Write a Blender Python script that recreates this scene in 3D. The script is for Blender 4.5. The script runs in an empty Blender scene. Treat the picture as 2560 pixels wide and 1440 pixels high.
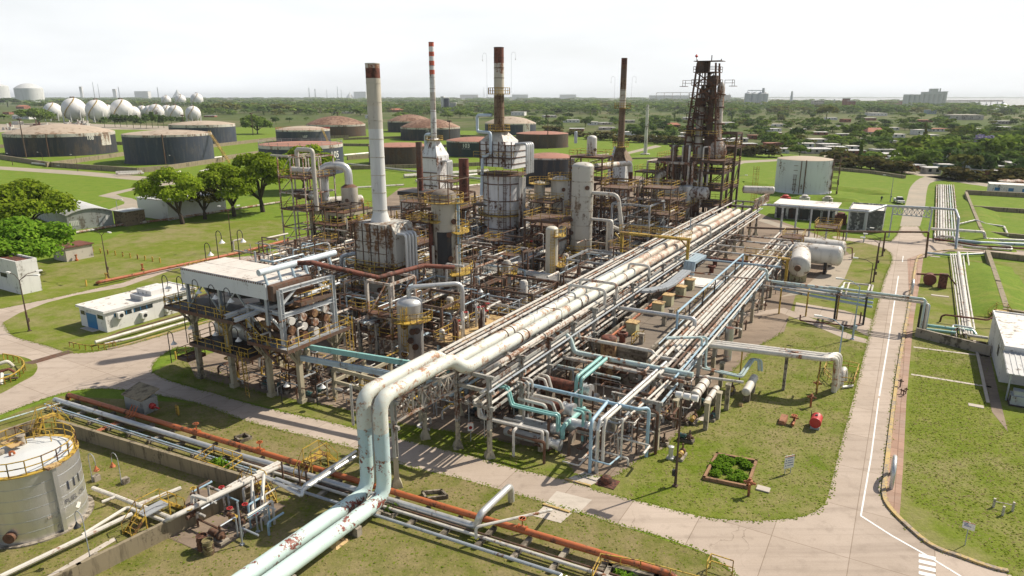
import bpy, math, random
import numpy as np
from mathutils import Vector
R = math.radians
random.seed(7); RNG = np.random.default_rng(7)
S = bpy.context.scene
COL = S.collection
# ------------------------------------------------------------------ camera
FPX, CAMH, PITCH = 1707.0, 30.0, math.atan(479/1707.0)
CP, SP = math.cos(PITCH), math.sin(PITCH)
cam = bpy.data.cameras.new('camera'); camo = bpy.data.objects.new('camera', cam); COL.objects.link(camo)
cam.sensor_width = 36; cam.lens = 36*FPX/2560; cam.clip_start = 1; cam.clip_end = 40000
camo.location = (0, 0, CAMH); camo.rotation_euler = (math.pi/2-PITCH, 0, 0)
S.camera = camo
# ------------------------------------------------------------------ sky, sun, exposure
SUN_EL, SUN_AZ = R(45), R(28)          # azimuth of the sun, from +X towards +Y
w = bpy.data.worlds.new('World'); S.world = w; w.use_nodes = True
nt = w.node_tree; nt.nodes.clear()
def N(nt, t, **k):
    n = nt.nodes.new(t)
    for a, b in k.items(): setattr(n, a, b)
    return n
out = N(nt, 'ShaderNodeOutputWorld'); mix = N(nt, 'ShaderNodeMixShader')
sky = N(nt, 'ShaderNodeTexSky', sky_type='NISHITA', sun_disc=False, sun_elevation=SUN_EL, sun_rotation=math.pi/2-SUN_AZ,
        air_density=1.2, dust_density=3.0, ozone_density=1.0, altitude=30)
bg1 = N(nt, 'ShaderNodeBackground'); bg1.inputs[1].default_value = 0.07
bg2 = N(nt, 'ShaderNodeBackground'); bg2.inputs[0].default_value = (0.955, 0.98, 1.0, 1); bg2.inputs[1].default_value = 0.95
tc = N(nt, 'ShaderNodeTexCoord'); sep = N(nt, 'ShaderNodeSeparateXYZ'); nt.links.new(tc.outputs['Generated'], sep.inputs[0])
mr = N(nt, 'ShaderNodeMapRange'); mr.inputs[1].default_value = 0.13; mr.inputs[2].default_value = 0.36
mr.inputs[3].default_value = 1.0; mr.inputs[4].default_value = 0.07
nt.links.new(sep.outputs[2], mr.inputs[0])
mp = N(nt, 'ShaderNodeMapping'); mp.inputs['Scale'].default_value = (1.5, 1.5, 7); nt.links.new(tc.outputs['Generated'], mp.inputs[0])
cn = N(nt, 'ShaderNodeTexNoise'); cn.inputs['Scale'].default_value = 1.6; cn.inputs['Detail'].default_value = 6; nt.links.new(mp.outputs[0], cn.inputs['Vector'])
cr = N(nt, 'ShaderNodeMapRange'); cr.inputs[1].default_value = .35; cr.inputs[2].default_value = .65; cr.inputs[3].default_value = .8; cr.inputs[4].default_value = 1.0
nt.links.new(cn.outputs[0], cr.inputs[0])
mu = N(nt, 'ShaderNodeMath', operation='MULTIPLY'); nt.links.new(mr.outputs[0], mu.inputs[0]); nt.links.new(cr.outputs[0], mu.inputs[1])
nt.links.new(sky.outputs[0], bg1.inputs[0]); nt.links.new(mu.outputs[0], mix.inputs[0])
nt.links.new(bg1.outputs[0], mix.inputs[1]); nt.links.new(bg2.outputs[0], mix.inputs[2]); nt.links.new(mix.outputs[0], out.inputs[0])
sun = bpy.data.lights.new('sun', 'SUN'); sun.energy = 5.0; sun.angle = R(0.6); sun.color = (1.0, 0.905, 0.76)
suno = bpy.data.objects.new('sun', sun); COL.objects.link(suno)
sd = Vector((math.cos(SUN_AZ)*math.cos(SUN_EL), math.sin(SUN_AZ)*math.cos(SUN_EL), math.sin(SUN_EL)))
suno.rotation_euler = sd.to_track_quat('Z', 'Y').to_euler(); suno.location = (100, 50, 120)
S.view_settings.view_transform = 'Standard'; S.view_settings.look = 'None'
S.view_settings.exposure = 0.25; S.view_settings.gamma = 1.0
S.cycles.max_bounces = 5; S.cycles.diffuse_bounces = 2; S.cycles.glossy_bounces = 2; S.cycles.transmission_bounces = 2
S.cycles.volume_bounces = 0; S.cycles.transparent_max_bounces = 4
S.cycles.use_denoising = True
# ------------------------------------------------------------------ picture pixel (2560x1440) -> place in the world
def P(px, py, z=0.0):
    a = (px-1280)/FPX; b = (720-py)/FPX
    t = (z-CAMH)/(-SP+b*CP)
    return Vector((a*t, (CP+b*SP)*t, z))
def ZT(p, py):
    b = (720-py)/FPX
    return p[1]*(b*CP-SP)/(CP+b*SP)+CAMH
def ZC(p): return p[1]*CP+(CAMH-p[2])*SP
def RW(p, wpx): return wpx/2*ZC(p)/FPX
def PX(p):
    z = p[2]-CAMH; zc = p[1]*CP-z*SP
    return 1280+FPX*p[0]/zc, 720-FPX*(p[1]*SP+z*CP)/zc
U = Vector((math.cos(R(60)), math.sin(R(60)), 0)); V = Vector((math.sin(R(60)), -math.cos(R(60)), 0)); Z = Vector((0, 0, 1))
ORG = P(1143, 1118)
def W(a, b, z=0.0): return ORG+U*a+V*b+Z*z
def tocol(p, d, px):
    k = (px-1280)/FPX
    dz = d[1]*CP-d[2]*SP
    return p+d*((k*ZC(p)-p[0])/(d[0]-k*dz))
def path(*st):
    pts = []
    for s in st:
        if isinstance(s, Vector): pts.append(s.copy()); continue
        if not isinstance(s[0], str): pts.append(P(*s)); continue
        q, v = pts[-1], s[1]
        pts.append({'u': lambda: q+U*v, 'v': lambda: q+V*v, 'z': lambda: Vector((q[0], q[1], v)), 'U': lambda: tocol(q, U, v),
                    'V': lambda: tocol(q, V, v), 'Y': lambda: Vector((q[0], q[1], ZT(q, v)))}[s[0]]())
    return pts
# ------------------------------------------------------------------ mesh builder
class MB:
    def __init__(s): s.v = []; s.f = []
    def add(s, vs, fs):
        o = len(s.v); s.v += [tuple(v) for v in vs]; s.f += [tuple(i+o for i in f) for f in fs]; return s
    def hexa(s, b, t):      # two quads, bottom and top, counter-clockwise seen from above
        return s.add(list(b)+list(t), [(3, 2, 1, 0), (4, 5, 6, 7), (0, 1, 5, 4), (1, 2, 6, 5), (2, 3, 7, 6), (3, 0, 4, 7)])
    def box(s, p, du, dv, h, z=0):   # p = corner, du / dv = lengths along U and V, h = height
        p = Vector(p)+Z*z; b = [p, p+V*dv, p+V*dv+U*du, p+U*du]
        return s.hexa(b, [q+Z*h for q in b])
    def cbox(s, p, du, dv, h, z=0): return s.box(Vector(p)-U*du/2-V*dv/2, du, dv, h, z)
    def beam(s, p, q, a, b=None):     # rectangular bar, a wide, b high
        b = b or a; p = Vector(p); q = Vector(q); d = (q-p).normalized()
        x = d.cross(Z) if abs(d.z) < .98 else V.copy()
        x.normalize(); y = x.cross(d)
        x = x*a/2; y = y*b/2
        c = [-x-y, x-y, x+y, -x+y]
        return s.add([p+k for k in c]+[q+k for k in c], [(0, 1, 2, 3), (7, 6, 5, 4), (0, 4, 5, 1), (1, 5, 6, 2), (2, 6, 7, 3), (3, 7, 4, 0)])
    def ibeam(s, p, q, a):
        p = Vector(p); q = Vector(q); d = (q-p).normalized(); x = (d.cross(Z) if abs(d.z) < .98 else V.copy()).normalized(); y = x.cross(d)
        for o in (y*a*.45, -y*a*.45): s.beam(p+o, q+o, a, a*.1) if abs(d.z) < .98 else s.add(*_bar(p+o, q+o, x*a/2, y*a*.06))
        return s.add(*_bar(p, q, x*a*.07, y*a*.42))
    def tube(s, pts, r, n=8, bend=None, cap=True, r2=None):
        pts = [Vector(p) for p in pts]
        bend = 2.2*r if bend is None else bend
        if len(pts) > 2 and bend > 0:
            o = [pts[0]]
            for i in range(1, len(pts)-1):
                a, b, c = pts[i-1], pts[i], pts[i+1]; d1 = a-b; d2 = c-b; l1 = d1.length; l2 = d2.length
                if l1 < 1e-4 or l2 < 1e-4: continue
                d1 /= l1; d2 /= l2; ang = d1.angle(d2)
                if ang > 3.0: o.append(b); continue
                k = min(bend/math.tan(ang/2), l1*.48, l2*.48)
                A, C = b+d1*k, b+d2*k
                for t in (0, .25, .5, .75, 1): o.append(A*(1-t)**2+b*2*t*(1-t)+C*t*t)
            o.append(pts[-1]); pts = o
        rings = []; x = None; m = len(pts)
        for i, p in enumerate(pts):
            d = (pts[min(i+1, m-1)]-pts[max(i-1, 0)]).normalized()
            if x is None: x = (d.cross(Z) if abs(d.z) < .95 else d.cross(Vector((1, 0, 0)))).normalized()
            else:
                x = x-d*x.dot(d)
                x = x.normalized() if x.length > 1e-6 else d.orthogonal().normalized()
            y = d.cross(x); rr = r if r2 is None else r+(r2-r)*i/(m-1)
            rings.append([p+(x*math.cos(t)+y*math.sin(t))*rr for t in (2*math.pi*j/n for j in range(n))])
        vs = [v for g in rings for v in g]
        fs = [(i*n+j, i*n+(j+1) % n, (i+1)*n+(j+1) % n, (i+1)*n+j) for i in range(m-1) for j in range(n)]
        if cap: fs += [tuple(range(n-1, -1, -1)), tuple((m-1)*n+j for j in range(n))]
        return s.add(vs, fs)
    def lathe(s, c, prof, n=24, axis=None, a0=0, a1=2*math.pi):   # prof = [(radius, height)]
        c = Vector(c); ax = (Z if axis is None else Vector(axis).normalized())
        x = V.copy() if abs(ax.z) > .9 else ax.cross(Z).normalized(); y = ax.cross(x)
        full = abs(a1-a0-2*math.pi) < 1e-6; k = n if full else n+1
        vs = []; fs = []
        for r, h in prof:
            for j in range(k):
                t = a0+(a1-a0)*j/n; vs.append(c+ax*h+(x*math.cos(t)+y*math.sin(t))*r)
        for i in range(len(prof)-1):
            for j in range(n):
                j2 = (j+1) % k
                fs.append((i*k+j, i*k+j2, (i+1)*k+j2, (i+1)*k+j))
        if full:
            if prof[0][0] > 1e-3: fs.append(tuple(range(k-1, -1, -1)))
            if prof[-1][0] > 1e-3: fs.append(tuple((len(prof)-1)*k+j for j in range(k)))
        return s.add(vs, fs)
    def poly(s, pts, z=None):
        pts = [Vector(p) if z is None else Vector((p[0], p[1], z)) for p in pts]
        ar = sum(pts[i][0]*pts[(i+1) % len(pts)][1]-pts[(i+1) % len(pts)][0]*pts[i][1] for i in range(len(pts)))
        if ar < 0: pts.reverse()
        return s.add(pts, [tuple(range(len(pts)))])
    def prism(s, pts, h):
        pts = [Vector(p) for p in pts]; n = len(pts)
        ar = sum(pts[i][0]*pts[(i+1) % n][1]-pts[(i+1) % n][0]*pts[i][1] for i in range(n))
        if ar < 0: pts.reverse()
        return s.add(pts+[p+Z*h for p in pts], [tuple(range(n-1, -1, -1)), tuple(range(n, 2*n))]+[(i, (i+1) % n, n+(i+1) % n, n+i) for i in range(n)])
    def wall(s, pts, t, h, z0=None):     # low wall following ground points
        for p, q in zip(pts, pts[1:]):
            d = (Vector(q)-Vector(p)); d.z = 0; d.normalize(); nrm = Vector((d.y, -d.x, 0))*t/2
            p2, q2 = Vector(p)-d*t/2.02, Vector(q)+d*t/2.02
            b = [p2+nrm, q2+nrm, q2-nrm, p2-nrm]; s.hexa(b, [k+Z*h for k in b])
        return s
    def rail(s, pts, h=1.05, r=.028, closed=False, step=1.6, mid=True):
        pts = [Vector(p) for p in pts]
        if closed: pts.append(pts[0])
        for p, q in zip(pts, pts[1:]):
            L = (q-p).length
            if L < .05: continue
            for k in ((1, .52) if mid else (1,)): s.beam(p+Z*h*k, q+Z*h*k, r*2)
            m = max(1, round(L/step))
            for i in range(m+1): s.beam(p.lerp(q, i/m), p.lerp(q, i/m)+Z*h, r*2)
        return s
    def ladder(s, p, z0, z1, side, w=.45, cage=None, r=.03):
        p = Vector(p); side = Vector(side).normalized()
        for k in (-1, 1): s.beam(p+side*k*w/2+Z*z0, p+side*k*w/2+Z*z1, r*2)
        m = int((z1-z0)/.4)
        for i in range(m): s.beam(p-side*w/2+Z*(z0+.2+i*.4), p+side*w/2+Z*(z0+.2+i*.4), r*1.3)
        if cage is not None:
            o = Vector(cage).normalized()
            z = z0+2.2
            ring = [-side*.38, -side*.3+o*.5, o*.7, side*.3+o*.5, side*.38]
            while z < z1:
                for a, b in zip(ring, ring[1:]): s.beam(p+a+Z*z, p+b+Z*z, .05)
                z += 1.1
            if z1-z0 > 3:
                for k in ring[1:4]: s.beam(p+k+Z*(z0+2.2), p+k+Z*z1, .04)
        return s
    def build(s, name, mat, parent=None, loc=None, ang=38):
        me = bpy.data.meshes.new(name)
        root = Vector((0, 0, 0))
        if parent is not None:
            q = parent
            while q is not None: root += q.location; q = q.parent
        elif loc is not None: root = Vector(loc)
        me.from_pydata([(v[0]-root[0], v[1]-root[1], v[2]-root[2]) for v in s.v], [], s.f)
        me.materials.append(mat)
        me.polygons.foreach_set('use_smooth', [True]*len(me.polygons)); me.set_sharp_from_angle(angle=R(ang))
        o = bpy.data.objects.new(name, me); COL.objects.link(o)
        if parent is not None: o.parent = parent
        else: o.location = root
        return o
def _bar(p, q, x, y):
    c = [-x-y, x-y, x+y, -x+y]
    return [p+k for k in c]+[q+k for k in c], [(0, 1, 2, 3), (7, 6, 5, 4), (0, 4, 5, 1), (1, 5, 6, 2), (2, 6, 7, 3), (3, 7, 4, 0)]
TH = []
def tag(o, label, cat, group=None):
    o['label'] = label; o['category'] = cat
    if group: o['group'] = group
    TH.append(o); return o
def thing(name, label, cat, loc, group=None):
    o = bpy.data.objects.new(name, None); o.empty_display_size = .3; COL.objects.link(o); o.location = loc
    return tag(o, label, cat, group)
def solo(mb, name, mat, label, cat, group=None, loc=None):
    if loc is None:
        zs = min(v[2] for v in mb.v); n = len(mb.v)
        loc = (sum(v[0] for v in mb.v)/n, sum(v[1] for v in mb.v)/n, zs)
    return tag(mb.build(name, mat, loc=loc), label, cat, group)
def struct(name, mb, mat, kind='structure'):
    o = mb.build(name, mat); o['kind'] = kind; return o
def kid(o): return [c for c in COL.objects if c.parent is o]
def dup(root, loc, label=None, group=None, children=None):
    r = root.copy(); COL.objects.link(r); r.location = loc
    if label: r['label'] = label
    if group: r['group'] = group
    TH.append(r)
    for ch in (root.children if children is None else children):
        c = ch.copy(); COL.objects.link(c); c.parent = r
        for g in ch.children:
            d = g.copy(); COL.objects.link(d); d.parent = c
    return r
# ------------------------------------------------------------------ materials
MATS = {}
def newmat(name):
    m = bpy.data.materials.new(name); m.use_nodes = True; t = m.node_tree
    b = t.nodes['Principled BSDF']; MATS[name] = m
    return m, t, b
def noise(t, vec, scale, detail=4, rough=.55):
    n = N(t, 'ShaderNodeTexNoise'); n.inputs['Scale'].default_value = scale; n.inputs['Detail'].default_value = detail
    n.inputs['Roughness'].default_value = rough; t.links.new(vec, n.inputs['Vector']); return n.outputs[0]
def remap(t, v, a, b, c=0., d=1.):
    n = N(t, 'ShaderNodeMapRange'); n.inputs[1].default_value = a; n.inputs[2].default_value = b
    n.inputs[3].default_value = c; n.inputs[4].default_value = d; t.links.new(v, n.inputs[0]); return n.outputs[0]
def cmix(t, f, a, b, typ='MIX'):
    n = N(t, 'ShaderNodeMix', data_type='RGBA', blend_type=typ)
    if isinstance(f, (int, float)): n.inputs[0].default_value = f
    else: t.links.new(f, n.inputs[0])
    for i, c in ((6, a), (7, b)):
        if isinstance(c, tuple): n.inputs[i].default_value = (*c, 1)
        else: t.links.new(c, n.inputs[i])
    return n.outputs[2]
def pos(t, sc=None, rot=None):
    g = N(t, 'ShaderNodeNewGeometry'); o = g.outputs['Position']
    if sc or rot:
        m = N(t, 'ShaderNodeMapping', vector_type='TEXTURE' if False else 'POINT'); t.links.new(o, m.inputs[0])
        if sc: m.inputs['Scale'].default_value = sc
        if rot: m.inputs['Rotation'].default_value = rot
        o = m.outputs[0]
    return o
def bump(t, b, h, st=.3, dist=.05):
    n = N(t, 'ShaderNodeBump'); n.inputs['Strength'].default_value = st; n.inputs['Distance'].default_value = dist
    t.links.new(h, n.inputs['Height']); t.links.new(n.outputs[0], b.inputs['Normal'])
RUST = (.165, .075, .040); DRUST = (.085, .035, .022); ORUST = (.42, .17, .07)
def paint(name, col, rust=.2, rcol=RUST, sc=.6, rough=.5, metal=0., streak=.5, dirt=.25, dcol=(.12, .10, .08)):
    m, t, b = newmat(name); p = pos(t); ps = pos(t, (1, 1, .13))
    big = noise(t, p, sc*.5, 5); fine = noise(t, p, sc*5, 5, .65); st = noise(t, ps, sc*2.6, 5, .6)
    c = cmix(t, remap(t, big, .3, .7, 0, .35), col, tuple(x*.72 for x in col))
    c = cmix(t, remap(t, st, .5, .75, 0, dirt), c, dcol)
    a = N(t, 'ShaderNodeMath', operation='MULTIPLY_ADD'); a.inputs[1].default_value = streak; t.links.new(st, a.inputs[0])
    k = N(t, 'ShaderNodeMath', operation='MULTIPLY'); k.inputs[1].default_value = 1-streak; t.links.new(fine, k.inputs[0]); t.links.new(k.outputs[0], a.inputs[2])
    a2 = N(t, 'ShaderNodeMath', operation='MULTIPLY_ADD'); a2.inputs[1].default_value = .6; t.links.new(big, a2.inputs[0]); t.links.new(a.outputs[0], a2.inputs[2])
    th = .98-.38*rust
    mask = remap(t, a2.outputs[0], th-.045, th+.05)
    rc = cmix(t, remap(t, fine, .35, .65), rcol, tuple(x*.5 for x in rcol))
    c = cmix(t, mask, c, rc)
    t.links.new(c, b.inputs['Base Color'])
    t.links.new(remap(t, mask, 0, 1, rough, .85), b.inputs['Roughness'])
    if metal: t.links.new(remap(t, mask, 0, 1, metal, 0), b.inputs['Metallic'])
    bump(t, b, fine, .15, .03)
    return m
white = paint('white_pipe', (.62, .595, .54), .15, ORUST, .8, .42, dirt=.4)
cream = paint('cream_cladding', (.50, .47, .41), .10, RUST, .5, .45, dirt=.45)
oldwhite = paint('old_white_steel', (.60, .58, .54), .28, RUST, .5, .5, dirt=.45)
furnwhite = paint('furnace_white', (.70, .71, .72), .24, RUST, .45, .5, dirt=.35)
alu = paint('aluminium_cladding', (.60, .61, .61), .10, RUST, .6, .38, metal=.5, dirt=.35)
galv = paint('galvanised_steel', (.42, .46, .50), .10, RUST, .8, .45, metal=.3)
greypaint = paint('grey_steel', (.33, .35, .37), .18, RUST, .8, .5)
bluegrey = paint('blue_grey_pipe', (.36, .47, .55), .12, RUST, .8, .45)
aqua = paint('aqua_pipe', (.25, .50, .48), .10, RUST, .8, .4)
paleaqua = paint('pale_aqua_pipe', (.50, .62, .61), .25, ORUST, .6, .45)
skyblue = paint('sky_blue_pipe', (.34, .50, .62), .08, RUST, .9, .45)
yellow = paint('yellow_rail', (.50, .335, .05), .35, RUST, 1.2, .55, dirt=.5)
rusty = paint('rusty_steel', (.125, .085, .062), .45, (.17, .08, .045), .7, .8, dirt=.5)
rustred = paint('red_brown_rust', (.17, .055, .035), .4, DRUST, .6, .8)
darkrust = paint('dark_rust', (.075, .045, .034), .5, RUST, .6, .85)
rustpipe = paint('rust_streaked_pipe', (.50, .46, .41), .46, (.32, .155, .085), .7, .6)
orange = paint('orange_pipe', (.44, .125, .042), .26, RUST, .7, .5)
redpaint = paint('red_paint', (.48, .035, .035), .08, DRUST, .8, .45)
blackst = paint('black_steel', (.022, .024, .027), .25, DRUST, .8, .6, dirt=.2)
polebrown = paint('brown_pole', (.085, .055, .04), .3, RUST, 1.5, .7)
tealdk = paint('dark_green_machine', (.03, .10, .10), .2, DRUST, 1, .5)
tankblack = paint('tank_black', (.022, .026, .036), .34, (.085, .07, .06), .3, .75, dirt=.7, dcol=(.10, .085, .07))
tankblue = paint('tank_blue_black', (.030, .042, .068), .32, (.09, .095, .11), .3, .7, dirt=.7, dcol=(.10, .11, .13))
tankbrown = paint('tank_brown', (.065, .045, .035), .4, (.12, .065, .035), .3, .8, dirt=.7)
tankgreen = paint('tank_green_black', (.020, .035, .040), .25, (.07, .06, .05), .12, .75, dirt=.3)
roofpink = paint('roof_red_oxide', (.36, .17, .12), .15, (.27, .13, .085), .1, .85, streak=0, dirt=.2)
rooftan = paint('roof_tan', (.44, .36, .28), .14, (.34, .22, .14), .08, .8, streak=0, dirt=.3)
roofrust = paint('roof_rust_brown', (.30, .19, .13), .5, (.22, .11, .065), .1, .8, streak=0, dirt=.3)
rim = paint('tank_rim', (.52, .50, .46), .4, (.25, .17, .12), .25, .7)
spherew = paint('sphere_white', (.74, .74, .73), .05, (.3, .2, .15), .06, .5)
lngwhite = paint('insulated_white', (.60, .62, .62), .15, (.42, .40, .36), .05, .6)
whitewall = paint('white_wall', (.70, .70, .69), .16, (.34, .31, .27), .5, .75, dirt=.2)
whiteroof = paint('white_roof', (.72, .69, .65), .2, (.48, .43, .38), .25, .8, streak=0, dirt=.1)
wallgrey = paint('mouldy_wall', (.50, .51, .50), .62, (.13, .135, .135), .35, .85)
shedgrey = paint('shed_grey', (.34, .36, .36), .2, (.22, .2, .17), .4, .6)
shedroof = paint('shed_roof', (.52, .53, .53), .12, (.4, .36, .32), .3, .55, streak=0)
brick = paint('brick_wall', (.30, .12, .075), .3, (.2, .09, .06), .6, .85)
tile = paint('tile_roof', (.40, .14, .075), .3, (.28, .12, .08), .4, .8)
bluedoor = paint('blue_door', (.02, .17, .38), .05, (.05, .1, .2), .5, .45)
glassm, _t, _b = newmat('window_glass'); _b.inputs['Base Color'].default_value = (.02, .028, .035, 1); _b.inputs['Roughness'].default_value = .15
plastwhite, _t, _b = newmat('white_plastic'); _b.inputs['Base Color'].default_value = (.72, .72, .70, 1); _b.inputs['Roughness'].default_value = .5
markwhite = paint('road_marking', (.78, .78, .77), .1, (.5, .46, .42), 1.2, .7, dirt=.12)
markyellow = paint('kerb_yellow', (.47, .34, .13), .45, (.40, .33, .26), .9, .75, dirt=.25)
ink, _t, _b = newmat('lettering_dark'); _b.inputs['Base Color'].default_value = (.03, .035, .06, 1)
letw, _t, _b = newmat('lettering_white'); _b.inputs['Base Color'].default_value = (.75, .74, .70, 1)
bluesign, _t, _b = newmat('sign_blue'); _b.inputs['Base Color'].default_value = (.03, .08, .28, 1)
orangesign, _t, _b = newmat('sign_orange'); _b.inputs['Base Color'].default_value = (.55, .17, .05, 1)
mortar = paint('weathered_concrete', (.34, .30, .245), .45, (.16, .135, .10), .45, .9, dirt=.5)
bundc = paint('bund_concrete', (.27, .225, .15), .16, (.13, .105, .07), .9, .9, dirt=.9, dcol=(.07, .055, .035))
dirtm = paint('bare_earth', (.24, .18, .12), .4, (.16, .12, .08), .5, .95, streak=0)
def grass(name, a, b_, straw, amt, sc=1.0):
    m, t, b = newmat(name); p = pos(t)
    n1 = noise(t, p, .055*sc, 5, .6); n2 = noise(t, p, .32*sc, 6, .65); n3 = noise(t, p, 4.5, 4, .75)
    c = cmix(t, remap(t, n2, .35, .65), a, b_)
    mm = N(t, 'ShaderNodeMath', operation='ADD'); t.links.new(n1, mm.inputs[0]); t.links.new(n2, mm.inputs[1])
    c = cmix(t, remap(t, mm.outputs[0], 1.16-amt, 1.40-amt*.7), c, straw)
    n4 = noise(t, p, 1.5, 5, .7); n5 = noise(t, pos(t, (.35, 3, 1), (0, 0, R(-60))), .8, 3, .6)
    c = cmix(t, remap(t, n4, .36, .7, 0, .45), c, cmix(t, .6, c, (.03, .045, .008)))
    c = cmix(t, remap(t, n5, .5, .75, 0, .3), c, straw)
    c = cmix(t, remap(t, n3, .3, .72, .0, .7), c, cmix(t, .5, c, (.022, .035, .006)))
    t.links.new(c, b.inputs['Base Color']); b.inputs['Roughness'].default_value = .95; b.inputs['Specular IOR Level'].default_value = .1
    bump(t, b, n3, .6, .12); return m
grassn = grass('grass_mown', (.145, .205, .018), (.215, .25, .032), (.30, .26, .12), .27)
grassd = grass('grass_dry', (.135, .165, .022), (.20, .20, .038), (.30, .245, .125), .37, 1.3)
grasso = grass('grass_olive', (.17, .225, .024), (.225, .255, .042), (.31, .275, .13), .24)
grassl = grass('grass_lush', (.15, .245, .024), (.205, .29, .034), (.26, .28, .06), .10)
farfield = grass('far_field', (.10, .14, .03), (.06, .095, .025), (.22, .19, .11), .2, .08)
def concrete(name, col, stain, dark, joint=None, rot=R(-60), cracks=True, jw=.006):
    m, t, b = newmat(name); p = pos(t)
    n1 = noise(t, p, .13, 6, .62); n2 = noise(t, p, .9, 6, .65); n3 = noise(t, p, 9, 3, .7)
    c = cmix(t, remap(t, n1, .33, .68), col, stain)
    c = cmix(t, remap(t, n2, .52, .8, 0, .55), c, dark)
    c = cmix(t, remap(t, n3, .3, .7, 0, .22), c, dark)
    n5 = noise(t, pos(t, (.06, 1.3, 1), (0, 0, rot)), .9, 4, .6)
    c = cmix(t, remap(t, n5, .5, .72, 0, .4), c, dark)
    if joint:
        bt = N(t, 'ShaderNodeTexBrick', offset=0.0); t.links.new(pos(t, None, (0, 0, rot)), bt.inputs['Vector'])
        bt.inputs['Scale'].default_value = 1; bt.inputs['Mortar Size'].default_value = .035; bt.inputs['Mortar Smooth'].default_value = .6
        bt.inputs['Brick Width'].default_value = joint[0]; bt.inputs['Row Height'].default_value = joint[1]
        bt.inputs['Color1'].default_value = (1, 1, 1, 1); bt.inputs['Color2'].default_value = (.80, .79, .78, 1); bt.inputs['Mortar'].default_value = (.42, .38, .33, 1)
        c = cmix(t, .8, c, bt.outputs[0], 'MULTIPLY')
    if cracks:
        vo = N(t, 'ShaderNodeTexVoronoi', feature='DISTANCE_TO_EDGE'); vo.inputs['Scale'].default_value = .12
        wv = N(t, 'ShaderNodeVectorMath', operation='MULTIPLY_ADD'); t.links.new(p, wv.inputs[2])
        nv = N(t, 'ShaderNodeTexNoise'); nv.inputs['Scale'].default_value = .8; nv.inputs['Detail'].default_value = 5; t.links.new(p, nv.inputs['Vector'])
        t.links.new(nv.outputs[1], wv.inputs[0]); wv.inputs[1].default_value = (2.2, 2.2, 0); t.links.new(wv.outputs[0], vo.inputs['Vector'])
        cm = N(t, 'ShaderNodeMath', operation='MULTIPLY'); t.links.new(remap(t, vo.outputs[0], .0, .0035, .7, 0), cm.inputs[0]); t.links.new(remap(t, n1, .5, .6), cm.inputs[1])
        c = cmix(t, cm.outputs[0], c, (.12, .095, .07))
    t.links.new(c, b.inputs['Base Color']); b.inputs['Roughness'].default_value = .9; b.inputs['Specular IOR Level'].default_value = .2
    bump(t, b, n3, .2, .02); return m
portal = paint('portal_grey', (.52, .545, .56), .08, RUST, .8, .5)
roadc = concrete('road_concrete', (.50, .415, .345), (.43, .365, .31), (.29, .245, .205), (5.5, 4.2))
apronc = concrete('apron_concrete', (.53, .45, .385), (.44, .365, .30), (.24, .195, .16), (6.5, 5.0))
padc = concrete('plant_pad', (.33, .26, .20), (.23, .18, .14), (.09, .068, .05), (6, 6))
lightc = concrete('light_slab', (.58, .53, .47), (.48, .43, .37), (.3, .26, .22), None, cracks=False)
deckc = concrete('roof_deck', (.27, .225, .18), (.20, .17, .14), (.085, .075, .065), (7, 5))
gravel = concrete('gravel_track', (.42, .35, .28), (.32, .29, .24), (.22, .21, .16), None, cracks=False)
pavec = concrete('brick_pavement', (.43, .27, .20), (.38, .30, .25), (.28, .17, .12), (1.6, 1.2), cracks=False)
waterm, _t, _b = newmat('river_water'); _b.inputs['Base Color'].default_value = (.30, .29, .26, 1); _b.inputs['Roughness'].default_value = .25
def pealing(name, base, flake, amt, wash, soft=0.):
    m, t, b = newmat(name); p = pos(t); n1 = noise(t, p, .5, 5); n2 = noise(t, p, 3.6, 8, .75); n3 = noise(t, p, 9, 4, .6)
    c = cmix(t, remap(t, n1, .35, .7), base, tuple(x*.86 for x in base))
    c = cmix(t, remap(t, n2, .5, .75, 0, .8), c, wash)
    s = N(t, 'ShaderNodeMath', operation='ADD'); t.links.new(n1, s.inputs[0]); t.links.new(n2, s.inputs[1])
    c = cmix(t, remap(t, s.outputs[0], 1.17-amt-soft, 1.19-amt+soft), c, cmix(t, remap(t, n3, .35, .65), flake, tuple(x*.55 for x in flake)))
    t.links.new(c, b.inputs['Base Color']); b.inputs['Roughness'].default_value = .5; bump(t, b, n2, .2, .02); return m
bigaqua = pealing('flaking_aqua_paint', (.60, .76, .73), (.27, .075, .05), .07, (.66, .72, .68))
bigwhite = pealing('flaking_pale_paint', (.66, .69, .63), (.46, .25, .14), .06, (.62, .50, .38), .05)
bigrise = pealing('faded_aqua_riser', (.46, .60, .63), (.30, .13, .055), .09, (.44, .50, .48), .02)
bigfar = pealing('sun_bleached_pipe', (.60, .55, .47), (.42, .21, .115), .10, (.55, .42, .30), .06)
def leafm(name, a, b_, tr=.35):
    m, t, b = newmat(name); t.nodes.remove(b)
    g = N(t, 'ShaderNodeNewGeometry'); oi = N(t, 'ShaderNodeObjectInfo')
    c = cmix(t, g.outputs['Random Per Island'], a, b_)
    hs = N(t, 'ShaderNodeHueSaturation'); t.links.new(c, hs.inputs['Color'])
    t.links.new(remap(t, oi.outputs['Random'], 0, 1, .8, 1.25), hs.inputs['Value'])
    d = N(t, 'ShaderNodeBsdfDiffuse'); l = N(t, 'ShaderNodeBsdfTranslucent'); x = N(t, 'ShaderNodeMixShader'); x.inputs[0].default_value = tr
    t.links.new(hs.outputs[0], d.inputs[0]); t.links.new(hs.outputs[0], l.inputs[0]); t.links.new(d.outputs[0], x.inputs[1]); t.links.new(l.outputs[0], x.inputs[2])
    t.links.new(x.outputs[0], t.nodes['Material Output'].inputs[0]); return m
leaf_y = leafm('leaf_yellow_green', (.16, .25, .016), (.28, .36, .035), .4)
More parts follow.
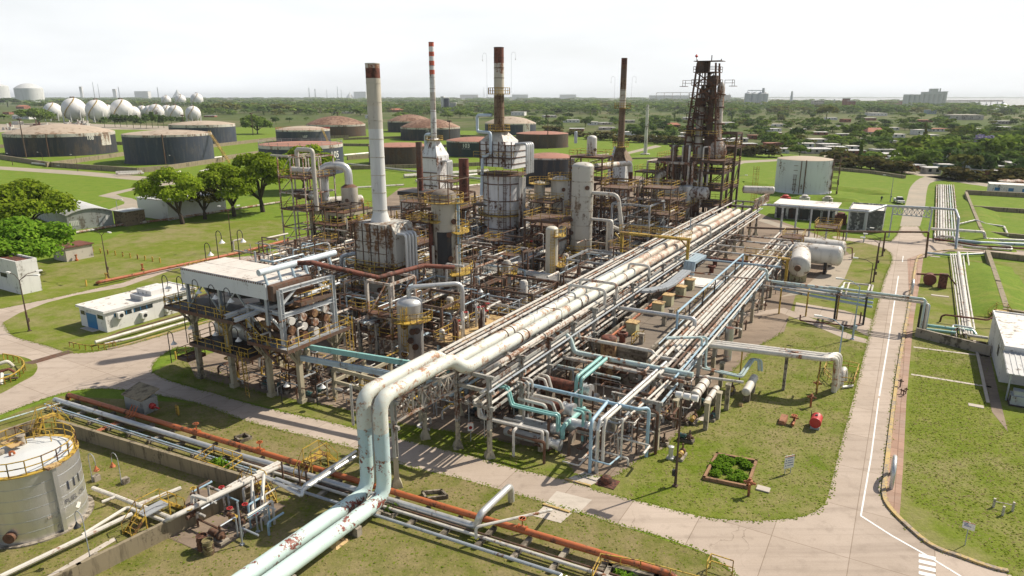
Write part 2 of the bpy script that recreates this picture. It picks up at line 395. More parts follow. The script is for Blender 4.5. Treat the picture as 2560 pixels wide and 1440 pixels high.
leaf_g = leafm('leaf_bright_green', (.10, .21, .018), (.18, .30, .03), .4)
leaf_b = leafm('leaf_sparse_brown', (.10, .10, .03), (.18, .17, .05), .3)
leaf_m = leafm('leaf_mid_green', (.10, .17, .03), (.17, .235, .05), .35)
leaf_d = leafm('leaf_dark_green', (.06, .11, .03), (.11, .165, .045), .3)
leaf_o = leafm('leaf_olive', (.11, .13, .035), (.19, .20, .055), .3)
leaf_l = leafm('leaf_light_green', (.12, .19, .03), (.19, .26, .045), .35)
leaf_c = leafm('leaf_hedge_brown', (.075, .085, .025), (.14, .11, .04), .25)
leaf_p = leafm('leaf_jacaranda', (.20, .18, .30), (.30, .28, .40), .3)
racks = paint('rack_steel', (.36, .355, .33), .34, RUST, .8, .6, dirt=.5)
bark = paint('bark', (.055, .042, .032), .2, (.03, .025, .02), 1, .95)
# ================================================================== SETTING
def sheet(name, pts, z, mat):
    m = MB(); m.poly([P(*q[:2]) if not isinstance(q, Vector) else q for q in pts], z); return struct(name, m, mat)
def smooth_line(pts, n=4):      # Catmull-Rom through picture points
    out = []
    for i in range(len(pts)-1):
        p0, p1, p2, p3 = pts[max(i-1, 0)], pts[i], pts[i+1], pts[min(i+2, len(pts)-1)]
        for k in range(n):
            t = k/n
            out.append(tuple(.5*((2*b)+(-a+c)*t+(2*a-5*b+4*c-d)*t*t+(-a+3*b-3*c+d)*t**3) for a, b, c, d in zip(p0, p1, p2, p3)))
    return out+[pts[-1]]
m = MB(); m.poly([(-14000, -300), (14000, -300), (14000, 15000), (-14000, 15000)], -.03); struct('ground', m, farfield)
sheet('lawn_field', [(-700, 1700), (3300, 1700), (3300, 480), (2420, 452), (2100, 398), (1640, 352), (1380, 330), (600, 318), (300, 322), (-700, 330)], 0, grassl)
sheet('lawn_olive', [(-300, 800), (10, 800), (310, 705), (520, 655), (712, 615), (712, 548), (470, 556), (300, 585), (150, 650), (-300, 700)], .006, grasso)
sheet('lawn_dry', [(-700, 1120), (0, 1048), (150, 990), (500, 1008), (890, 1120), (1313, 1241), (1546, 1313), (1769, 1386), (1860, 1450), (1950, 1560), (1000, 1700), (-700, 1700)], .006, grassd)
sheet('lawn_mown', [(375, 935), (480, 880), (1100, 900), (1500, 760), (1900, 560), (2235, 600), (2220, 700), (2140, 1000), (2080, 1230), (2060, 1270), (2000, 1297), (1900, 1304), (1750, 1292), (1600, 1255), (1400, 1206), (1122, 1127), (836, 1058), (540, 985)], .006, grassn)
sheet('lawn_verge', [(2262, 640), (2600, 660), (2750, 1000), (2750, 1700), (2560, 1500), (2500, 1420), (2330, 1360), (2240, 1280), (2225, 1200)], .006, grasso)
# roads
apron = smooth_line([(-260, 1160), (-40, 1055), (60, 1015), (150, 985), (230, 972), (330, 978), (500, 1010), (627, 1056), (890, 1122), (1018, 1166), (1141, 1194), (1313, 1242), (1452, 1281), (1546, 1313), (1628, 1334), (1698, 1358), (1769, 1386), (1827, 1428), (1880, 1490)])
apron += [(2000, 1640), (2750, 1640), (2600, 1470)]
apron += smooth_line([(2500, 1426), (2400, 1393), (2330, 1366), (2270, 1318), (2225, 1272), (2207, 1235), (2212, 1180), (2240, 950), (2268, 790), (2283, 690), (2292, 648)], 2)
apron += [(2380, 628), (2600, 644), (2600, 630), (2400, 612), (2312, 592), (2296, 566), (2252, 566), (2240, 590), (2226, 604)]
apron += smooth_line([(2205, 602), (2120, 594), (2085, 590), (2085, 597), (2160, 608), (2212, 622), (2229, 640), (2226, 662), (2210, 700), (2172, 840), (2132, 1000), (2100, 1120), (2074, 1225), (2060, 1262), (2020, 1288), (1960, 1298), (1900, 1302), (1816, 1299), (1745, 1290), (1605, 1255), (1499, 1228), (1412, 1199), (1300, 1175), (1195, 1145), (1122, 1127), (836, 1058), (648, 1016), (540, 985), (440, 957), (381, 931), (388, 905), (405, 888), (440, 868)], 2)
apron += [(560, 868), (700, 850), (860, 800), (1000, 740), (900, 660), (700, 640)]
apron += [(690, 634), (560, 645), (400, 672), (310, 706), (120, 748), (0, 772), (-260, 840)]
sheet('road', apron, .012, apronc)
isle = smooth_line([(8, 806), (30, 838), (75, 853), (130, 868), (172, 882), (225, 881), (300, 868), (410, 838), (546, 798), (600, 770), (700, 735), (860, 690)], 3)
sheet('lawn_island', isle+[(760, 650), (600, 655), (440, 672), (310, 718), (190, 738), (120, 756), (50, 782)], .024, grasso)
sheet('lawn_patch', smooth_line([(-60, 890), (0, 886), (60, 893), (93, 912), (84, 938), (48, 958), (0, 985), (-80, 1010)], 3), .024, grassn)
sheet('path_gravel', smooth_line([(2250, 566), (2258, 530), (2268, 495), (2276, 468), (2300, 446), (2340, 440), (2420, 445)], 3)+[(2420, 452)]+smooth_line([(2360, 450), (2325, 458), (2316, 485), (2312, 520), (2300, 566)], 3), .012, gravel)
sheet('path_track', [(-200, 408), (0, 416), (200, 428), (360, 441), (520, 447), (700, 432), (700, 440), (520, 458), (355, 452), (200, 438), (0, 424), (-200, 416)], .012, gravel)
sheet('path_yard', smooth_line([(245, 490), (330, 470), (480, 448), (640, 440), (640, 448), (480, 456), (372, 470), (290, 486), (330, 496), (345, 505), (345, 520), (262, 528), (310, 510), (300, 500), (245, 490)], 2), .014, gravel)
sheet('path_far', [(1520, 392), (1630, 365), (1640, 363), (1655, 366), (1560, 388), (1470, 404)], .012, gravel)
sheet('path_bend', [(1810, 416), (1850, 402), (1990, 396), (2080, 396), (2080, 399), (1990, 400), (1860, 408), (1812, 424)], .012, gravel)
sheet('path_street', [(2060, 388), (2300, 430), (2420, 452), (2560, 470), (2640, 478), (2640, 488), (2560, 480), (2420, 460), (2290, 438), (2060, 394)], .012, gravel)
sheet('plant_yard', [(488, 943), (470, 905), (560, 872), (720, 842), (880, 770), (900, 640), (700, 648), (690, 610), (880, 560), (1000, 470), (1600, 440), (1820, 520), (1890, 530), (2080, 600), (2130, 640), (2050, 720), (1990, 735), (1960, 830), (1890, 870), (1800, 958), (1740, 1035), (1660, 1120), (1597, 1150), (1540, 1192), (1440, 1190), (1392, 1124), (1290, 1113), (1185, 1085), (1130, 1080), (1010, 1062), (836, 1018), (686, 990), (586, 966)], .018, padc)
sheet('path_slab', [(1950, 742), (2000, 725), (2110, 640), (2138, 632), (2110, 700), (2085, 728)], .020, gravel)
sheet('path_cross', [(1990, 756), (2110, 776), (2184, 800), (2172, 842), (2140, 826), (2060, 800), (1985, 786)], .020, roadc)
sheet('path_walk', [(1790, 790), (1960, 770), (2040, 800), (2130, 838), (2180, 852), (2178, 862), (2110, 846), (2030, 812), (1950, 782), (1790, 800)], .0215, roadc)
sheet('path_stub', [(1905, 545), (2080, 600), (2072, 607), (1895, 552)], .020, gravel)
pav = [(2268, 648), (2310, 632), (2302, 690), (2284, 800), (2266, 1000), (2258, 1160), (2252, 1250), (2248, 1302), (2222, 1262), (2214, 1236), (2222, 1160), (2246, 950), (2274, 760)]
sheet('pavement', pav, .03, pavec)
for i, (a, b_) in enumerate([((2284, 868), (2478, 892)), ((2278, 936), (2478, 968))]):
    m = MB(); p, q = P(*a), P(*b_); d = (q-p).normalized(); n_ = Vector((-d.y, d.x, 0))*.22
    m.poly([p-n_, q-n_, q+n_, p+n_], .022); struct('path_slabs', m, lightc)
sheet('path_building', [(2445, 880), (2470, 870), (2500, 1000), (2520, 1080), (2480, 1030)], .022, padc)
for nm, pts in (('slab_crossing', [(1360, 1262), (1392, 1228), (1480, 1250), (1447, 1283)]), ('slab_north', [(1420, 1196), (1460, 1180), (1512, 1196), (1476, 1214)]), ('slab_south', [(1333, 1290), (1362, 1264), (1430, 1283), (1402, 1308)])):
    o = sheet(nm, pts, .020, lightc)
sheet('slab_pump', [(420, 1345), (525, 1391), (716, 1266), (640, 1235), (480, 1222)], .022, padc)
sheet('slab_small', [(1740, 1050), (1762, 1033), (1782, 1036), (1770, 1055)], .022, lightc)
sheet('path_strip', [(118, 1440), (132, 1446), (292, 1350), (284, 1344)], .022, lightc)
sheet('gravel_yard', [(-200, 318), (120, 306), (500, 318), (480, 326), (120, 322), (-200, 345)], .016, gravel)
sheet('bare_patch', smooth_line([(930, 1290), (1000, 1275), (1060, 1300), (1010, 1340), (930, 1335), (900, 1310), (930, 1290)], 3), .012, grassd)
# kerbs and markings
def strip(name, px, width, h, z, mat, kind='structure', closed=False):
    pts = [P(*q) for q in px]; m = MB()
    L, Rr = [], []
    for i, p in enumerate(pts):
        d = pts[min(i+1, len(pts)-1)]-pts[max(i-1, 0)]; d.normalize(); n_ = Vector((-d.y, d.x, 0))*width/2
        L.append(p+n_+Z*z); Rr.append(p-n_+Z*z)
    for i in range(len(pts)-1):
        b = [Rr[i], Rr[i+1], L[i+1], L[i]]
        if h > 0: m.hexa(b, [k+Z*h for k in b])
        else: m.add(b, [(0, 1, 2, 3)])
    return struct(name, m, mat)
strip('kerb_yellow', smooth_line([(2520, 1430), (2480, 1421), (2400, 1393), (2330, 1366), (2270, 1318), (2225, 1272), (2210, 1240), (2213, 1190), (2242, 950), (2272, 770), (2285, 690), (2292, 652), (2305, 638), (2370, 626), (2460, 628)], 4), .30, .16, .012, markyellow)
strip('kerb_island', smooth_line([(268, 874), (300, 867), (410, 836), (545, 797)], 4), .25, .14, .012, markyellow)
strip('kerb_inner', [(2213, 1235), (2228, 1085)], .16, 0, .045, markyellow)
strip('road_edge_line', [(2246, 690), (2220, 860), (2198, 990)], .16, 0, .022, markwhite)
strip('road_side_line', [(2256, 655), (2258, 640)], .16, 0, .022, markwhite)
strip('road_white_line', [(2197, 996), (2178, 1140), (2152, 1290)], .12, 0, .022, markwhite)
strip('road_stop_line', [(2152, 1290), (2230, 1340), (2310, 1385), (2400, 1440), (2470, 1490)], .17, 0, .0225, markwhite)
for i in range(5):
    y = 1384+i*14.6
    m = MB(); m.poly([P(2297, y), P(2339, y+9), P(2339, y+18), P(2296, y+8)], .024); struct('road_crosswalk_bar', m, markwhite)
strip('kerb_crossing', [(1358, 1262), (1424, 1282)], .2, .1, .022, markyellow); strip('kerb_slab', [(1412, 1199), (1476, 1216)], .2, .1, .022, markyellow)
m = MB(); m.poly([P(58, 908), P(82, 911), P(186, 881), P(170, 876)], .03); struct('road_drain_grate', m, rusty)
m = MB(); pts = smooth_line([(180, 884), (300, 870)], 2)
# berms round the white tank and the ponds
def berm(px, wd, h, mat=grassl):
    pts = [P(*q) for q in px]; m = MB(); prof = [(-wd, -.02), (-wd*.6, h*.45), (-wd*.2, h*.95), (wd*.2, h*.95), (wd*.6, h*.45), (wd, -.02)]; k = len(prof); vs = []
    for i, p in enumerate(pts):
        d = (pts[min(i+1, len(pts)-1)]-pts[max(i-1, 0)]).normalized(); n_ = Vector((-d.y, d.x, 0)); e = .15 if i in (0, len(pts)-1) else 1
        vs += [p+n_*a+Z*(b*e if b > 0 else b) for a, b in prof]
    m.add(vs, [(i*k+j, i*k+j+1, (i+1)*k+j+1, (i+1)*k+j) for i in range(len(pts)-1) for j in range(k-1)])
    return struct('terrain_berm', m, mat)
berm(smooth_line([(1815, 470), (1850, 460), (1900, 466), (1945, 470)], 3), 5, 1.2); berm(smooth_line([(2070, 470), (2110, 474), (2170, 480), (2200, 486)], 3), 5, 1.1)
berm(smooth_line([(1990, 500), (2040, 498), (2090, 503), (2150, 510)], 3), 4, 1.3); berm(smooth_line([(1800, 505), (1900, 508), (2000, 512), (2180, 515)], 3), 3, .9)
berm(smooth_line([(2428, 500), (2450, 560), (2470, 625)], 3), 5, 1.0); berm(smooth_line([(2455, 660), (2485, 740), (2510, 800)], 3), 5, 1.2)
# river and far shore
m = MB(); m.poly([P(1850, 247.2), P(2050, 250.2), P(2360, 254), P(2480, 268), P(2560, 276), P(2900, 300), P(3600, 262), P(3600, 245.3), P(1850, 245.3)], .05); struct('river_water', m, waterm)
m = MB(); m.poly([P(1500, 243.2), P(3800, 243.2), P(3800, 245.6), P(1700, 245.6)], 1.0); struct('far_shore_land', m, farfield)
# ================================================================== TREES
def leafcloud(lobes, n, size, up=.35, seed=0, inner=.45):
    g = np.random.default_rng(seed); L = np.array([(l[0], l[1], l[2]) for l in lobes], float); rad = np.array([l[3:] if len(l) > 4 else (l[3], l[3], l[3]*.72) for l in lobes], float)
    wgt = (rad[:, 0]*rad[:, 1]); k = g.choice(len(lobes), n, p=wgt/wgt.sum())
    d = g.normal(size=(n, 3)); d /= np.linalg.norm(d, axis=1)[:, None]
    d[:, 2] = np.where(d[:, 2] < -.35, -d[:, 2], d[:, 2])
    rr = (inner+(1-inner)*g.random(n)**.5)[:, None]
    c = L[k]+d*rad[k]*rr
    nr = d*.8+g.normal(size=(n, 3))*.55+np.array([0, 0, up]); nr /= np.linalg.norm(nr, axis=1)[:, None]
    t = np.cross(nr, g.normal(size=(n, 3))); t /= np.linalg.norm(t, axis=1)[:, None]; b = np.cross(nr, t)
    s = (size*(.55+.9*g.random(n)))[:, None]; s2 = s*(.55+.5*g.random(n))[:, None]
    return np.stack([c-t*s-b*s2*.6, c+t*s*.7-b*s2, c+t*s+b*s2*.6, c-t*s*.7+b*s2], 1).reshape(-1, 3)
def quadmesh(name, v, mats, tris=None):
    me = bpy.data.meshes.new(name); n = len(v)//4
    me.vertices.add(len(v)); me.vertices.foreach_set('co', v.astype(np.float32).ravel())
    me.loops.add(n*4); me.loops.foreach_set('vertex_index', np.arange(n*4, dtype=np.int32))
    me.polygons.add(n); me.polygons.foreach_set('loop_start', np.arange(0, n*4, 4, dtype=np.int32)); me.polygons.foreach_set('loop_total', np.full(n, 4, np.int32))
    for k in mats: me.materials.append(k)
    me.update(calc_edges=True); return me
def bigtree(label, base, h, rad, mat, seed, n=5200, leaf=.30, lean=(0, 0), spread=1.0, ctop=.0, inner=.35, dens=1.0, group=None, low=.42):
    rg = random.Random(seed); base = Vector(base); t = thing('tree', label, 'tree', base, group)
    tr = MB(); lobes = []
    fork = base+Vector((lean[0]*.25, lean[1]*.25, h*.20))
    tr.tube([base-Z*.1, base+Vector((lean[0]*.1, lean[1]*.1, h*.13)), fork], .045*h**.9+.12, 8, 0, False, .035*h**.9)
    for i in range(6):
        a = i*math.pi/3+rg.uniform(-.3, .3); rr = rad*rg.uniform(.5, .72)*spread
        tip = base+Vector((lean[0]+rr*math.cos(a), lean[1]+rr*math.sin(a), h*rg.uniform(low, .78)))
        mid = fork.lerp(tip, .45)+Vector((rg.uniform(-.4, .4), rg.uniform(-.4, .4), h*.05))
        tr.tube([fork-Z*.1, mid, tip], .016*h+.05, 6, .4, False, .03)
        for j in range(3):
            a2 = a+rg.uniform(-.9, .9); tip2 = mid+Vector((math.cos(a2)*rad*.45, math.sin(a2)*rad*.45, h*rg.uniform(.05, .3)))
            tr.tube([mid, mid.lerp(tip2, .5)+Z*.15, tip2], .008*h+.03, 5, .3, False, .02)
            lobes.append((*(tip2-base), rad*rg.uniform(.25, .38)))
        lobes.append((*(tip-base), rad*rg.uniform(.30, .45)))
    top = base+Vector((lean[0], lean[1], h*.78)); tr.tube([fork-Z*.1, fork.lerp(top, .5)+Vector((.3, -.2, 0)), top], .018*h+.05, 6, .4, False, .03)
    for i in range(5):
        a = rg.uniform(0, 6.28); lobes.append((lean[0]+math.cos(a)*rad*.3, lean[1]+math.sin(a)*rad*.3, h*rg.uniform(.78, .9), rad*rg.uniform(.28, .42)))
    tr.build('trunk', bark, t)
    lobes = [(x, y, z, r, r, r*.68) for x, y, z, r in lobes]
    me = quadmesh('crown', leafcloud(lobes, int(n*dens), leaf, .5, seed, inner), [mat]); o = bpy.data.objects.new('crown', me); COL.objects.link(o); o.parent = t
    return t
# the seven trees of the yard
bigtree('tall yellow-green tree with a forked trunk in front of the white corrugated shed', P(457, 560), ZT(P(457, 560), 418), 7.4, leaf_y, 1, 8500, .26, (-2.2, 0), 1.05)
bigtree('sparse brownish tree with a bare forked trunk between two green trees', P(513, 548), ZT(P(513, 548), 440), 4.6, leaf_b, 2, 3600, .20, (0, 0), 1.0, inner=.2)
bigtree('yellow-green tree with an open crown standing beside the lawn path', P(586, 541), ZT(P(586, 541), 405), 7.2, leaf_y, 3, 7500, .26, (-.8, 0), 1.1)
bigtree('broad bright green tree with dark limbs beside the rusty steel tower', P(657, 530), ZT(P(657, 530), 372), 9.0, leaf_y, 4, 9500, .30, (-1.5, 1), 1.1)
bigtree('bright green round tree behind the rusty steel tower', P(760, 478), ZT(P(760, 478), 366), 9.0, leaf_y, 5, 6500, .38, (1, 0), 1.1)
bigtree('huge olive-green tree standing behind the grey curved-roof shed', P(74, 590), ZT(P(74, 590), 462), 10.5, leaf_y, 6, 9500, .32, (-1.0, 0), 1.05, low=.3)
bigtree('dense bright green tree next to the white flat-roofed building', P(75, 690), ZT(P(75, 690), 562), 7.8, leaf_g, 7, 10000, .25, (-.5, 0), 1.1, low=.2)
bigtree('lone round green tree in the field behind the dark tanks', P(644, 335), 14, 13, leaf_m, 8, 2600, .75, spread=.9)
bigtree('round green tree beside the white sphere tanks', P(96, 310), 15, 20, leaf_m, 9, 2600, .95, spread=.9)
# small-tree stock for the town
def tree_mesh(seed, n, size, shape):
    rg = random.Random(seed); lobes = []; trunkq = []
    if shape == 'round': lobes = [(0, 0, .62, .36)]+[(math.cos(a)*.3, math.sin(a)*.3, rg.uniform(.42, .72), rg.uniform(.18, .27)) for a in [rg.uniform(0, 6.28) for _ in range(7)]]
    elif shape == 'wide': lobes = [(math.cos(a)*rg.uniform(.2, .5), math.sin(a)*rg.uniform(.2, .5), rg.uniform(.5, .72), rg.uniform(.2, .3)) for a in [i*.8 for i in range(8)]]
    elif shape == 'bush': lobes = [(math.cos(a)*rg.uniform(.1, .34), math.sin(a)*rg.uniform(.1, .34), rg.uniform(.12, .75), rg.uniform(.22, .3)) for a in [i*.57 for i in range(11)]]
    else: lobes = [(rg.uniform(-.08, .08), rg.uniform(-.08, .08), z, rg.uniform(.14, .2)*(1.25-z*.8)) for z in (.2, .32, .44, .56, .68, .8, .9)]
    v = leafcloud(lobes, n, size, .35, seed, .55)
    for k in range(3):      # trunk, three crossed bars
        a = k*math.pi/3; d = np.array([math.cos(a), math.sin(a), 0])*.022
        v = np.concatenate([v, np.array([-d, d, d+np.array([0, 0, .5]), -d+np.array([0, 0, .5])])])
    return v
STOCK = [('round', tree_mesh(i, 190, .085, 'round')) for i in (11, 12, 13)]+[('wide', tree_mesh(i, 200, .09, 'wide')) for i in (21, 22)]+[('tall', tree_mesh(31, 150, .075, 'tall')), ('bush', tree_mesh(41, 240, .085, 'bush')), ('bush', tree_mesh(42, 240, .085, 'bush'))]
TONES = {'dark': leaf_d, 'mid-green': leaf_m, 'olive': leaf_o, 'light green': leaf_l, 'lilac': leaf_p, 'brownish': leaf_c}
CACHE = {}
def smalltree(p, h, wd, shape, tone, where, group='trees of the town', cat='tree'):
    ids = [i for i, s in enumerate(STOCK) if s[0] == shape]; i = random.choice(ids); key = (i, tone)
    if key not in CACHE: CACHE[key] = quadmesh('tree', STOCK[i][1], [TONES[tone]])
    o = bpy.data.objects.new('tree', CACHE[key]); COL.objects.link(o); o.location = p; o.scale = (wd, wd, h); o.rotation_euler.z = random.uniform(0, 6.28)
    sz = 'small' if h < 6.5 else 'large' if h > 11 else 'medium'
    return tag(o, '%s %s %s tree %s' % (sz, tone, {'bush': 'dense', 'round': 'round-crowned', 'wide': 'spreading', 'tall': 'slender upright'}[shape], where), cat, group)
def mass(name, items, mats_n, label=None):
    vs = []
    for p, h, wd, idx in items:
        v = STOCK[idx][1]; a = random.uniform(0, 6.28); ca, sa = math.cos(a), math.sin(a)
        keep = v.reshape(-1, 4, 3)
        if h < 0: keep = keep[::2]
        k = keep.reshape(-1, 3)
        if len(k) > 480 and p[1] > 900: k = k.reshape(-1, 4, 3)[::3].reshape(-1, 3); s = 1.5
        vs.append(np.stack([(k[:, 0]*ca-k[:, 1]*sa)*wd+p[0], (k[:, 0]*sa+k[:, 1]*ca)*wd+p[1], k[:, 2]*abs(h)], 1))
    me = quadmesh(name, np.concatenate(vs), [mats_n]); o = bpy.data.objects.new(name, me); COL.objects.link(o); o['kind'] = 'stuff'; return o
# ================================================================== STORAGE TANKS
def textmesh(txt, size, ang_c, centre, r, z, mat, parent, name='lettering', spacing=1.0):
    cu = bpy.data.curves.new('t', 'FONT'); cu.body = txt; cu.size = size; cu.align_x = 'CENTER'; cu.space_character = spacing; cu.offset = size*(.006 if size > .8 else -.004); cu.resolution_u = 3
    ob = bpy.data.objects.new('t', cu); COL.objects.link(ob); me = bpy.data.meshes.new_from_object(ob); bpy.data.objects.remove(ob)
    m = MB(); vs = []
    for v in me.vertices:
        a = ang_c+v.co.x/r; vs.append((centre[0]+math.cos(a)*(r+.05), centre[1]+math.sin(a)*(r+.05), centre[2]+z+v.co.y))
    m.add(vs, [tuple(p.vertices) for p in me.polygons]); bpy.data.meshes.remove(me)
    return m.build(name, mat, parent)
def flattext(txt, size, p, right, up, mat, parent, name='lettering', align='LEFT'):
    cu = bpy.data.curves.new('t', 'FONT'); cu.body = txt; cu.size = size; cu.align_x = align; cu.resolution_u = 2; cu.offset = size*.012
    ob = bpy.data.objects.new('t', cu); COL.objects.link(ob); me = bpy.data.meshes.new_from_object(ob); bpy.data.objects.remove(ob)
    m = MB(); m.add([Vector(p)+Vector(right)*v.co.x+Vector(up)*v.co.y for v in me.vertices], [tuple(q.vertices) for q in me.polygons]); bpy.data.meshes.remove(me)
    return m.build(name, mat, parent)
def tank(label, cx, basey, rimy, topy, wpx, shellm, roofm, rimm=None, rimh=.1, text=None, stair=None, rails=False, ladder=None, streak=None):
    f = P(cx, basey); r = RW(f, wpx); r = RW(f+Vector((f.x, f.y, 0)).normalized()*r*.6, wpx)
    d = Vector((f.x, f.y, 0)).normalized(); c = f+d*r; c.z = 0
    h = ZT(c, rimy); ht = max(ZT(c, topy)-h, .1)
    t = thing('storage_tank', label, 'storage tank', c)
    hs = h*(1-rimh) if rimm else h
    m = MB(); m.lathe(c, [(r, 0), (r, hs)], 48); m.lathe(c, [(r+.5, -.02), (r+.5, .25), (r+.02, .25)], 48); m.build('shell', shellm, t)
    if rimm: m = MB(); m.lathe(c, [(r+.06, hs), (r+.06, h)], 48); m.build('rim_band', rimm, t)
    m = MB(); k = 8; m.lathe(c, [(r+.05, h), (r, h+.04)]+[(r*(1-i/k), h+.04+ht*(1-(1-i/k)**2)) for i in range(1, k+1)], 48); m.build('roof', roofm, t)
    face = math.atan2(-d.y, -d.x)
    if text:
        for s_, size, off, zz in text: textmesh(s_, size, face+off, c, r, h*zz, letw, t)
    if ladder is not None:
        a = face+ladder; q = c+Vector((math.cos(a), math.sin(a), 0))*(r+.3); m = MB(); m.beam(q, q+Z*(h+.4), .5, .25); m.build('vent_pipe', rusty, t)
    if stair is not None:
        a, span = stair; m = MB(); n = 14
        pts = [c+Vector((math.cos(a+face), math.sin(a+face), 0))*(r+.3)+Z*h, c+Vector((math.cos(a+face), math.sin(a+face), 0))*(r+.3)+Vector((math.cos(span), math.sin(span), 0))*h*1.35]
        for sgn in (-.4, .4):
            o = Vector((-math.sin(span), math.cos(span), 0))*sgn; m.beam(pts[0]+o, pts[1]+o, .22); m.beam(pts[0]+o+Z*1.1, pts[1]+o+Z*1.1, .12)
            for i in range(8): m.beam(pts[0].lerp(pts[1], i/7)+o, pts[0].lerp(pts[1], i/7)+o+Z*1.1, .08)
        for i in range(n): q = pts[0].lerp(pts[1], (i+.5)/n); o = Vector((-math.sin(span), math.cos(span), 0))*.4; m.beam(q-o, q+o, .28, .06)
        m.beam(pts[0].lerp(pts[1], .62), Vector((*pts[0].lerp(pts[1], .62)[:2], 0)), .2)
        m.build('staircase', yellow, t)
    if rails:
        m = MB(); m.rail([c+Vector((math.cos(i*.262), math.sin(i*.262), 0))*r*.995+Z*h for i in range(24)], 1.2, .05, True, 4); m.build('rim_railing', rails, t)
    if streak:
        m = MB()
        for a, zz, ww, hh in streak: m.lathe(c, [(r+.04, h*zz), (r+.04, h*(zz+hh))], 3, None, face+a+R(30), face+a+ww+R(30))
        m.build('bare_patch', rim, t)
    return t, c, r, h, face
t108 = tank('wide black storage tank numbered 108 with a tan domed roof and pale rim', 161, 391, 330, 310, 242, tankblack, rooftan, rim, .14, [('108', 2.6, .52, .70)], ladder=-.25, streak=[(.76, .4, .3, .45)])
tank('dark blue-black tank with a low tan cone roof and yellow side stair', 429, 411, 333, 325, 206, tankblue, rooftan, rim, .07, stair=(1.15, -.75), ladder=-.12)
tank('blue-black tank with an orange-brown roof behind the two front tanks', 512, 366, 310, 302, 155, tankblue, rooftan, rim, .12)
tank('black tank numbered 107 with a red-railed pale cone roof', 760, 358, 323, 315, 132, tankblue, rooftan, rim, .12, [('107', 2.2, 0.05, .42), ('—— ——', 1.5, .05, .2)], rails=redpaint, stair=(.75, -1.0))
tank('black tank with a rust-stained dome standing behind the red-railed tank', 842, 343, 310, 290, 146, tankbrown, roofrust, rim, .14)
tank('blue-black tank numbered 105 with a flat red oxide roof behind the trees', 759, 441, 359, 355, 205, tankblue, roofpink, rim, .11, [('105', 3.6, .88, .56), ('—— ——', 1.5, .88, .44)], rails=greypaint, stair=(.35, -1.1))
tank('brown-black tank with a flat red oxide roof behind the tall white chimney', 1001, 416, 363, 357, 155, tankbrown, roofpink, None)
tank('black tank with a rusty dome, the farther of the rust-domed pair', 1026, 331, 302, 286, 112, tankblack, roofrust, rim, .1)
tank('black tank with a rusty dome, the nearer of the rust-domed pair', 1077, 352, 317, 297, 150, tankblack, roofrust, rim, .12, [('110', 1.7, -.1, .72)])
tank('green-black tank numbered 103 with a flat red oxide roof', 1190, 393, 350, 342, 148, tankgreen, roofpink, rim, .08, [('103', 2.8, -.33, .62), ('—— ——', 1.1, -.33, .5)])
tank('dark blue tank with a tan dome and a white-banded side', 1276, 338, 307, 291, 129, tankblue, rooftan, rim, .1, streak=[(.5, 0, .35, .95)])
tank('grey-black tank with a flat red oxide roof in front of the hedge', 1355, 371, 333, 328, 132, tankbrown, roofpink, None)
tank('black tank with a flat red oxide roof just behind the grey column', 1372, 468, 391, 382, 128, tankblack, roofpink, rim, .05)
# white dented tank at the right with its scaffold stair
wt, c, r, h, face = tank('dented white storage tank with a rust-red flat roof and stair tower', 2003, 486, 397, 391, 131, paint('chalky_white', (.62, .65, .68), .14, RUST, .35, .6, dirt=.2), rooftan, None)
m = MB(); q = c+Vector((math.cos(face+1.25), math.sin(face+1.25), 0))*(r+1.4)
for a in (-1, 1):
    for b_ in (-1, 1): m.beam(q+U*a+V*b_, q+U*a+V*b_+Z*(h+1.6), .14)
for i in range(6):
    z = h*(i+.6)/6; s = 1 if i % 2 else -1
    m.rail([q+U+V+Z*z, q+U-V+Z*z, q-U-V+Z*z, q-U+V+Z*z], .9, .05, True, 3); m.beam(q-U*s-V*s+Z*(z-h/6), q+U*s-V*s+Z*z, .5, .15)
m.build('stair_tower', rusty, wt)
m = MB()
for a, z0, z1, wd in ((-.10, 0, 1, .22), (.06, 0, 1.02, .3), (-.32, .1, .55, .12), (-.24, .1, .55, .12)):
    k = c+Vector((math.cos(face+a), math.sin(face+a), 0))*(r+.15); m.beam(k+Z*h*z0, k+Z*h*z1, wd)
for i in range(6): k = c+Vector((math.cos(face-.28), math.sin(face-.28), 0))*(r+.15); m.beam(k+Z*h*(.15+i*.14)-V*.6, k+Z*h*(.15+i*.14)+V*.6, .12)
m.build('ladder', rusty, wt)
# sphere tanks: (x, y of centre, diameter, bottom of legs) in picture pixels
SPH = [(137, 281, 43, 302), (190, 274, 56, 304), (247, 276, 52, 305), (272, 279, 34, 299), (309, 275, 52, 303), (335, 284, 34, 301), (358, 276, 24, 294), (376, 277, 26, 294), (393, 281, 38, 300), (420, 278, 30, 297), (441, 284, 36, 301), (485, 285, 36, 303), (417, 252, 23, 263), (453, 251, 26, 264), (494, 252, 30, 265)]
names = ['leftmost of the sphere row', 'largest, second of the front sphere row', 'third of the front sphere row', 'half hidden behind the third large sphere', 'fourth of the front sphere row', 'half hidden behind the fourth large sphere', 'behind the dark trees, next to the fourth large sphere', 'deep in the row behind the dark trees', 'in the middle of the small sphere row', 'behind the gap of the small sphere row', 'with an orange stair, beyond the last dark tree', 'rightmost of the row, over the brown-roofed tank', 'left one of the far trio among woods', 'middle one of the far trio among woods', 'right one of the far trio among woods']
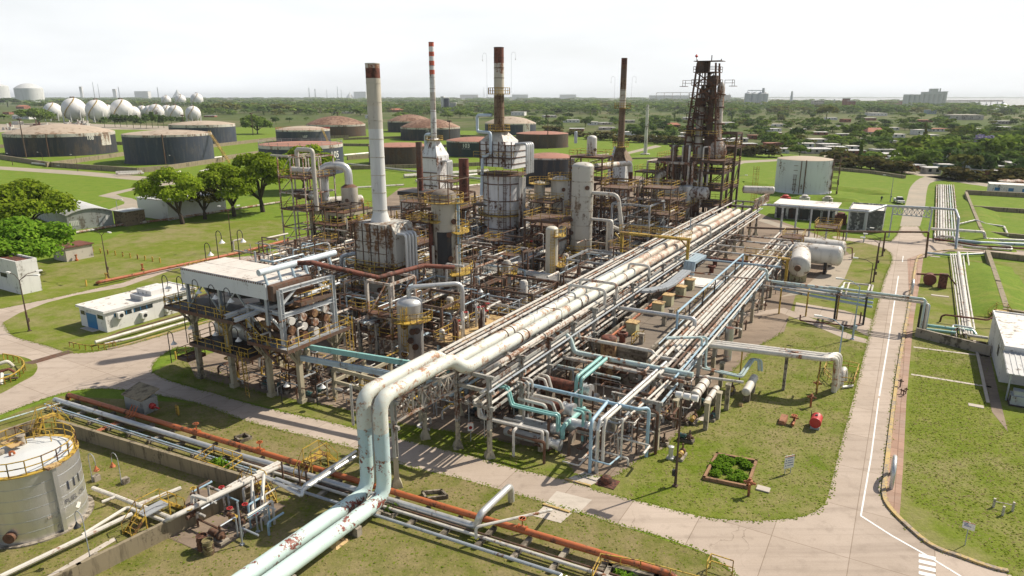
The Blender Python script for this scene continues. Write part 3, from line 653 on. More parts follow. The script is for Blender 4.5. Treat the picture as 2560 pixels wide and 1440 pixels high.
for (x, y, dm, by), nm in zip(SPH, names):
    g = P(x, by); r = RW(g, dm); c = Vector((g.x, g.y, max(ZT(g, y), r*1.05)))
    t = thing('sphere_tank', 'white spherical gas tank on legs, '+nm, 'sphere tank', g, 'white sphere tanks')
    m = MB(); m.lathe(c, [(max(r*math.sin(a), 1e-4), -r*math.cos(a)) for a in [math.pi*i/14 for i in range(15)]], 24); m.build('shell', spherew, t)
    for k in range(8):
        a = k*math.pi/4+.2; m = MB(); q = Vector((g.x+math.cos(a)*r*.97, g.y+math.sin(a)*r*.97, 0)); m.tube([q, q+Z*c.z], r*.045, 6); m.build('leg', spherew, t)
    m = MB()
    for i in range(10):
        f0, f1 = i/10, (i+1)/10; a0, a1 = -2.2+f0*1.5, -2.2+f1*1.5
        fn = lambda f, a: c+Vector((math.cos(a)*math.sin(math.pi*(.75-.62*f)), math.sin(a)*math.sin(math.pi*(.75-.62*f)), -math.cos(math.pi*(.25+.62*f))))*r*1.06
        m.beam(fn(f0, a0), fn(f1, a1), r*.05)
    m.build('stair', yellow, t)
    m = MB(); m.cbox(c+Z*r*1.0, r*.28, r*.28, r*.1); m.build('top_platform', rusty, t)
for cx, by, rm, tp, wd, nm in ((78, 260, 221, 208, 62, 'beside the left woods'), (-8, 252, 215, 209, 60, 'cut by the picture edge')):
    tank('tall white cylindrical gas tank with a domed lid '+nm, cx, by, rm, tp, wd, lngwhite, lngwhite, None)
# ================================================================== TOWN, WOODS AND FAR BUILDINGS
HOUSES = []
def house(px, by, wpx, hpx, wm, rm, desc, pitched=0, depth=.8, ang=None, cat='house'):
    g = P(px, by); w_ = RW(g, wpx)*2; h = max(ZT(g, by-hpx), 2.2); dep = w_*depth
    rg = random.uniform(-.25, .25) if ang is None else ang
    x = Vector((math.cos(rg), math.sin(rg), 0)); y = Vector((-x.y, x.x, 0)); p = g-x*w_/2
    t = thing('house' if cat == 'house' else cat.replace(' ', '_'), desc, cat, g, 'houses of the town' if cat == 'house' else None)
    b = [p, p+x*w_, p+x*w_+y*dep, p+y*dep]
    m = MB(); m.hexa(b, [k+Z*h for k in b]); m.build('wall', wm, t)
    o = .4
    b2 = [p-x*o-y*o, p+x*(w_+o)-y*o, p+x*(w_+o)+y*(dep+o), p-x*o+y*(dep+o)]
    m = MB()
    if pitched:
        rh = w_*.16*pitched; b3 = [k+Z*(h+.004) for k in b2]; a, c = (b3[0]+b3[3])/2+x*w_*.2+Z*rh, (b3[1]+b3[2])/2-x*w_*.2+Z*rh
        m.add(b3+[a, c], [(3, 2, 1, 0), (0, 1, 5, 4), (2, 3, 4, 5), (1, 2, 5), (3, 0, 4)])
    else: b3 = [k+Z*(h+.004) for k in b2]; m.hexa(b3, [k+Z*.3 for k in b3])
    m.build('roof', rm, t)
    for k in range(2 if w_ < 14 else 4):
        q = p+x*w_*((k+.5)/(2 if w_ < 14 else 4))-y*.06+Z*h*.35; bb = [q-x*.6-y*.02, q+x*.6-y*.02, q+x*.6+y*.03, q-x*.6+y*.03]
        m = MB(); m.hexa(bb, [v+Z*1.2 for v in bb]); m.build('window', glassm, t)
    HOUSES.append((px, by, wpx, hpx)); return t
zinc = paint('zinc_roof', (.66, .65, .64), .25, (.35, .28, .23), .15, .5, streak=0)
dullw = paint('dull_render', (.50, .46, .41), .3, (.3, .27, .23), .2, .85)
for a in [(2191, 337, 44, 6, dullw, tile, 'house with an orange hipped tile roof above the town roofs', 1.4), (2170, 356, 24, 6, brick, zinc, 'low brick house with a pale flat roof', 0), (2215, 361, 52, 8, dullw, zinc, 'wide house with a bright zinc roof', 0),
          (2090, 378, 42, 7, dullw, zinc, 'plain rendered house with a zinc roof behind the hedge', 0), (2143, 388, 40, 8, brick, zinc, 'brick house with a bright zinc roof behind the hedge', 0), (2217, 386, 52, 9, dullw, zinc, 'long rendered house with a flat zinc roof', 0),
          (2236, 398, 62, 8, brick, zinc, 'long low brick house right behind the hedge', 0), (1938, 371, 40, 12, brick, brick, 'red brick house behind the white storage tank', 0), (1945, 383, 52, 9, whitewall, zinc, 'white house next to the white storage tank', 0),
          (2050, 384, 66, 6, dullw, zinc, 'low long shed with a pale roof at the hedge', 0), (2281, 412, 26, 8, whitewall, zinc, 'small white house at the end of the hedge', 0), (2361, 426, 34, 9, bluegrey, zinc, 'blue-walled house with a white roof near the track', 0),
          (2441, 421, 52, 18, whitewall, zinc, 'tall white cubic house beyond the pipe bundle', 0), (2489, 430, 40, 11, dullw, zinc, 'grey house with a zinc lean-to roof', 0), (2545, 422, 40, 10, dullw, zinc, 'house with a white roof at the picture edge', 0),
          (2498, 358, 56, 11, brick, zinc, 'brick house under the lilac tree with a pale roof', 0), (2377, 380, 34, 8, dullw, zinc, 'small house with a white roof among trees', 0), (2303, 337, 28, 12, whitewall, whiteroof, 'white two-storey house among trees', 0),
          (1686, 321, 30, 9, brick, tile, 'brick house with a reddish roof left of the tall tower', 1.0), (1482, 313, 24, 8, whitewall, whiteroof, 'white square house behind the hedge', 0), (1516, 312, 30, 5, dullw, zinc, 'grey low house next to a white square one', 0),
          (1294, 289, 34, 9, whitewall, zinc, 'white shed beyond the blue tank', 0), (1376, 294, 32, 5, dullw, zinc, 'grey-roofed shed beyond the red-roofed tank', 0), (1888, 348, 30, 9, brick, brick, 'dark red brick house near the tower', 0), (1852, 355, 34, 7, dullw, zinc, 'pale-roofed house near the tower', 0),
          (1720, 272, 20, 6, dullw, tile, 'distant house with a red roof', .8), (2080, 300, 26, 6, whitewall, whiteroof, 'white house far into the town', 0), (2200, 290, 40, 7, whitewall, zinc, 'long white building far into the town', 0), (2420, 300, 70, 12, dullw, dullw, 'long dull flat-roofed building far into the town', 0),
          (2330, 285, 22, 10, bluegrey, zinc, 'dark blue-grey shed below the grain elevator', 0), (2000, 330, 30, 7, brick, zinc, 'brick house in the middle of the town', 0), (2110, 322, 26, 6, dullw, zinc, 'pale house in the middle of the town', 0), (2440, 330, 36, 7, brick, zinc, 'brick house below the long dull building', 0),
          (52, 298, 50, 9, whitewall, zinc, 'white gabled shed beside the round tree', .6), (50, 272, 24, 6, brick, tile, 'orange-roofed house by the tall gas tank', .8), (15, 286, 18, 5, brick, tile, 'small brick house at the left woods', 0), (523, 293, 26, 4, brick, zinc, 'low pale-roofed hut in the field', 0),
          (924, 296, 22, 8, whitewall, zinc, 'white corrugated shed behind the chimney', 0), (1058, 262, 18, 8, whitewall, whiteroof, 'white building beside the dark twin block', 0), (820, 282, 40, 4, dullw, zinc, 'long low roof between the trees', 0), (868, 284, 30, 4, dullw, zinc, 'low grey roof between the trees', 0), (990, 280, 40, 5, brick, tile, 'low building with a red roof', .6)]:
    house(*a[:4], a[4], a[5], a[6], a[7])
hy = lambda px: float(np.interp(px, [1372, 1690, 1905, 2080, 2275, 2420, 2640], [333, 364, 393, 411, 437, 455, 460]))
for i in range(90):
    px = random.uniform(1640, 2600); by = hy(px)-random.uniform(9, 46)*(1 if px > 2050 else .6)
    if any(abs(px-h[0]) < (h[2]+34)*.5 and abs(by-h[1]) < 6 for h in HOUSES) or 1925 < px < 2080 and by > 385: continue
    if len(HOUSES) < 84: house(px, by, random.uniform(24, 46), random.uniform(7, 11), random.choice([dullw, whitewall, whitewall, brick]), random.choice([zinc, zinc, whiteroof]), 'low house with a pale roof in the first rows behind the hedge')
for i in range(75):
    px, by = random.uniform(1340, 2550), random.uniform(296, 412)
    if any(abs(px-h[0]) < h[2] and abs(by-h[1]) < 9 for h in HOUSES) or by > 330+max(0, (px-1400))*.085: continue
    house(px, by, random.uniform(20, 44), random.uniform(5, 9), random.choice([brick, dullw, whitewall, whitewall]), random.choice([zinc, zinc, whiteroof, tile]), 'low town house with a pale roof among trees')
# ---- trees one by one
def near(px, py):
    L = [('the orange-tiled house', 2191, 337), ('the lilac tree', 2452, 352), ('the white cubic house', 2441, 421), ('the white storage tank', 2003, 440), ('the tall refinery tower', 1745, 330), ('the brown stack', 1547, 300),
         ('the grain elevator', 2310, 262), ('the grey silos', 1885, 262), ('the red-roofed brick house', 1686, 321), ('the blue-walled house', 2361, 426), ('the white square house', 1482, 313), ('the gravel track bend', 2320, 442), ('the blue tank', 1276, 338)]
    n = min(L, key=lambda l: (l[1]-px)**2+((l[2]-py)*3)**2); dx, dy = px-n[1], py-n[2]
    rel = 'beyond' if dy < -12 and abs(dx) < 90 else 'before' if dy > 12 and abs(dx) < 90 else 'left of' if dx < 0 else 'right of'
    return rel+' '+n[0]
TR = []
def hedge_y(px): return float(np.interp(px, [1372, 1460, 1560, 1690, 1800, 1905, 2080, 2275, 2340, 2420, 2560], [333, 346, 357, 364, 384, 393, 411, 437, 443, 455, 458]))
for i in range(46):      # hedge of brownish trees along the fence
    px = 1372+i*(2540-1372)/45+random.uniform(-6, 6)
    if 2285 < px < 2365 or 1935 < px < 2075 or 2440 < px < 2475: continue
    g = P(px, hedge_y(px)+random.uniform(-3, 1)); sc = ZC(g)/330
    smalltree(g, random.uniform(5.4, 7.6)*(.9 if px > 2080 else 1), random.uniform(10, 13), 'bush', 'brownish', 'of the fence hedge '+near(px, hedge_y(px)), 'brownish trees of the hedge')
cand = 0
while len(TR) < 205 and cand < 6000:
    cand += 1
    px, py = random.uniform(1290, 2600), random.uniform(268, 445)
    if py > hedge_y(px)-8: continue
    if any(abs(px-h[0]) < h[2]*.5+5 and -3 < py-h[1] < 14 for h in HOUSES): continue
    if any(abs(px-a) < 17*(py-235)/90 and abs(py-b_) < 5*(py-235)/90 for a, b_ in TR): continue
    TR.append((px, py)); g = P(px, py); tone = random.choice(['dark', 'mid-green', 'mid-green', 'olive', 'light green', 'mid-green', 'dark', 'light green'])
    shp = random.choice(['round', 'bush', 'wide', 'round', 'bush', 'tall' if random.random() < .3 else 'round'])
    smalltree(g, random.uniform(6.5, 10.5)*(1.4 if shp == 'tall' else 1), random.uniform(9, 14)*(.5 if shp == 'tall' else 1), shp, tone, near(px, py))
smalltree(P(2452, 376), 11, 10, 'bush', 'lilac', 'in blossom among the green trees')
for px, py, hh, ww in ((2494, 408, 13, 15), (2300, 395, 13, 12), (2345, 405, 12, 16), (2410, 350, 12, 12), (2065, 305, 22, 26), (2530, 395, 13, 17), (2245, 410, 9, 9)):
    smalltree(P(px, py), hh, ww, 'round', 'olive' if px == 2065 else 'light green', near(px, py))
for i, (px, by, hpx) in enumerate([(262, 319, 30), (288, 318, 36), (302, 318, 32), (318, 318, 34), (334, 320, 36), (352, 320, 28), (367, 322, 42), (382, 321, 48), (396, 320, 38), (410, 320, 36), (430, 314, 26), (452, 312, 22)]):
    g = P(px, by); smalltree(g, ZT(g, by-hpx), RW(g, 26)*2, 'round', 'dark', 'of the row in front of the sphere tanks', 'dark trees before the sphere tanks')
for px, by, hpx, wpx, tone in [(20, 268, 26, 50, 'dark'), (60, 292, 20, 40, 'mid-green'), (10, 300, 16, 30, 'mid-green'), (110, 275, 22, 40, 'mid-green'), (150, 262, 16, 50, 'mid-green'), (690, 312, 22, 22, 'dark'), (724, 307, 15, 20, 'dark'), (766, 302, 10, 14, 'mid-green'), (1085, 292, 20, 30, 'mid-green'),
                           (660, 288, 26, 50, 'dark'), (700, 286, 30, 60, 'olive'), (740, 286, 22, 40, 'light green'), (780, 288, 20, 40, 'mid-green'), (830, 290, 20, 36, 'mid-green'), (860, 280, 20, 26, 'olive'), (900, 290, 22, 40, 'mid-green'), (950, 290, 20, 40, 'mid-green'), (1000, 298, 20, 40, 'mid-green'), (1045, 286, 24, 34, 'dark'),
                           (1120, 300, 18, 40, 'mid-green'), (1150, 296, 22, 40, 'light green'), (1185, 300, 20, 40, 'mid-green'), (1225, 296, 22, 40, 'light green'), (540, 285, 30, 30, 'olive'), (565, 286, 34, 34, 'olive'), (590, 286, 30, 30, 'olive'), (620, 284, 28, 34, 'mid-green'), (515, 283, 26, 30, 'mid-green')]:
    g = P(px, by); smalltree(g, ZT(g, by-hpx), RW(g, wpx)*2, 'round', tone, 'in the fields behind the '+('sphere tanks' if px < 600 else 'dark storage tanks'), 'trees beyond the tank field')
# ---- woods: beyond the trees one can tell apart
items = {k: [] for k in ('d', 'm', 'o', 'l')}
def addwood(px, py, h, wd): items[random.choice('ddmmmol')].append((P(px, py), h, wd, random.choice([0, 1, 2, 3, 6, 7, 6, 7])))
for i in range(1750):
    px = random.uniform(-60, 2620); py = 248.5+(random.random()**1.4)*38
    if px > 1850 and py < 256+max(0, (px-2330))*.11: continue
    if 430 < px < 1240 and py > 282: continue
    if px < 520 and py > 270: continue
    if 1090 < px < 1140 and py > 262: continue
    d = P(px, py).y; addwood(px, py, random.uniform(9, 15)+d*.0016, random.uniform(14, 22)+d*.012)
for i in range(1000):     # lower tree cover of the town, between the single trees
    px, py = random.uniform(1270, 2620), random.uniform(272, 420)
    if py > hedge_y(px)-14 or any(abs(px-h[0]) < h[2]*.6+4 and -3 < py-h[1] < 14 for h in HOUSES): continue
    addwood(px, py, random.uniform(4, 7), random.uniform(8, 13))
for i in range(330): addwood(random.uniform(500, 1300), random.uniform(256, 284)+random.random()*9, random.uniform(8, 15), random.uniform(14, 24))
for i in range(130): addwood(random.uniform(-60, 540), random.uniform(246, 262), random.uniform(14, 22), random.uniform(30, 60))
for i in range(120): addwood(random.uniform(-60, 1500), random.uniform(246.2, 249), random.uniform(15, 26), random.uniform(60, 110))
for k, mt in (('d', leaf_d), ('m', leaf_m), ('o', leaf_o), ('l', leaf_l)): mass('woodland', items[k], mt)
fs = [(P(random.uniform(1650, 2700), random.uniform(243.4, 244.8)), random.uniform(14, 24), random.uniform(120, 260), random.randrange(5)) for i in range(240)]
mass('far_shore_trees', fs, leaf_m)
# ---- far buildings
sil = paint('silo_grey', (.42, .45, .47), .2, (.3, .3, .3), .05, .6); elev = paint('elevator_concrete', (.46, .50, .46), .2, (.36, .36, .32), .03, .8)
def silos(label, xs, by, ty, wpx, mat, roof=True, name='grain_silo', cat='grain silo'):
    g0 = P(sum(xs)/len(xs), by); t = thing(name, label, cat, g0)
    for x in xs:
        g = P(x, by); r = RW(g, wpx); h = ZT(g, ty); m = MB(); m.lathe(g, [(r, 0), (r, h), (r*.15, h+r*.45)] if roof else [(r, 0), (r, h)], 16); m.build('silo_cylinder', mat, t)
    return t, g0
t, g = silos('cluster of grey grain silos with a conveyor frame on top', [1868, 1883, 1898, 1910], 264, 234, 17, sil)
h0, h1 = ZT(g, 234), ZT(g, 226); m = MB()
a, b_ = Vector((P(1866, 264).x, g.y, 0)), Vector((P(1908, 264).x, g.y, 0))
m.beam(a+Z*h1, b_+Z*h1, 2.5)
for k in range(5): q = a.lerp(b_, k/4); m.beam(q+Z*h0, q+Z*h1, 1)
q = Vector((P(1905, 264).x, g.y, 0)); m.beam(q+Z*h0, q+Z*ZT(g, 220), 7); m.build('conveyor_frame', sil, t)
t, g = silos('huge pale green grain elevator of joined concrete cylinders', [2262, 2274, 2286, 2298, 2310, 2322, 2334, 2346, 2356], 266, 236, 13, elev, False, 'grain_elevator', 'grain elevator')
m = MB(); q = lambda x: Vector((P(x, 266).x, g.y, 0)); hh = lambda y: ZT(g, y)
m.beam(q(2300)+Z*hh(233), q(2360)+Z*hh(233), 14, hh(230)-hh(236)); m.beam(q(2319)+Z*hh(226), q(2337)+Z*hh(226), 12, hh(222)-hh(231)); m.beam(q(2344)+Z*hh(236), q(2344)+Z*hh(221), 4)
m.beam(q(2300)+Z*hh(230.5), q(2365)+Z*hh(229), 2); m.build('head_house', elev, t)
def block(label, x0, x1, by, ty, mat, cat='building', name='far_building', depth=20, extra=None):
    g = P((x0+x1)/2, by); w_ = RW(g, x1-x0)*2; h = ZT(g, ty); t = thing(name, label, cat, g); p = g-Vector((w_/2, 0, 0))
    b = [p, p+Vector((w_, 0, 0)), p+Vector((w_, depth, 0)), p+Vector((0, depth, 0))]
    m = MB(); m.hexa(b, [k+Z*h for k in b]); m.build('wall', mat, t)
    m = MB(); o = .6; b2 = [b[0]+Vector((-o, -o, 0)), b[1]+Vector((o, -o, 0)), b[2]+Vector((o, o, 0)), b[3]+Vector((-o, o, 0))]; b2 = [k+Z*(h+.01) for k in b2]; m.hexa(b2, [k+Z*h*.05 for k in b2]); m.build('roof', zinc, t)
    if extra:
        m = MB(); nx, nz = extra
        for i in range(nx):
            for j in range(nz):
                q = p+Vector((w_*(i+.3)/nx, -.25, h*(j+.35)/nz)); bb = [q, q+Vector((w_*.4/nx, 0, 0)), q+Vector((w_*.4/nx, .2, 0)), q+Vector((0, .2, 0))]; m.hexa(bb, [k+Z*h*.4/nz for k in bb])
        m.build('window_rows', glassm, t)
    return t
block('long pale warehouse on the horizon left of the tower', 1625, 1722, 252, 239, whitewall, 'warehouse', 'warehouse', 40); block('dark half of the twin block among the woods', 1111, 1122, 281, 246, tankblue); block('pale half of the twin block among the woods', 1103, 1109.5, 281, 243, lngwhite)
block('grey low annexe beside the dark twin block', 1124, 1140, 279, 258, shedgrey); block('white and brick apartment block in the town', 2034, 2058, 272, 252, dullw, 'apartment block', 'apartment_block', 20, (5, 4)); block('brick apartment tower with a flat top', 2110, 2122, 276, 247, brick, 'apartment block', 'apartment_block', 14, (3, 7))
block('dark brick apartment tower next to a taller one', 2122.5, 2136, 280, 253, brick, 'apartment block', 'apartment_block', 14, (3, 6)); block('pale industrial hall by the river', 2366, 2420, 264, 256, dullw, 'warehouse', 'warehouse', 40); block('low brick hall before the grain elevator', 2210, 2256, 262, 253, brick, 'warehouse', 'warehouse', 30)
block('pale block among the woods behind the sphere tanks', 338, 372, 240.5+8, 229, whitewall, 'warehouse', 'warehouse', 60); block('white block on the left horizon', 284, 292, 247, 224, whitewall); block('thin white tower on the left horizon', 202, 208, 247, 218, whitewall); block('pale works on the horizon right of the striped stack', 1150, 1195, 247, 237, dullw, 'warehouse', 'warehouse', 60)
block('pale hangar on the horizon behind the white chimney', 885, 915, 247, 230, lngwhite, 'warehouse', 'warehouse', 60); block('pale long roof between brown stack and tank stack', 1280, 1320, 249, 237, whitewall, 'warehouse', 'warehouse', 60); block('white works seen left of the brown stack', 1400, 1440, 249, 237, whitewall, 'warehouse', 'warehouse', 60); block('grey port building right of the tower', 1780, 1826, 254, 238, dullw, 'warehouse', 'warehouse', 50)
def mast(label, x, by, ty, wpx=1.6, mat=sil, name='mast', cat='mast'):
    g = P(x, by); m = MB(); r = RW(g, wpx); h = ZT(g, ty); m.tube([g, g+Z*h], r, 6, r2=r*.5); m.lathe(g, [(r*1.8, 0), (r*1.8, h*.04), (r, h*.04)], 6); return solo(m, name, mat, label, cat, loc=g)
for i, (x, by, ty, wd) in enumerate([(240, 262, 205, 2), (252, 262, 210, 1.6), (300, 247, 217, 3), (397, 247, 218, 3.5), (774, 247, 219, 3), (789, 247, 222, 4), (845, 247, 216, 2), (854, 247, 224, 2), (818, 247, 224, 2), (1210, 250, 218, 1.6), (1218, 250, 212, 1.6), (1977, 262, 228, 8), (2085, 262, 248, 6), (2492, 264, 252, 3), (2465, 262, 250, 2), (1804, 250, 228, 4), (1822, 250, 234, 3)]):
    mast('thin tower standing up from the horizon haze', x, by, ty, wd)
for x, by, ty, wp in ((2505, 276, 257, 62), (875, 247, 233, 24), (445, 247, 226, 30)):
    g = P(x, by); r = RW(g, wp); m = MB(); m.lathe(g, [(r, 0), (r, 1), (r*.08, ZT(g, ty)), (r*.08, ZT(g, ty-2))], 20); solo(m, 'conical_store', lngwhite, 'pale conical storage hall '+('by the river' if x > 2000 else 'on the horizon behind the woods' if x > 500 else 'beyond the far sphere tanks'), 'storage hall', loc=g)
m = MB(); a, b_ = P(2360, 263), P(2505, 263); a, b_ = a+Z*ZT(a, 252.5), b_+Z*ZT(b_, 252)
m.beam(a, b_, 5)
for k in range(6): q = a.lerp(b_, k/5); m.beam(Vector((q.x, q.y, 0)), q, 2.5)
solo(m, 'conveyor_bridge', dullw, 'long conveyor bridge running right from the grain elevator', 'conveyor')
m = MB(); a, b_ = P(1640, 252), P(1720, 252); a, b_ = a+Z*ZT(a, 232), b_+Z*ZT(b_, 231)
m.beam(a, b_, 4)
for k in range(5): q = a.lerp(b_, k/4); m.beam(Vector((q.x, q.y, 0)), q, 3)
solo(m, 'conveyor_bridge', dullw, 'conveyor bridge above the long pale warehouse', 'conveyor')
# ================================================================== PLANT BUILDERS
def pipe(label, pts, r, mat, group=None, n=8, bend=None, flanges=0, name='pipe'):
    m = MB(); m.tube(pts, r, n, bend)
    if flanges:
        for k in range(flanges):
            L = [(b_-a).length for a, b_ in zip(pts, pts[1:])]; s = sum(L)*(k+.5)/flanges; i = 0
            while i < len(L)-1 and s > L[i]: s -= L[i]; i += 1
            d = (pts[i+1]-pts[i]).normalized(); q = pts[i]+d*min(s, L[i]); m.tube([q-d*r*.35, q+d*r*.35], r*1.45, n)
    return solo(m, name, mat, label, 'pipe', group, loc=pts[0])
def railpart(pts, parent, mat=None, h=1.05, closed=False, step=1.7, r=.03):
    m = MB(); m.rail(pts, h, r, closed, step); return m.build('railing', mat or yellow, parent)
def ringdeck(t, c, r, z, a0, a1, wd=1.0, rail=True, mat=None):
    c = Vector(c); k = max(4, int(abs(a1-a0)/.3)); pi = [Vector((math.cos(a0+(a1-a0)*i/k), math.sin(a0+(a1-a0)*i/k), 0)) for i in range(k+1)]
    m = MB()
    for p, q in zip(pi, pi[1:]):
        b = [c+p*(r+.03), c+p*(r+wd), c+q*(r+wd), c+q*(r+.03)]
        if a1 < a0: b.reverse()
        b = [v+Z*z for v in b]; m.hexa([v-Z*.12 for v in b], b)
    d = m.build('platform', mat or yellow, t)
    if rail: railpart([c+p*(r+wd-.04)+Z*z for p in pi], d, step=1.4)
    return d
def cvec(px, by): p = P(px, by); d = Vector((p.x, p.y, 0)).normalized(); return p, d, math.atan2(-d.y, -d.x)
def vessel(label, px, by, ty, wpx, mat, name='column', cat='process column', z0=0., headmat=None, dome=.5, cone=False, bands=0, plats=(), ladder=None, legs=0, nozz=3, pos_=None, bandmat=None, cage=True, ref=None, sides=24):
    p, d, face = cvec(px, by)
    if pos_ is not None: p = Vector(pos_)
    q = p if ref is None else p
    zt = ZT(p, ty); zb = z0; r = RW(Vector((p.x, p.y, (zt+zb)/2)), wpx)
    t = thing(name, label, cat, p); m = MB(); hd = r*dome; zs = zt-hd
    m.lathe(p, [(r*.96, zb), (r, zb+.1), (r, zs)], sides); m.build('shell', mat, t)
    m = MB(); m.lathe(p+Z*zs, [(r, 0), (r*.4, hd*.8), (r*.25, hd)] if cone else [(r, 0)]+[(max(r*math.cos(a), 1e-4), hd*math.sin(a)) for a in [math.pi*i/12 for i in range(1, 7)]], sides); m.build('head', headmat or mat, t)
    for i in range(bands):
        z = zb+(zs-zb)*(i+1)/(bands+1); m = MB(); m.lathe(p, [(r, z-.06), (r+.05, z-.06), (r+.05, z+.06), (r, z+.06)], sides); m.build('stiffening_band', bandmat or mat, t)
    for z, a0, a1, wd in plats: ringdeck(t, p, r, zb+(zs-zb)*z, face+a0, face+a1, wd)
    if ladder is not None:
        a = face+ladder; o = Vector((math.cos(a), math.sin(a), 0)); m = MB(); m.ladder(p+o*(r+.22), zb, zs, Vector((-o.y, o.x, 0)), .5, o if cage else None); m.build('ladder', yellow, t)
    rg = random.Random(int(px*7+by))
    for i in range(nozz):
        a = face+rg.uniform(-1.1, 1.1); z = zb+(zs-zb)*rg.uniform(.12, .9); o = Vector((math.cos(a), math.sin(a), 0)); m = MB(); rr = min(.28, r*.22)
        m.tube([p+o*(r-.1)+Z*z, p+o*(r+.25)+Z*z], rr, 10); m.tube([p+o*(r+.22)+Z*z, p+o*(r+.32)+Z*z], rr*1.35, 10); m.build('nozzle', darkrust if i % 3 else rusty, t)
    if legs:
        for i in range(legs):
            a = face+i*2*math.pi/legs+.4; o = p+Vector((math.cos(a), math.sin(a), 0))*r*.85; m = MB(); m.beam(o, o+Z*(zb+.3), .22); m.build('leg', rusty, t)
    return t, p, r, zt, face
def frame(label, p, du, dv, levels, nu=1, nv=1, mat=None, post=.28, decks=(), rails=True, brace=True, deckmat=None, name='steel_structure', cat='steel structure', z0=0., rmat=None, postmat=None):
    mat = mat or rusty; p = Vector(p); t = thing(name, label, cat, p); top = levels[-1]
    for i in range(nu+1):
        for j in range(nv+1): q = p+U*du*i/nu+V*dv*j/nv; m = MB(); m.beam(q+Z*z0, q+Z*top, post); m.build('post', postmat or mat, t)
    for k, z in enumerate(levels):
        m = MB()
        for i in range(nu+1): q = p+U*du*i/nu+Z*z; m.beam(q, q+V*dv, post*.6, post)
        for j in range(nv+1): q = p+V*dv*j/nv+Z*z; m.beam(q, q+U*du, post*.6, post)
        if brace:
            zl = levels[k-1] if k else z0
            for i in (0, nu): q = p+U*du*i/nu; m.beam(q+Z*zl, q+V*dv/nv+Z*z, post*.45)
            q = p+V*(dv if k % 2 else 0); m.beam(q+Z*zl, q+U*du/nu+Z*z, post*.45)
        m.build('beam_frame', mat, t)
        if k in decks:
            m = MB(); m.box(p-V*.25-U*.25, du+.5, dv+.5, .1, z+post*.55); dk = m.build('deck', deckmat or darkrust, t)
            if rails: b = [p-V*.2-U*.2, p+V*(dv+.2)-U*.2, p+V*(dv+.2)+U*(du+.2), p-V*.2+U*(du+.2)]; railpart([q+Z*(z+post*.55+.1) for q in b], dk, rmat or yellow, closed=True)
    return t
def hvessel(label, p, axis, L, r, mat, name='horizontal_drum', cat='drum', saddles=True, sadmat=None, bands=0, dome=.45, bandmat=None, headmat=None):
    p = Vector(p); ax = Vector(axis).normalized(); t = thing(name, label, cat, Vector((*(p+ax*L/2)[:2], 0)) if p.z < 4 else p+ax*L/2-Z*r)
    m = MB(); m.lathe(p, [(r, 0), (r, L)], 22, ax); m.build('shell', mat, t)
    for s in (0, 1):
        m = MB(); pr = [(max(r*math.cos(a), 1e-4), (L if s else 0)+(1 if s else -1)*dome*r*math.sin(a)) for a in [math.pi*i/10 for i in range(6)]]
        m.lathe(p, pr if s else pr[::-1], 22, ax); m.build('end_cap', headmat or mat, t)
    for i in range(bands): s = L*(i+.5)/bands; m = MB(); m.lathe(p, [(r, s-.08), (r*1.08, s-.08), (r*1.08, s+.08), (r, s+.08)], 22, ax); m.build('band', bandmat or rusty, t)
    if saddles:
        y = ax.cross(Z)
        for s in (.2, .8):
            q = p+ax*L*s; zb = -p.z if p.z < 4 else -r-.5; b = [q-ax*.25-y*r*.75+Z*zb, q+ax*.25-y*r*.75+Z*zb, q+ax*.25+y*r*.75+Z*zb, q-ax*.25+y*r*.75+Z*zb]
            m = MB(); m.hexa(b, [v+Z*(-zb-r*.55) for v in b]); m.build('saddle', sadmat or mortar, t)
    return t
def exchanger(label, p, axis, L, r, mat, chan=None, z=None, sad=True):
    p = Vector(p); ax = Vector(axis).normalized(); t = thing('heat_exchanger', label, 'heat exchanger', p-Z*p.z if p.z < 4.2 else p-Z*r, 'heat exchangers of the plant')
    m = MB(); m.lathe(p, [(r, 0), (r, L*.8)], 16, ax); m.build('shell', mat, t)
    m = MB(); m.lathe(p, [(r*1.18, L*.8), (r*1.18, L*.84), (r*1.0, L*.84), (r*1.0, L*.95), (r*1.22, L*.95), (r*1.22, L)], 16, ax); m.build('channel_head', chan or alu, t)
    m = MB(); m.lathe(p, [(r*.3, -r*.5), (r*.85, -r*.3), (r, 0)], 16, ax); m.build('end_cap', mat, t)
    if sad:
        y = ax.cross(Z); zb = p.z if p.z < 4.2 else r+.3
        for s in (.2, .65):
            q = p+ax*L*s; b = [q-ax*.15-y*r*.7-Z*zb, q+ax*.15-y*r*.7-Z*zb, q+ax*.15+y*r*.7-Z*zb, q-ax*.15+y*r*.7-Z*zb]; m = MB(); m.hexa(b, [v+Z*(zb-r*.5) for v in b]); m.build('saddle', mortar, t)
    return t
def pump(label, p, axis, mat=None, s=1.0):
    p = Vector(p); ax = Vector(axis).normalized(); y = ax.cross(Z); t = thing('pump', label, 'pump', p, 'process pumps')
    b = [p-ax*.9*s-y*.4*s, p+ax*.9*s-y*.4*s, p+ax*.9*s+y*.4*s, p-ax*.9*s+y*.4*s]; m = MB(); m.hexa(b, [v+Z*.3*s for v in b]); m.build('plinth', mortar, t)
    m = MB(); m.lathe(p+Z*.62*s-ax*.75*s, [(.12*s, -.05), (.28*s, 0), (.28*s, .75*s), (.2*s, .8*s)], 12, ax); m.build('motor', mat or tealdk, t)
    m = MB(); m.lathe(p+Z*.62*s+ax*.25*s, [(.12*s, -.2*s), (.34*s, 0), (.34*s, .3*s), (.16*s, .34*s), (.16*s, .6*s)], 12, ax); m.tube([p+ax*.4*s+Z*.8*s, p+ax*.4*s+Z*1.5*s], .1*s, 8); m.build('casing', rusty, t)
    return t
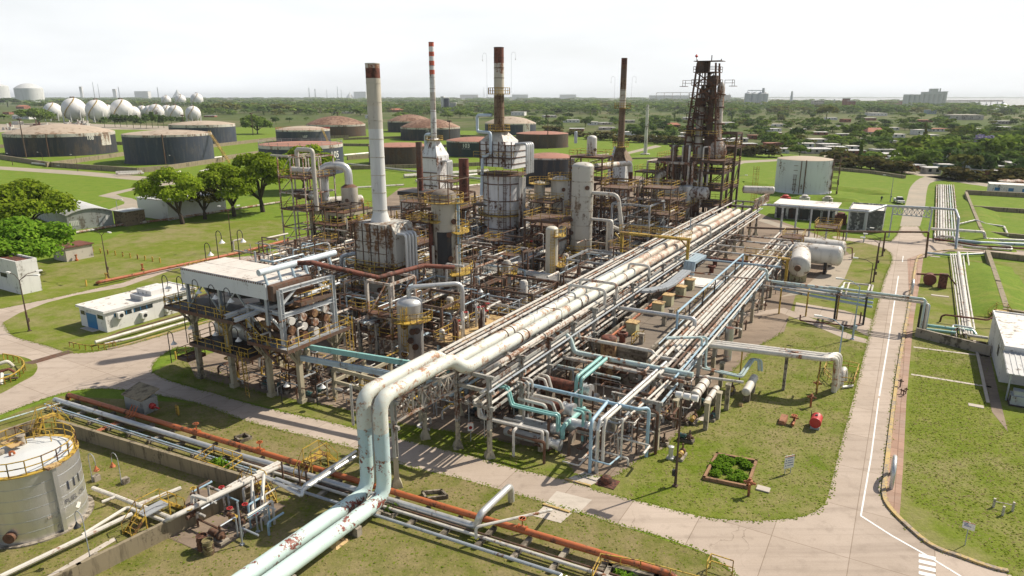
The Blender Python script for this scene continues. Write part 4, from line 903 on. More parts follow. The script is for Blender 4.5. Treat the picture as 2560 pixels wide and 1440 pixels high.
def valve(p, axis, mat, wheel, s=1.0, label='hand-wheel valve'):
    p = Vector(p); ax = Vector(axis).normalized(); t = thing('valve', label, 'valve', p-Z*.25*s, 'hand-wheel valves')
    m = MB(); m.lathe(p-ax*.35*s, [(.22*s, 0), (.22*s, .06*s), (.14*s, .08*s), (.2*s, .35*s), (.14*s, .62*s), (.22*s, .64*s), (.22*s, .7*s)], 10, ax); m.tube([p, p+Z*.75*s], .05*s, 6); m.build('body', mat, t)
    m = MB(); m.lathe(p+Z*.72*s, [(.2*s, 0), (.28*s, 0), (.28*s, .05*s), (.2*s, .05*s), (.2*s, 0)], 10); m.beam(p+Z*.74*s-U*.2*s, p+Z*.74*s+U*.2*s, .04*s); m.build('hand_wheel', wheel, t)
    return t
conc = paint('column_concrete', (.40, .36, .26), .25, (.22, .20, .15), .5, .85, dirt=.5)
def bent(a, bs, zt, levels, label, zc=2.6, flare=True, over=.5, steel=None):
    st = steel or racks; p0 = W(a, bs[0]); t = thing('pipe_rack_bent', label, 'pipe support', p0, 'bents of the pipe racks')
    for b in bs:
        q = W(a, b); m = MB()
        if zc > 0:
            if flare: m.lathe(q, [(.62, 0), (.5, .35), (.3, .7), (.27, .75), (.27, zc), (0.001, zc)], 4)
            else: m.cbox(q, .4, .4, zc)
            m.build('concrete_pier', conc, t)
        m = MB(); m.ibeam(q+Z*(zc if zc > 0 else 0), q+Z*zt, .34); m.build('post', st, t)
    for z in levels: m = MB(); m.beam(W(a, bs[0]-over, z), W(a, bs[-1]+over, z), .22, .3); m.build('cross_beam', st, t)
    return t
def girder(label, p, q, h, n, mat, wd=.12, name='lattice_girder', cat='girder'):
    p, q = Vector(p), Vector(q); m = MB(); m.beam(p, q, wd*1.3); m.beam(p+Z*h, q+Z*h, wd*1.3)
    for i in range(n+1): s = p.lerp(q, i/n); m.beam(s, s+Z*h, wd*.8)
    for i in range(n):
        s, e = p.lerp(q, i/n), p.lerp(q, (i+1)/n); m.beam(s, e+Z*h, wd*.7); m.beam(s+Z*h, e, wd*.7)
    return solo(m, name, mat, label, cat, loc=p)
# ================================================================== MAIN PIPE RACK
for i, a in enumerate([0, 5.5, 11, 16.5, 22, 28, 34, 40, 46, 52, 58, 64, 71, 78, 85, 92, 99, 106, 113]):
    bent(a, (-3.5, .1, 3.4), 7.55, (4.6, 6.1, 7.4), 'bent of the main pipe rack, '+('foremost, beside the concrete road' if i == 0 else 'below the two big pale pipes'))
bent(-7.6, (-2.6, -.6), 7.5, (5.2, 7.3), 'two-legged pipe support in front of the road by the aqua pipe bend')
girder('rusty lattice girder spanning the front road, camera side', W(-7.6, -.6, 5.6), W(0, .1, 5.6), 1.7, 7, rustpipe, .13); girder('rusty lattice girder spanning the front road, far side', W(-7.6, -2.6, 5.6), W(0, -3.4, 5.6), 1.7, 7, rusty, .13)
girder('rusty lattice girder at the far end of the main pipe rack', W(106, 3.9, 7.0), W(120, 4.4, 7.0), 1.8, 9, rustpipe, .16)
m = MB()
for a0 in (0, 22, 46, 71):
    a1 = {0: 22, 22: 46, 46: 71, 71: 113}[a0]
    for b in (-3.5, .1, 3.4): m.beam(W(a0, b, 6.9), W(a1-.02, b, 6.9), .14, .28); m.beam(W(a0, b, 4.25), W(a1-.02, b, 4.25), .12, .22)
solo(m, 'rack_stringer', racks, 'long steel stringers tying the main pipe rack bents together', 'steel beam')
def knee(label, bo, mats, r):
    z0 = 1.15; aG = -10.6; zt = 9.1; aj = -1.6
    t = thing('big_pipe', label, 'big pipe', W(aG, bo, 0)); m = MB(); m.tube([W(-32, bo-.25, z0), W(aG, bo, z0), W(aG, bo, 4.2)], r, 20, 2.2); m.build('ground_run', mats[0], t)
    m = MB(); m.tube([W(aG, bo, 4.2), W(aG, bo, zt-2.6)], r+.004, 20); m.build('riser', mats[1], t)
    m = MB(); m.tube([W(aG, bo, zt-2.6), W(aG, bo, zt), W(aj, bo, zt), W(aj+.9, bo+.75, 8.05), W(aj+2.6, bo+.75, 8.05), W(37, bo+.75+.63, 8.05)], r+.002, 20, 2.2); m.build('rack_run', mats[2], t); m = MB(); m.tube([W(37, bo+.75+.63, 8.05), W(94, bo+.75+1.6, 8.05)], r, 20); m.build('far_run', bigfar, t)
    for a in (8, 9.2, 21, 34, 47, 60): m = MB(); q = W(a, bo+.75+1.6*a/94, 8.05); m.tube([q, q+U*.12], r+.03, 20); m.build('strap', darkrust, t)
    for i in range(3): m = MB(); q = W(-14-i*6, bo-.03-i*.07, 0); m.cbox(q, .5, 1.1, z0-r+.1); m.build('plinth', mortar, t)
    return t
knee('big aqua pipe, the one nearer the fuel tank, with flaking red paint', -.85, (bigaqua, bigrise, bigwhite), .55); knee('big aqua pipe, the one nearer the orange pipe end, with rust bands', .75, (bigaqua, bigrise, bigwhite), .55)
pipe('slim pale pipe rising between the two big aqua pipes', [W(-9.8, -.1, .6), W(-9.8, -.1, 8.2), W(-1, -.1, 8.2)], .2, bigrise, bend=1.2)
# pipes lying on the rack
G1 = 'pipes on the main pipe rack'
pipe('long bright white pipe beside the two big pipes', [W(6, 3.05, 7.9), W(30, 3.3, 7.9), W(30, 3.3, 7.8), W(100, 4.2, 7.8)], .19, white, G1, flanges=6)
pipe('rust-banded white pipe on the rack edge ending in a bent elbow', [W(1.5, 1.9, 7.0), W(2.3, 3.0, 7.8), W(20, 3.35, 7.8)], .24, rustpipe, G1, flanges=3)
for k, (b, z, r, mt, a0, a1, nm) in enumerate([(-3.2, 7.72, .16, white, 1, 104, 'white pipe on the far edge of the main rack top'), (-2.6, 7.72, .12, rustpipe, 2, 96, 'rusty pipe on the rack top behind the big pipes'), (-2.0, 7.72, .15, oldwhite, 0, 110, 'stained white pipe on the rack top behind the big pipes'), (-1.3, 7.72, .1, galv, 4, 90, 'grey conduit on the rack top behind the big pipes'),
                               (3.7, 6.32, .1, galv, -.5, 112, 'grey conduit on the outer lower shelf of the main rack'), (3.2, 6.34, .15, white, -1, 112, 'white pipe on the outer lower shelf of the main rack'), (2.7, 6.34, .12, skyblue, 2, 70, 'light blue pipe on the outer lower shelf'), (2.2, 6.34, .15, rustpipe, 1, 112, 'rust-streaked pipe on the lower shelf of the rack'), (1.6, 6.34, .13, white, 2, 100, 'second white pipe on the lower shelf of the rack'), (1.0, 6.34, .1, bluegrey, 2, 100, 'blue-grey pipe on the lower shelf of the rack'),
                               (.4, 6.34, .14, oldwhite, 0, 80, 'stained pipe deep on the lower shelf'), (-.4, 6.34, .16, rusty, 0, 104, 'brown pipe deep on the lower shelf'), (-1.2, 6.34, .12, white, 0, 104, 'white pipe deep on the lower shelf'), (-2.2, 6.34, .15, rustpipe, 0, 104, 'rusty pipe deep on the lower shelf'), (-3.1, 6.34, .12, oldwhite, 0, 104, 'stained pipe at the inner edge of the lower shelf'),
                               (3.3, 4.84, .13, oldwhite, 0, 112, 'stained white pipe on the bottom shelf of the rack'), (2.6, 4.84, .16, rustpipe, 0, 112, 'rusty pipe on the bottom shelf of the rack'), (1.8, 4.84, .12, white, 0, 80, 'white pipe on the bottom shelf of the rack'), (.8, 4.84, .15, rusty, 0, 90, 'brown pipe on the bottom shelf of the rack'), (-.6, 4.84, .14, bluegrey, 0, 60, 'blue-grey pipe on the bottom shelf'), (-1.8, 4.84, .16, rustpipe, 0, 60, 'rusty pipe on the bottom shelf, inner side'), (-2.9, 4.84, .12, oldwhite, 0, 80, 'stained pipe on the bottom shelf, inner edge')]):
    pipe(nm, [W(a0, b, z), W((a0+a1)/2, b+.25, z), W(a1, b+.9, z)], r, mt, G1, 7, 0)
# inverted-U crossovers over the big pipes
for a, b0, b1, zz in ((23.5, -.4, 4.0, 9.3), (26.5, -.4, 4.2, 9.3), (37.5, 1.5, 4.3, 9.1), (68, 1.2, 4.3, 9.4)):
    pipe('white looped pipe bridging over the two big pipes', [W(a, b0, 7.5), W(a, b0, zz), W(a, b1, zz), W(a, b1, 7.6)], .17, white, 'looped pipes over the rack', bend=.5)
for a in (14.2, 19):
    m = MB(); m.tube([W(a, .4, 8.2), W(a, .4, 9.4), W(a, 3.2, 9.4), W(a, 3.2, 7.8)], .035, 6, .3); solo(m, 'conduit_arch', darkrust, 'thin rusty conduit arch over the big pipes', 'conduit')
# yellow gantry platform over the rack
def gantry(label, a, b0, b1, z, legs):
    t = thing('access_gantry', label, 'access platform', W(a, b1)); m = MB(); m.box(W(a-.5, b0), 1.0, b1-b0, .3, z); d = m.build('deck', yellow, t)
    railpart([W(a-.5, b0, z+.3), W(a-.5, b1, z+.3), W(a+.5, b1, z+.3), W(a+.5, b0, z+.3)], d, closed=True)
    for b in legs: m = MB(); m.beam(W(a, b), W(a, b, z), .4); m.beam(W(a, b, z-1.2), W(a, b-1.2, z), .18); m.build('leg', yellow, t)
gantry('yellow access platform bridging the main pipe rack', 55, -6.5, 4.6, 9.3, (4.3, -6.2)); gantry('yellow access platform over the second pipe rack by the drums', 70.3, 9.6, 16.8, 4.6, (10, 16.4))
# pipes running off the near face of the rack, towards the viewer's right
G2 = 'pipes between the two racks'
pipe('grey-white pipe crossing from the main rack to the second rack over the roof deck', path((1495, 790, 4.4), ('z', 5.6), ('V', 1500))[:0]+[W(28.7, 1.3, 4.2), W(29.2, 1.5, 5.6), W(29.6, 12.6, 5.6), W(29.6, 12.6, 3.6)], .25, alu, G2, 10, .5)
pipe('slimmer grey pipe hooked beside the crossing pipe', [W(28.0, 2.0, 6.3), W(28.0, 2.4, 4.3), W(28.6, .8, 4.3)], .15, alu, G2)
pipe('pale aqua pipe dropping from the rack and crossing to the second rack', [W(15, 2.0, 6.6), W(15.2, 3.6, 6.4), W(15.3, 4.2, 4.7), W(15.5, 16.4, 4.7)], .26, paleaqua, G2, 10, .7)
pipe('white pipe parallel to the pale aqua crossing pipe, roof side', [W(18.6, 2.6, 7.4), W(18.6, 3.2, 5.1), W(18.6, 11.3, 5.1), W(18.6, 11.7, 4.6), W(18.6, 14.0, 4.6)], .2, white, G2, 10, .4)
pipe('rust-streaked pale pipe under the pale aqua crossing pipe', [W(14.4, 2.0, 4.3), W(14.4, 16, 4.3)], .18, rustpipe, G2); pipe('grey-white pipe below the crossing pipes', [W(16.2, 1.5, 3.6), W(16.2, 13, 3.6)], .2, oldwhite, G2)
pipe('pale blue pipe below the crossing pipes', [W(13.3, 2, 3.8), W(13.3, 10, 3.8)], .12, paleaqua, G2)
for i, (b, o) in enumerate(((7.15, 0), (7.75, .25))):
    pipe('aqua pipe sloping along to the exchangers, %s of the pair' % ('left' if i == 0 else 'right'), [W(15.2, b, 4.75), W(9.4-o, b, 4.75), W(9.4-o, b, 1.0)], .19, aqua, 'aqua pipe pair', 10, .5)
for i in range(2): pipe('aqua pipe stepping down from the rack above the rusty exchangers', [W(3.0+i*.35, 2.2, 5.2), W(3.2+i*.35, 3.2, 5.2), W(3.2+i*.35, 3.7, 3.6), W(3.7+i*.35, 7.4, 3.4), W(3.9+i*.35, 7.9, 3.4), W(4.0+i*.35, 7.9, 1.8)], .13, aqua, 'stepped aqua pipes', 8, .35)
pipe('aqua riser manifold pipe beside the exchanger heads', [W(5.6, 8.7, 3.4), W(5.6, 9.6, 3.4), W(5.6, 9.6, .6)], .14, aqua); pipe('thick aqua header joining the exchanger heads', [W(8.8, 8.3, 2.1), W(4.4, 8.2, 2.1), W(4.4, 8.2, 1)], .22, aqua); pipe('second aqua riser by the exchanger heads', [W(6.2, 8.7, 3.3), W(6.2, 10, 3.3), W(6.2, 10, .6)], .13, aqua)
pipe('long sky blue pipe ending in an arch down to the ground', [W(5.9, 3.2, 4.65), W(6.0, 14.5, 4.65), W(6.8, 15.1, 4.65), W(6.8, 15.1, 0)], .16, skyblue, None, 10, .6)
pipe('sky blue arch pipe standing on the front slab', [W(6.2, 11.6, 4.65), W(2.0, 11.9, 4.65), W(2.0, 11.9, 0)], .15, skyblue, None, 10, .5)
pipe('grey-white pipe coming down to the front slab, nearer the blue arch', [W(17.6, 13.1, 4.6), W(2.6, 12.4, 4.6), W(2.2, 12.4, 3.9), W(2.2, 12.4, 0)], .16, alu, 'pipes down to the front slab', 10, .4)
pipe('white pipe beside the one running down to the front slab', [W(17.6, 13.5, 4.6), W(3.0, 12.75, 4.6), W(2.6, 12.75, 3.9), W(2.6, 12.75, 1.0)], .14, white, 'pipes down to the front slab', 10, .4)
pipe('slim white pipe right of the pair towards the front slab', [W(17, 14.6, 4.2), W(6.8, 14.0, 4.2), W(4.6, 13.6, 4.0), W(4.6, 13.6, .4)], .1, white, 'pipes down to the front slab', 8, .3)
pipe('thin blue-grey manifold loop on the front slab', [W(2.0, 11.9, 1.2), W(2.0, 13.6, 1.2), W(4.6, 13.6, .8)], .07, skyblue)
for i in range(3): pipe('white pipe bending down from the rack near the front', [W(4.6+i*.5, 3.5, 5.3), W(4.6+i*.5, 4.2+i*.15, 5.3), W(4.6+i*.5, 4.2+i*.15, 1.2)], .13, oldwhite, 'white drop pipes', 8, .3)
for i in range(2): pipe('cream-white pipe over the brown exchangers', [W(8.6+i*.8, 3.0, 4.2), W(8.6+i*.8, 4.2, 4.2), W(8.6+i*.8, 4.6, 3.2-i*.3), W(8.8+i*.8, 9.4, 3.2-i*.3)], .15, white, 'white pipes over the exchangers', 8, .3)
for i in range(3): pipe('white pipe with a rounded end over the exchangers', [W(4.6+i*.7, 3.6, 3.7), W(4.6+i*.7, 6.3+i*.4, 3.7), W(5.0+i*.7, 6.6+i*.4, 2.4)], .16, white, 'white pipes over the exchangers', 8, .35)
pipe('grey-white pipe framing the front exchangers', [W(1.6, .7, 4.4), W(1.6, 1.3, 4.4), W(1.6, 1.3, 2.6), W(1.9, 7.2, 2.6), W(1.9, 7.5, 2.6), W(1.9, 7.5, .8)], .15, oldwhite, None, 8, .3); pipe('second grey-white pipe framing the front exchangers', [W(2.2, .7, 4.0), W(2.2, 1.3, 2.4), W(2.5, 7.2, 2.4), W(2.5, 7.7, 2.4), W(2.5, 7.7, .8)], .13, alu, None, 8, .3)
# exchangers between the racks
exchanger('rust-brown exchanger with a pale lower shell behind the aqua pipes', W(6.8, 2.6, 2.7), V, 5.6, .52, rustred); exchanger('upper rust-brown exchanger next to the aqua risers', W(10.6, 3.0, 3.1), V, 5.2, .55, rustred)
exchanger('grey exchanger at the front beside the grass', W(3.2, 3.2, 1.0), V, 5.4, .42, greypaint); exchanger('second grey exchanger behind the front one', W(4.8, 3.4, 1.5), V, 4.6, .42, greypaint); exchanger('pale blue-white exchanger end by the aqua riser', W(6.0, 7.9, 1.7), V, 2.6, .62, alu)
exchanger('rusty exchanger on the ground at the aqua risers', W(8.2, 7.4, 1.2), V, 3.6, .55, rusty); exchanger('brown exchanger deep under the crossing pipes', W(12.6, 3.0, 1.4), V, 5, .5, rusty)
# tan rusty tank between rack and roof deck
vessel('tan rust-stained vertical tank beside the roof deck', 1520, 1008, 838, 40, paint('tan_stained', (.42, .27, .13), .4, RUST, .6, .7), 'vertical_tank', 'vertical tank', headmat=rustred, dome=.35, pos_=W(19.6, 6.2), legs=0)
# ================================================================== ROOF DECK (low pump house between the racks)
t = thing('pump_house', 'low concrete pump house with a stained flat roof between the racks', 'building', W(20.2, 4.6))
m = MB(); m.box(W(20.2, 4.7), 47, 5.5, 3.7); m.build('wall', mortar, t); m = MB(); m.box(W(20, 4.5), 47.4, 5.9, .25, 3.7); m.build('roof', deckc, t)
m = MB(); m.box(W(20, 4.5), .3, 5.9, .55, 3.95); m.box(W(20.3, 4.5), 20, .25, .5, 3.95); m.box(W(20.3, 10.15), 47.1, .25, .4, 3.95); m.build('parapet', mortar, t)
m = MB(); m.box(W(49, 4.3), 5, 6.2, .12, 4.0); m.build('white_slab', whiteroof, t)
boxy = paint('vent_box_cream', (.43, .42, .27), .15, RUST, 1, .7); boxl = paint('vent_lid', (.52, .36, .16), .3, RUST, 1, .7)
for i, (a, b) in enumerate(((25.8, 6.6), (34.6, 6.7), (38.6, 6.7), (43.4, 6.9), (47.6, 6.9))):
    t = thing('roof_vent', 'cream box vent with an orange lid on the stained roof deck', 'roof vent', W(a, b, 3.95), 'box vents on the roof deck'); m = MB(); m.cbox(W(a, b, 3.95), 1.15, 1.15, 1.35); m.build('body', boxy, t); m = MB(); m.cbox(W(a, b, 5.302), 1.35, 1.35, .12); m.build('lid', boxl, t)
for a, b in ((22.6, 6.6), (58.5, 7.2), (63, 6.6)):
    m = MB(); m.lathe(W(a, b, 3.95), [(.35, 0), (.35, .7), (.6, .8), (.6, 1.1), (.4, 1.15), (.4, .9), (0.001, .9)], 14); solo(m, 'roof_ventilator', rustred, 'rusty mushroom ventilator on the stained roof deck', 'ventilator', 'rusty roof ventilators')
for a, b in ((23.2, 8.6), (30.4, 8.8), (33.4, 8.7), (36.2, 5.6), (27.6, 5.3)): m = MB(); m.cbox(W(a, b, 3.95), .45, .45, 1.1); m.cbox(W(a, b, 5.052), .6, .6, .1); solo(m, 'roof_stub', mortar, 'short grey concrete stub standing on the roof deck', 'concrete stub', 'concrete stubs on the roof deck')
for i, (a, b) in enumerate(((22.2, 7.8), (33.0, 9.2), (41, 9.4), (46, 9.4))):
    m = MB(); m.rail([W(a, b, 3.96), W(a+1.6, b, 3.96), W(a+1.6, b+.9, 3.96)], 1.1, .035, False, .8); m.beam(W(a+.2, b, 3.96), W(a+1.4, b+.9, 5.4), .08); solo(m, 'roof_ladder_rail', yellow, 'yellow hand rail frame over the roof deck hatch', 'railing', 'yellow rails on the roof deck')
pipe('orange rusty pipe lying along the edge of the roof deck', [W(21, 5.1, 4.2), W(58, 4.9, 4.2)], .14, orange); pipe('thin brown pipe across the roof deck', [W(30.8, 4.8, 4.9), W(30.8, 10, 4.9)], .06, darkrust); pipe('red-brown pipe across the roof deck by the vents', [W(41.2, 5, 4.6), W(41.2, 10, 4.6)], .09, rustred)
# cable trays
def tray(label, pts, wd, th, mat=galv):
    m = MB()
    for k in (-1, 0, 1):
        for a, b in zip(pts, pts[1:]): d = (b-a); d.z = 0; n_ = Vector((-d.y, d.x, 0)).normalized()*wd*.34*k; m.beam(a+n_, b+n_, wd*.31, th)
    return solo(m, 'cable_duct', mat, label, 'cable duct')
tray('wide curved grey cable duct over the roof deck', [W(35.6, 1.6, 6.6), W(36.2, 3.0, 6.0), W(37.2, 4.4, 5.9), W(39.5, 5.6, 5.9), W(42, 5.9, 5.9), W(50, 5.7, 5.9)], 1.3, .3); tray('grey cable duct with a square bend down near the white slab', [W(59.5, 5.2, 6.2), W(54, 5.0, 6.2), W(53.6, 5.0, 4.4)], 1.7, .35, bluegrey); tray('grey cable duct joining the square bend to the rack', [W(59.5, 5.2, 6.2), W(60, 2.6, 6.2)], 1.2, .3, bluegrey)
for a in (40, 45, 49): m = MB(); m.beam(W(a, 5.8, 3.96), W(a, 5.8, 5.75), .12); solo(m, 'duct_stand', galv, 'thin post under the curved cable duct', 'support post', 'posts under the cable duct')
# ================================================================== SECOND PIPE RACK
for i, a in enumerate([8.5, 15, 21.5, 28, 35, 42, 49, 56, 63, 70.3, 77, 84, 91]):
    bent(a, (11.4, 15.4), 4.55, (3.2, 4.4), 'bent of the second pipe rack '+('near the front slab' if i < 3 else 'alongside the roof deck' if i < 9 else 'near the drums'), 2.0, False, .35)
G3 = 'pipes on the second pipe rack'
for b, z, r, mt, a0, a1, nm in [(11.6, 4.72, .17, white, 17, 93, 'white pipe on the second rack, roof deck side'), (12.15, 4.70, .13, rustpipe, 14, 92, 'rusty pipe on the second rack'), (12.6, 4.72, .19, white, 19, 66, 'thick white pipe in the middle of the second rack'), (13.1, 4.72, .19, white, 21, 92, 'second thick white pipe in the middle of the second rack'), (13.6, 4.70, .14, oldwhite, 14, 92, 'stained pipe on the second rack'), (14.1, 4.70, .12, rusty, 16, 92, 'brown pipe on the second rack'), (14.6, 4.72, .16, rustpipe, 17, 92, 'rust-streaked pipe on the second rack outer side'), (15.1, 4.70, .1, skyblue, 14, 60, 'light blue conduit on the second rack'), (15.5, 4.70, .12, white, 20, 92, 'white pipe on the outer edge of the second rack'),
                              (11.8, 3.48, .12, rusty, 10, 92, 'brown pipe on the lower shelf of the second rack'), (12.6, 3.5, .15, oldwhite, 9, 92, 'stained pipe on the lower shelf of the second rack'), (13.4, 3.5, .12, rustpipe, 9, 92, 'rusty pipe on the lower shelf of the second rack'), (14.2, 3.5, .16, white, 10, 70, 'white pipe on the lower shelf of the second rack'), (15.0, 3.5, .12, bluegrey, 10, 80, 'blue-grey pipe on the lower shelf of the second rack')]:
    pipe(nm, [W(a0, b, z), W((a0+a1)/2, b-.1, z), W(a1, b-.2, z)], r, mt, G3, 7, 0)
pipe('grey-blue pipe rail high above the roof deck edge', [W(28, 11.0, 4.6), W(28, 11.0, 6.6), W(62, 11.0, 6.6), W(62, 11.0, 4.6)], .13, skyblue, None, 8, .2)
for a in (33, 39, 45, 51, 57): m = MB(); m.beam(W(a, 11.0, 0), W(a, 11.0, 6.5), .14); solo(m, 'rail_post', blackst, 'dark post under the grey-blue pipe rail', 'support post', 'posts of the high pipe rail')
pipe('dark pipe sloping along the roof deck parapet', [W(22, 10.9, 4.7), W(62, 10.8, 5.0)], .08, bluegrey)
for a in (67.4, 72.5, 78, 83): pipe('white cross pipe at the far end of the second rack', [W(a, 2, 5.4), W(a, 15, 5.4), W(a, 15.4, 4.8)], .15, random.choice([white, oldwhite, rustpipe]), 'far cross pipes', 8, .2)
pipe('blue-grey pipe crossing from the rack to the drums', [W(62, 3.5, 5.0), W(63, 16.5, 5.0)], .16, bluegrey); pipe('rust red pipe beside the blue-grey cross pipe', [W(64, 3.5, 4.8), W(65, 12, 4.8)], .2, rustred); pipe('orange-brown cross pipe over the white slab', [W(50.5, 3.6, 5.6), W(51.2, 15, 5.6)], .12, rustpipe)
# triple white pipes to the right with their bend into the ground
for i in range(3): pipe('white pipe of the triple run curving into the ground at the lawn, %s' % ['camera-side', 'middle', 'far-side'][i], [W(25.6+i*.62, 15.2, 4.2), W(27.4+i*.66, 26.6+i*.1, 4.2), W(28.6+i*.7, 27.6+i*.1, 4.2), W(29.6+i*.7, 27.7+i*.1, -.1)], .27, white, 'triple white pipes', 12, 2.4)
for b in (18.6, 23.0, 26.2): m = MB(); m.beam(W(26.2+(b-15)*.16, b), W(26.2+(b-15)*.16, b, 3.9), .3 if b == 23 else .14); m.beam(W(25.8+(b-15)*.16, b, 3.85), W(27.9+(b-15)*.16, b, 3.85), .14); solo(m, 'pipe_stand', mortar if b == 23 else yellow, 'post under the triple white pipes', 'support post', 'posts under the triple white pipes')
for i in range(2):
    pipe('pale aqua loop pipe dropping from the second rack to the small white drum', [W(21.6+i*.4, 11.8, 5.6), W(23.6+i*.4, 14.6+i*.4, 5.6), W(23.6+i*.4, 15.0+i*.4, 5.6), W(23.2+i*.4, 15.2+i*.4, 2.4), W(23.4+i*.3, 19.4-i*.3, 2.2), W(26.4, 19.9-i*.3, 3.2), W(26.8, 20.6-i*.3, 3.2), W(26.6, 20.8-i*.3, 2.0)], .13, paleaqua, 'pale aqua loop pipes', 8, .4)
pipe('white pipe ending on the small white drum at the lawn', [W(21.5, 14.8, 2.1), W(22.4, 19.8, 2.1)], .16, white)
hvessel('small white drum on a concrete plinth at the lawn edge', W(21.9, 20.2, 1.3), U, 4.2, .42, white); hvessel('white insulated drum half under the second rack', W(17.6, 16.2, 1.7), U, 4.6, .5, white, bands=3, bandmat=darkrust); hvessel('slim white insulated drum beside the larger one', W(17.0, 17.5, 1.5), U, 4.0, .3, white, bands=2, bandmat=darkrust)
# concrete posts at the lawn edge, with small equipment
for a, b in ((13.5, 15.5), (14.4, 18.2), (19.6, 18.9), (17.2, 18.6), (25, 17)): m = MB(); m.cbox(W(a, b), .4, .4, 2.6); m.cbox(W(a, b, 2.602), .7, .5, .2); solo(m, 'concrete_post', conc, 'cream concrete post carrying pipes at the lawn edge', 'concrete post', 'concrete posts at the lawn edge')
for i in range(16):
    a, b = random.uniform(8, 24), random.uniform(12, 18.5); pump('dark green pump at the foot of the second rack', W(a, b), random.choice([U, V]), random.choice([tealdk, blackst, yellow]), .8)
vessel('grey vertical pot with a brown lid beside the second rack', 1818, 900, 818, 20, alu, 'vertical_pot', 'vessel', dome=.15, headmat=rustred, nozz=0)
# ================================================================== HORIZONTAL DRUMS AT THE RIGHT
dw = paint('drum_white', (.62, .60, .56), .3, (.30, .2, .12), .4, .45, dirt=.45)
p = P(2000, 700)
hvessel('white horizontal drum with a brown round manway in its near end', P(1998, 666, 3.1), (U-V*.12), 11, 1.75, dw, sadmat=boxy, bands=0)
q = P(1996, 668, 3.1); m = MB(); m.lathe(q-U*.85, [(.001, -.16), (.5, -.16), (.5, .3)], 16, U); o = solo(m, 'manway_flange', rusty, 'brown round manway flange on the near end of the white drum', 'manway', loc=q-U*1)
hvessel('white horizontal drum, middle one, behind the manway drum', P(2096, 640, 3.3)-V*9, V, 9, 1.75, dw, sadmat=blackst); hvessel('white horizontal drum, farthest of the three', P(2106, 622, 3.3)-V*8, V, 8, 1.5, dw, sadmat=blackst)
frame('yellow railed valve platform on top of the white drums', P(2030, 640), 5, 4, [2.5, 5.6, 6.4], 1, 1, yellow, .14, (1,), True); frame('second yellow railed platform between drum and rack', P(1950, 668), 4, 3, [2.5, 5.4], 1, 1, yellow, .14, (1,), True)
# ================================================================== AIR COOLER PLATFORM (left front of the plant)
t = thing('cooler_platform', 'two-level dark platform with yellow rails on tall concrete posts, carrying the white air cooler', 'access platform', W(-1.2, -30))
CB = [(-1.3, -33.3), (-1.1, -28.1), (5.2, -33.3), (5.2, -28.1), (5.2, -23.6)]
def cpost(t, a, b, z, w_=.48):
    q = W(a, b); m = MB(); m.cbox(q, w_*1.5, w_*1.5, .4); m.cbox(q, w_, w_, z-.4, .4)
    m.build('concrete_post', conc, t); m = MB()
    for d in (U, V):
        for s in (-1, 1): m.beam(q+Z*(z-1.9)+d*s*w_*.4, q+Z*(z-.15)+d*s*1.5, .2, .22)
    m.build('knee_brace', conc, t)
for a, b in CB: cpost(t, a, b, 8.3)
def deckpart(t, a0, a1, b0, b1, z, mat=None, name='deck', rails=(0, 1, 2, 3), h=.22, rm=None):
    m = MB(); m.box(W(a0, b0, z-h), a1-a0, b1-b0, h); d = m.build(name, mat or blackst, t)
    c = [W(a0, b0, z), W(a0, b1, z), W(a1, b1, z), W(a1, b0, z)]
    for i in rails: railpart([c[i], c[(i+1) % 4]], d, rm, step=1.3)
    m = MB(); c2 = [(a0-.05, b0-.05, a1+.05, b0), (a0-.05, b1, a1+.05, b1+.05), (a0-.05, b0, a0, b1), (a1, b0, a1+.05, b1)]
    for q in c2: m.box(W(q[0], q[1], z-h-.02), q[2]-q[0], q[3]-q[1], h+.14)
    m.build('kick_plate', rusty if mat is not blackst else yellow, d); return d
deckpart(t, -3.2, 6.5, -35.2, -24.3, 8.5)
deckpart(t, -2.6, 4.0, -32.6, -23.4, 4.6, rails=(0, 1, 3))
m = MB()
for i in range(12): s = (i+.5)/12; q = W(-2.4, -24.4, 8.5).lerp(W(-2.4, -19.4, 4.9), s); m.beam(q, q+U*1.0, .3, .06)
for o in (0, 1.0): m.beam(W(-2.4+o, -24.4, 8.4), W(-2.4+o, -19.4, 4.8), .08, .3)
m.build('stair', darkrust, t)
m = MB()
for o in (0, 1.0):
    p0, p1 = W(-2.4+o, -24.4, 8.5), W(-2.4+o, -19.4, 4.9); m.beam(p0+Z*1.05, p1+Z*1.05, .06)
    for i in range(6): s = p0.lerp(p1, i/5); m.beam(s, s+Z*1.05, .05)
m.build('stair_railing', yellow, t)
for a, b, z0, z1 in ((-2.5, -26.6, 4.6, 9.8), (-2.4, -24.4, .2, 5.2)): m = MB(); m.ladder(W(a, b), z0, z1, V, .5, -U); m.build('ladder', yellow, t)
deckpart(t, -1.8, .4, -36.4, -34.6, 2.0, darkrust, 'landing')
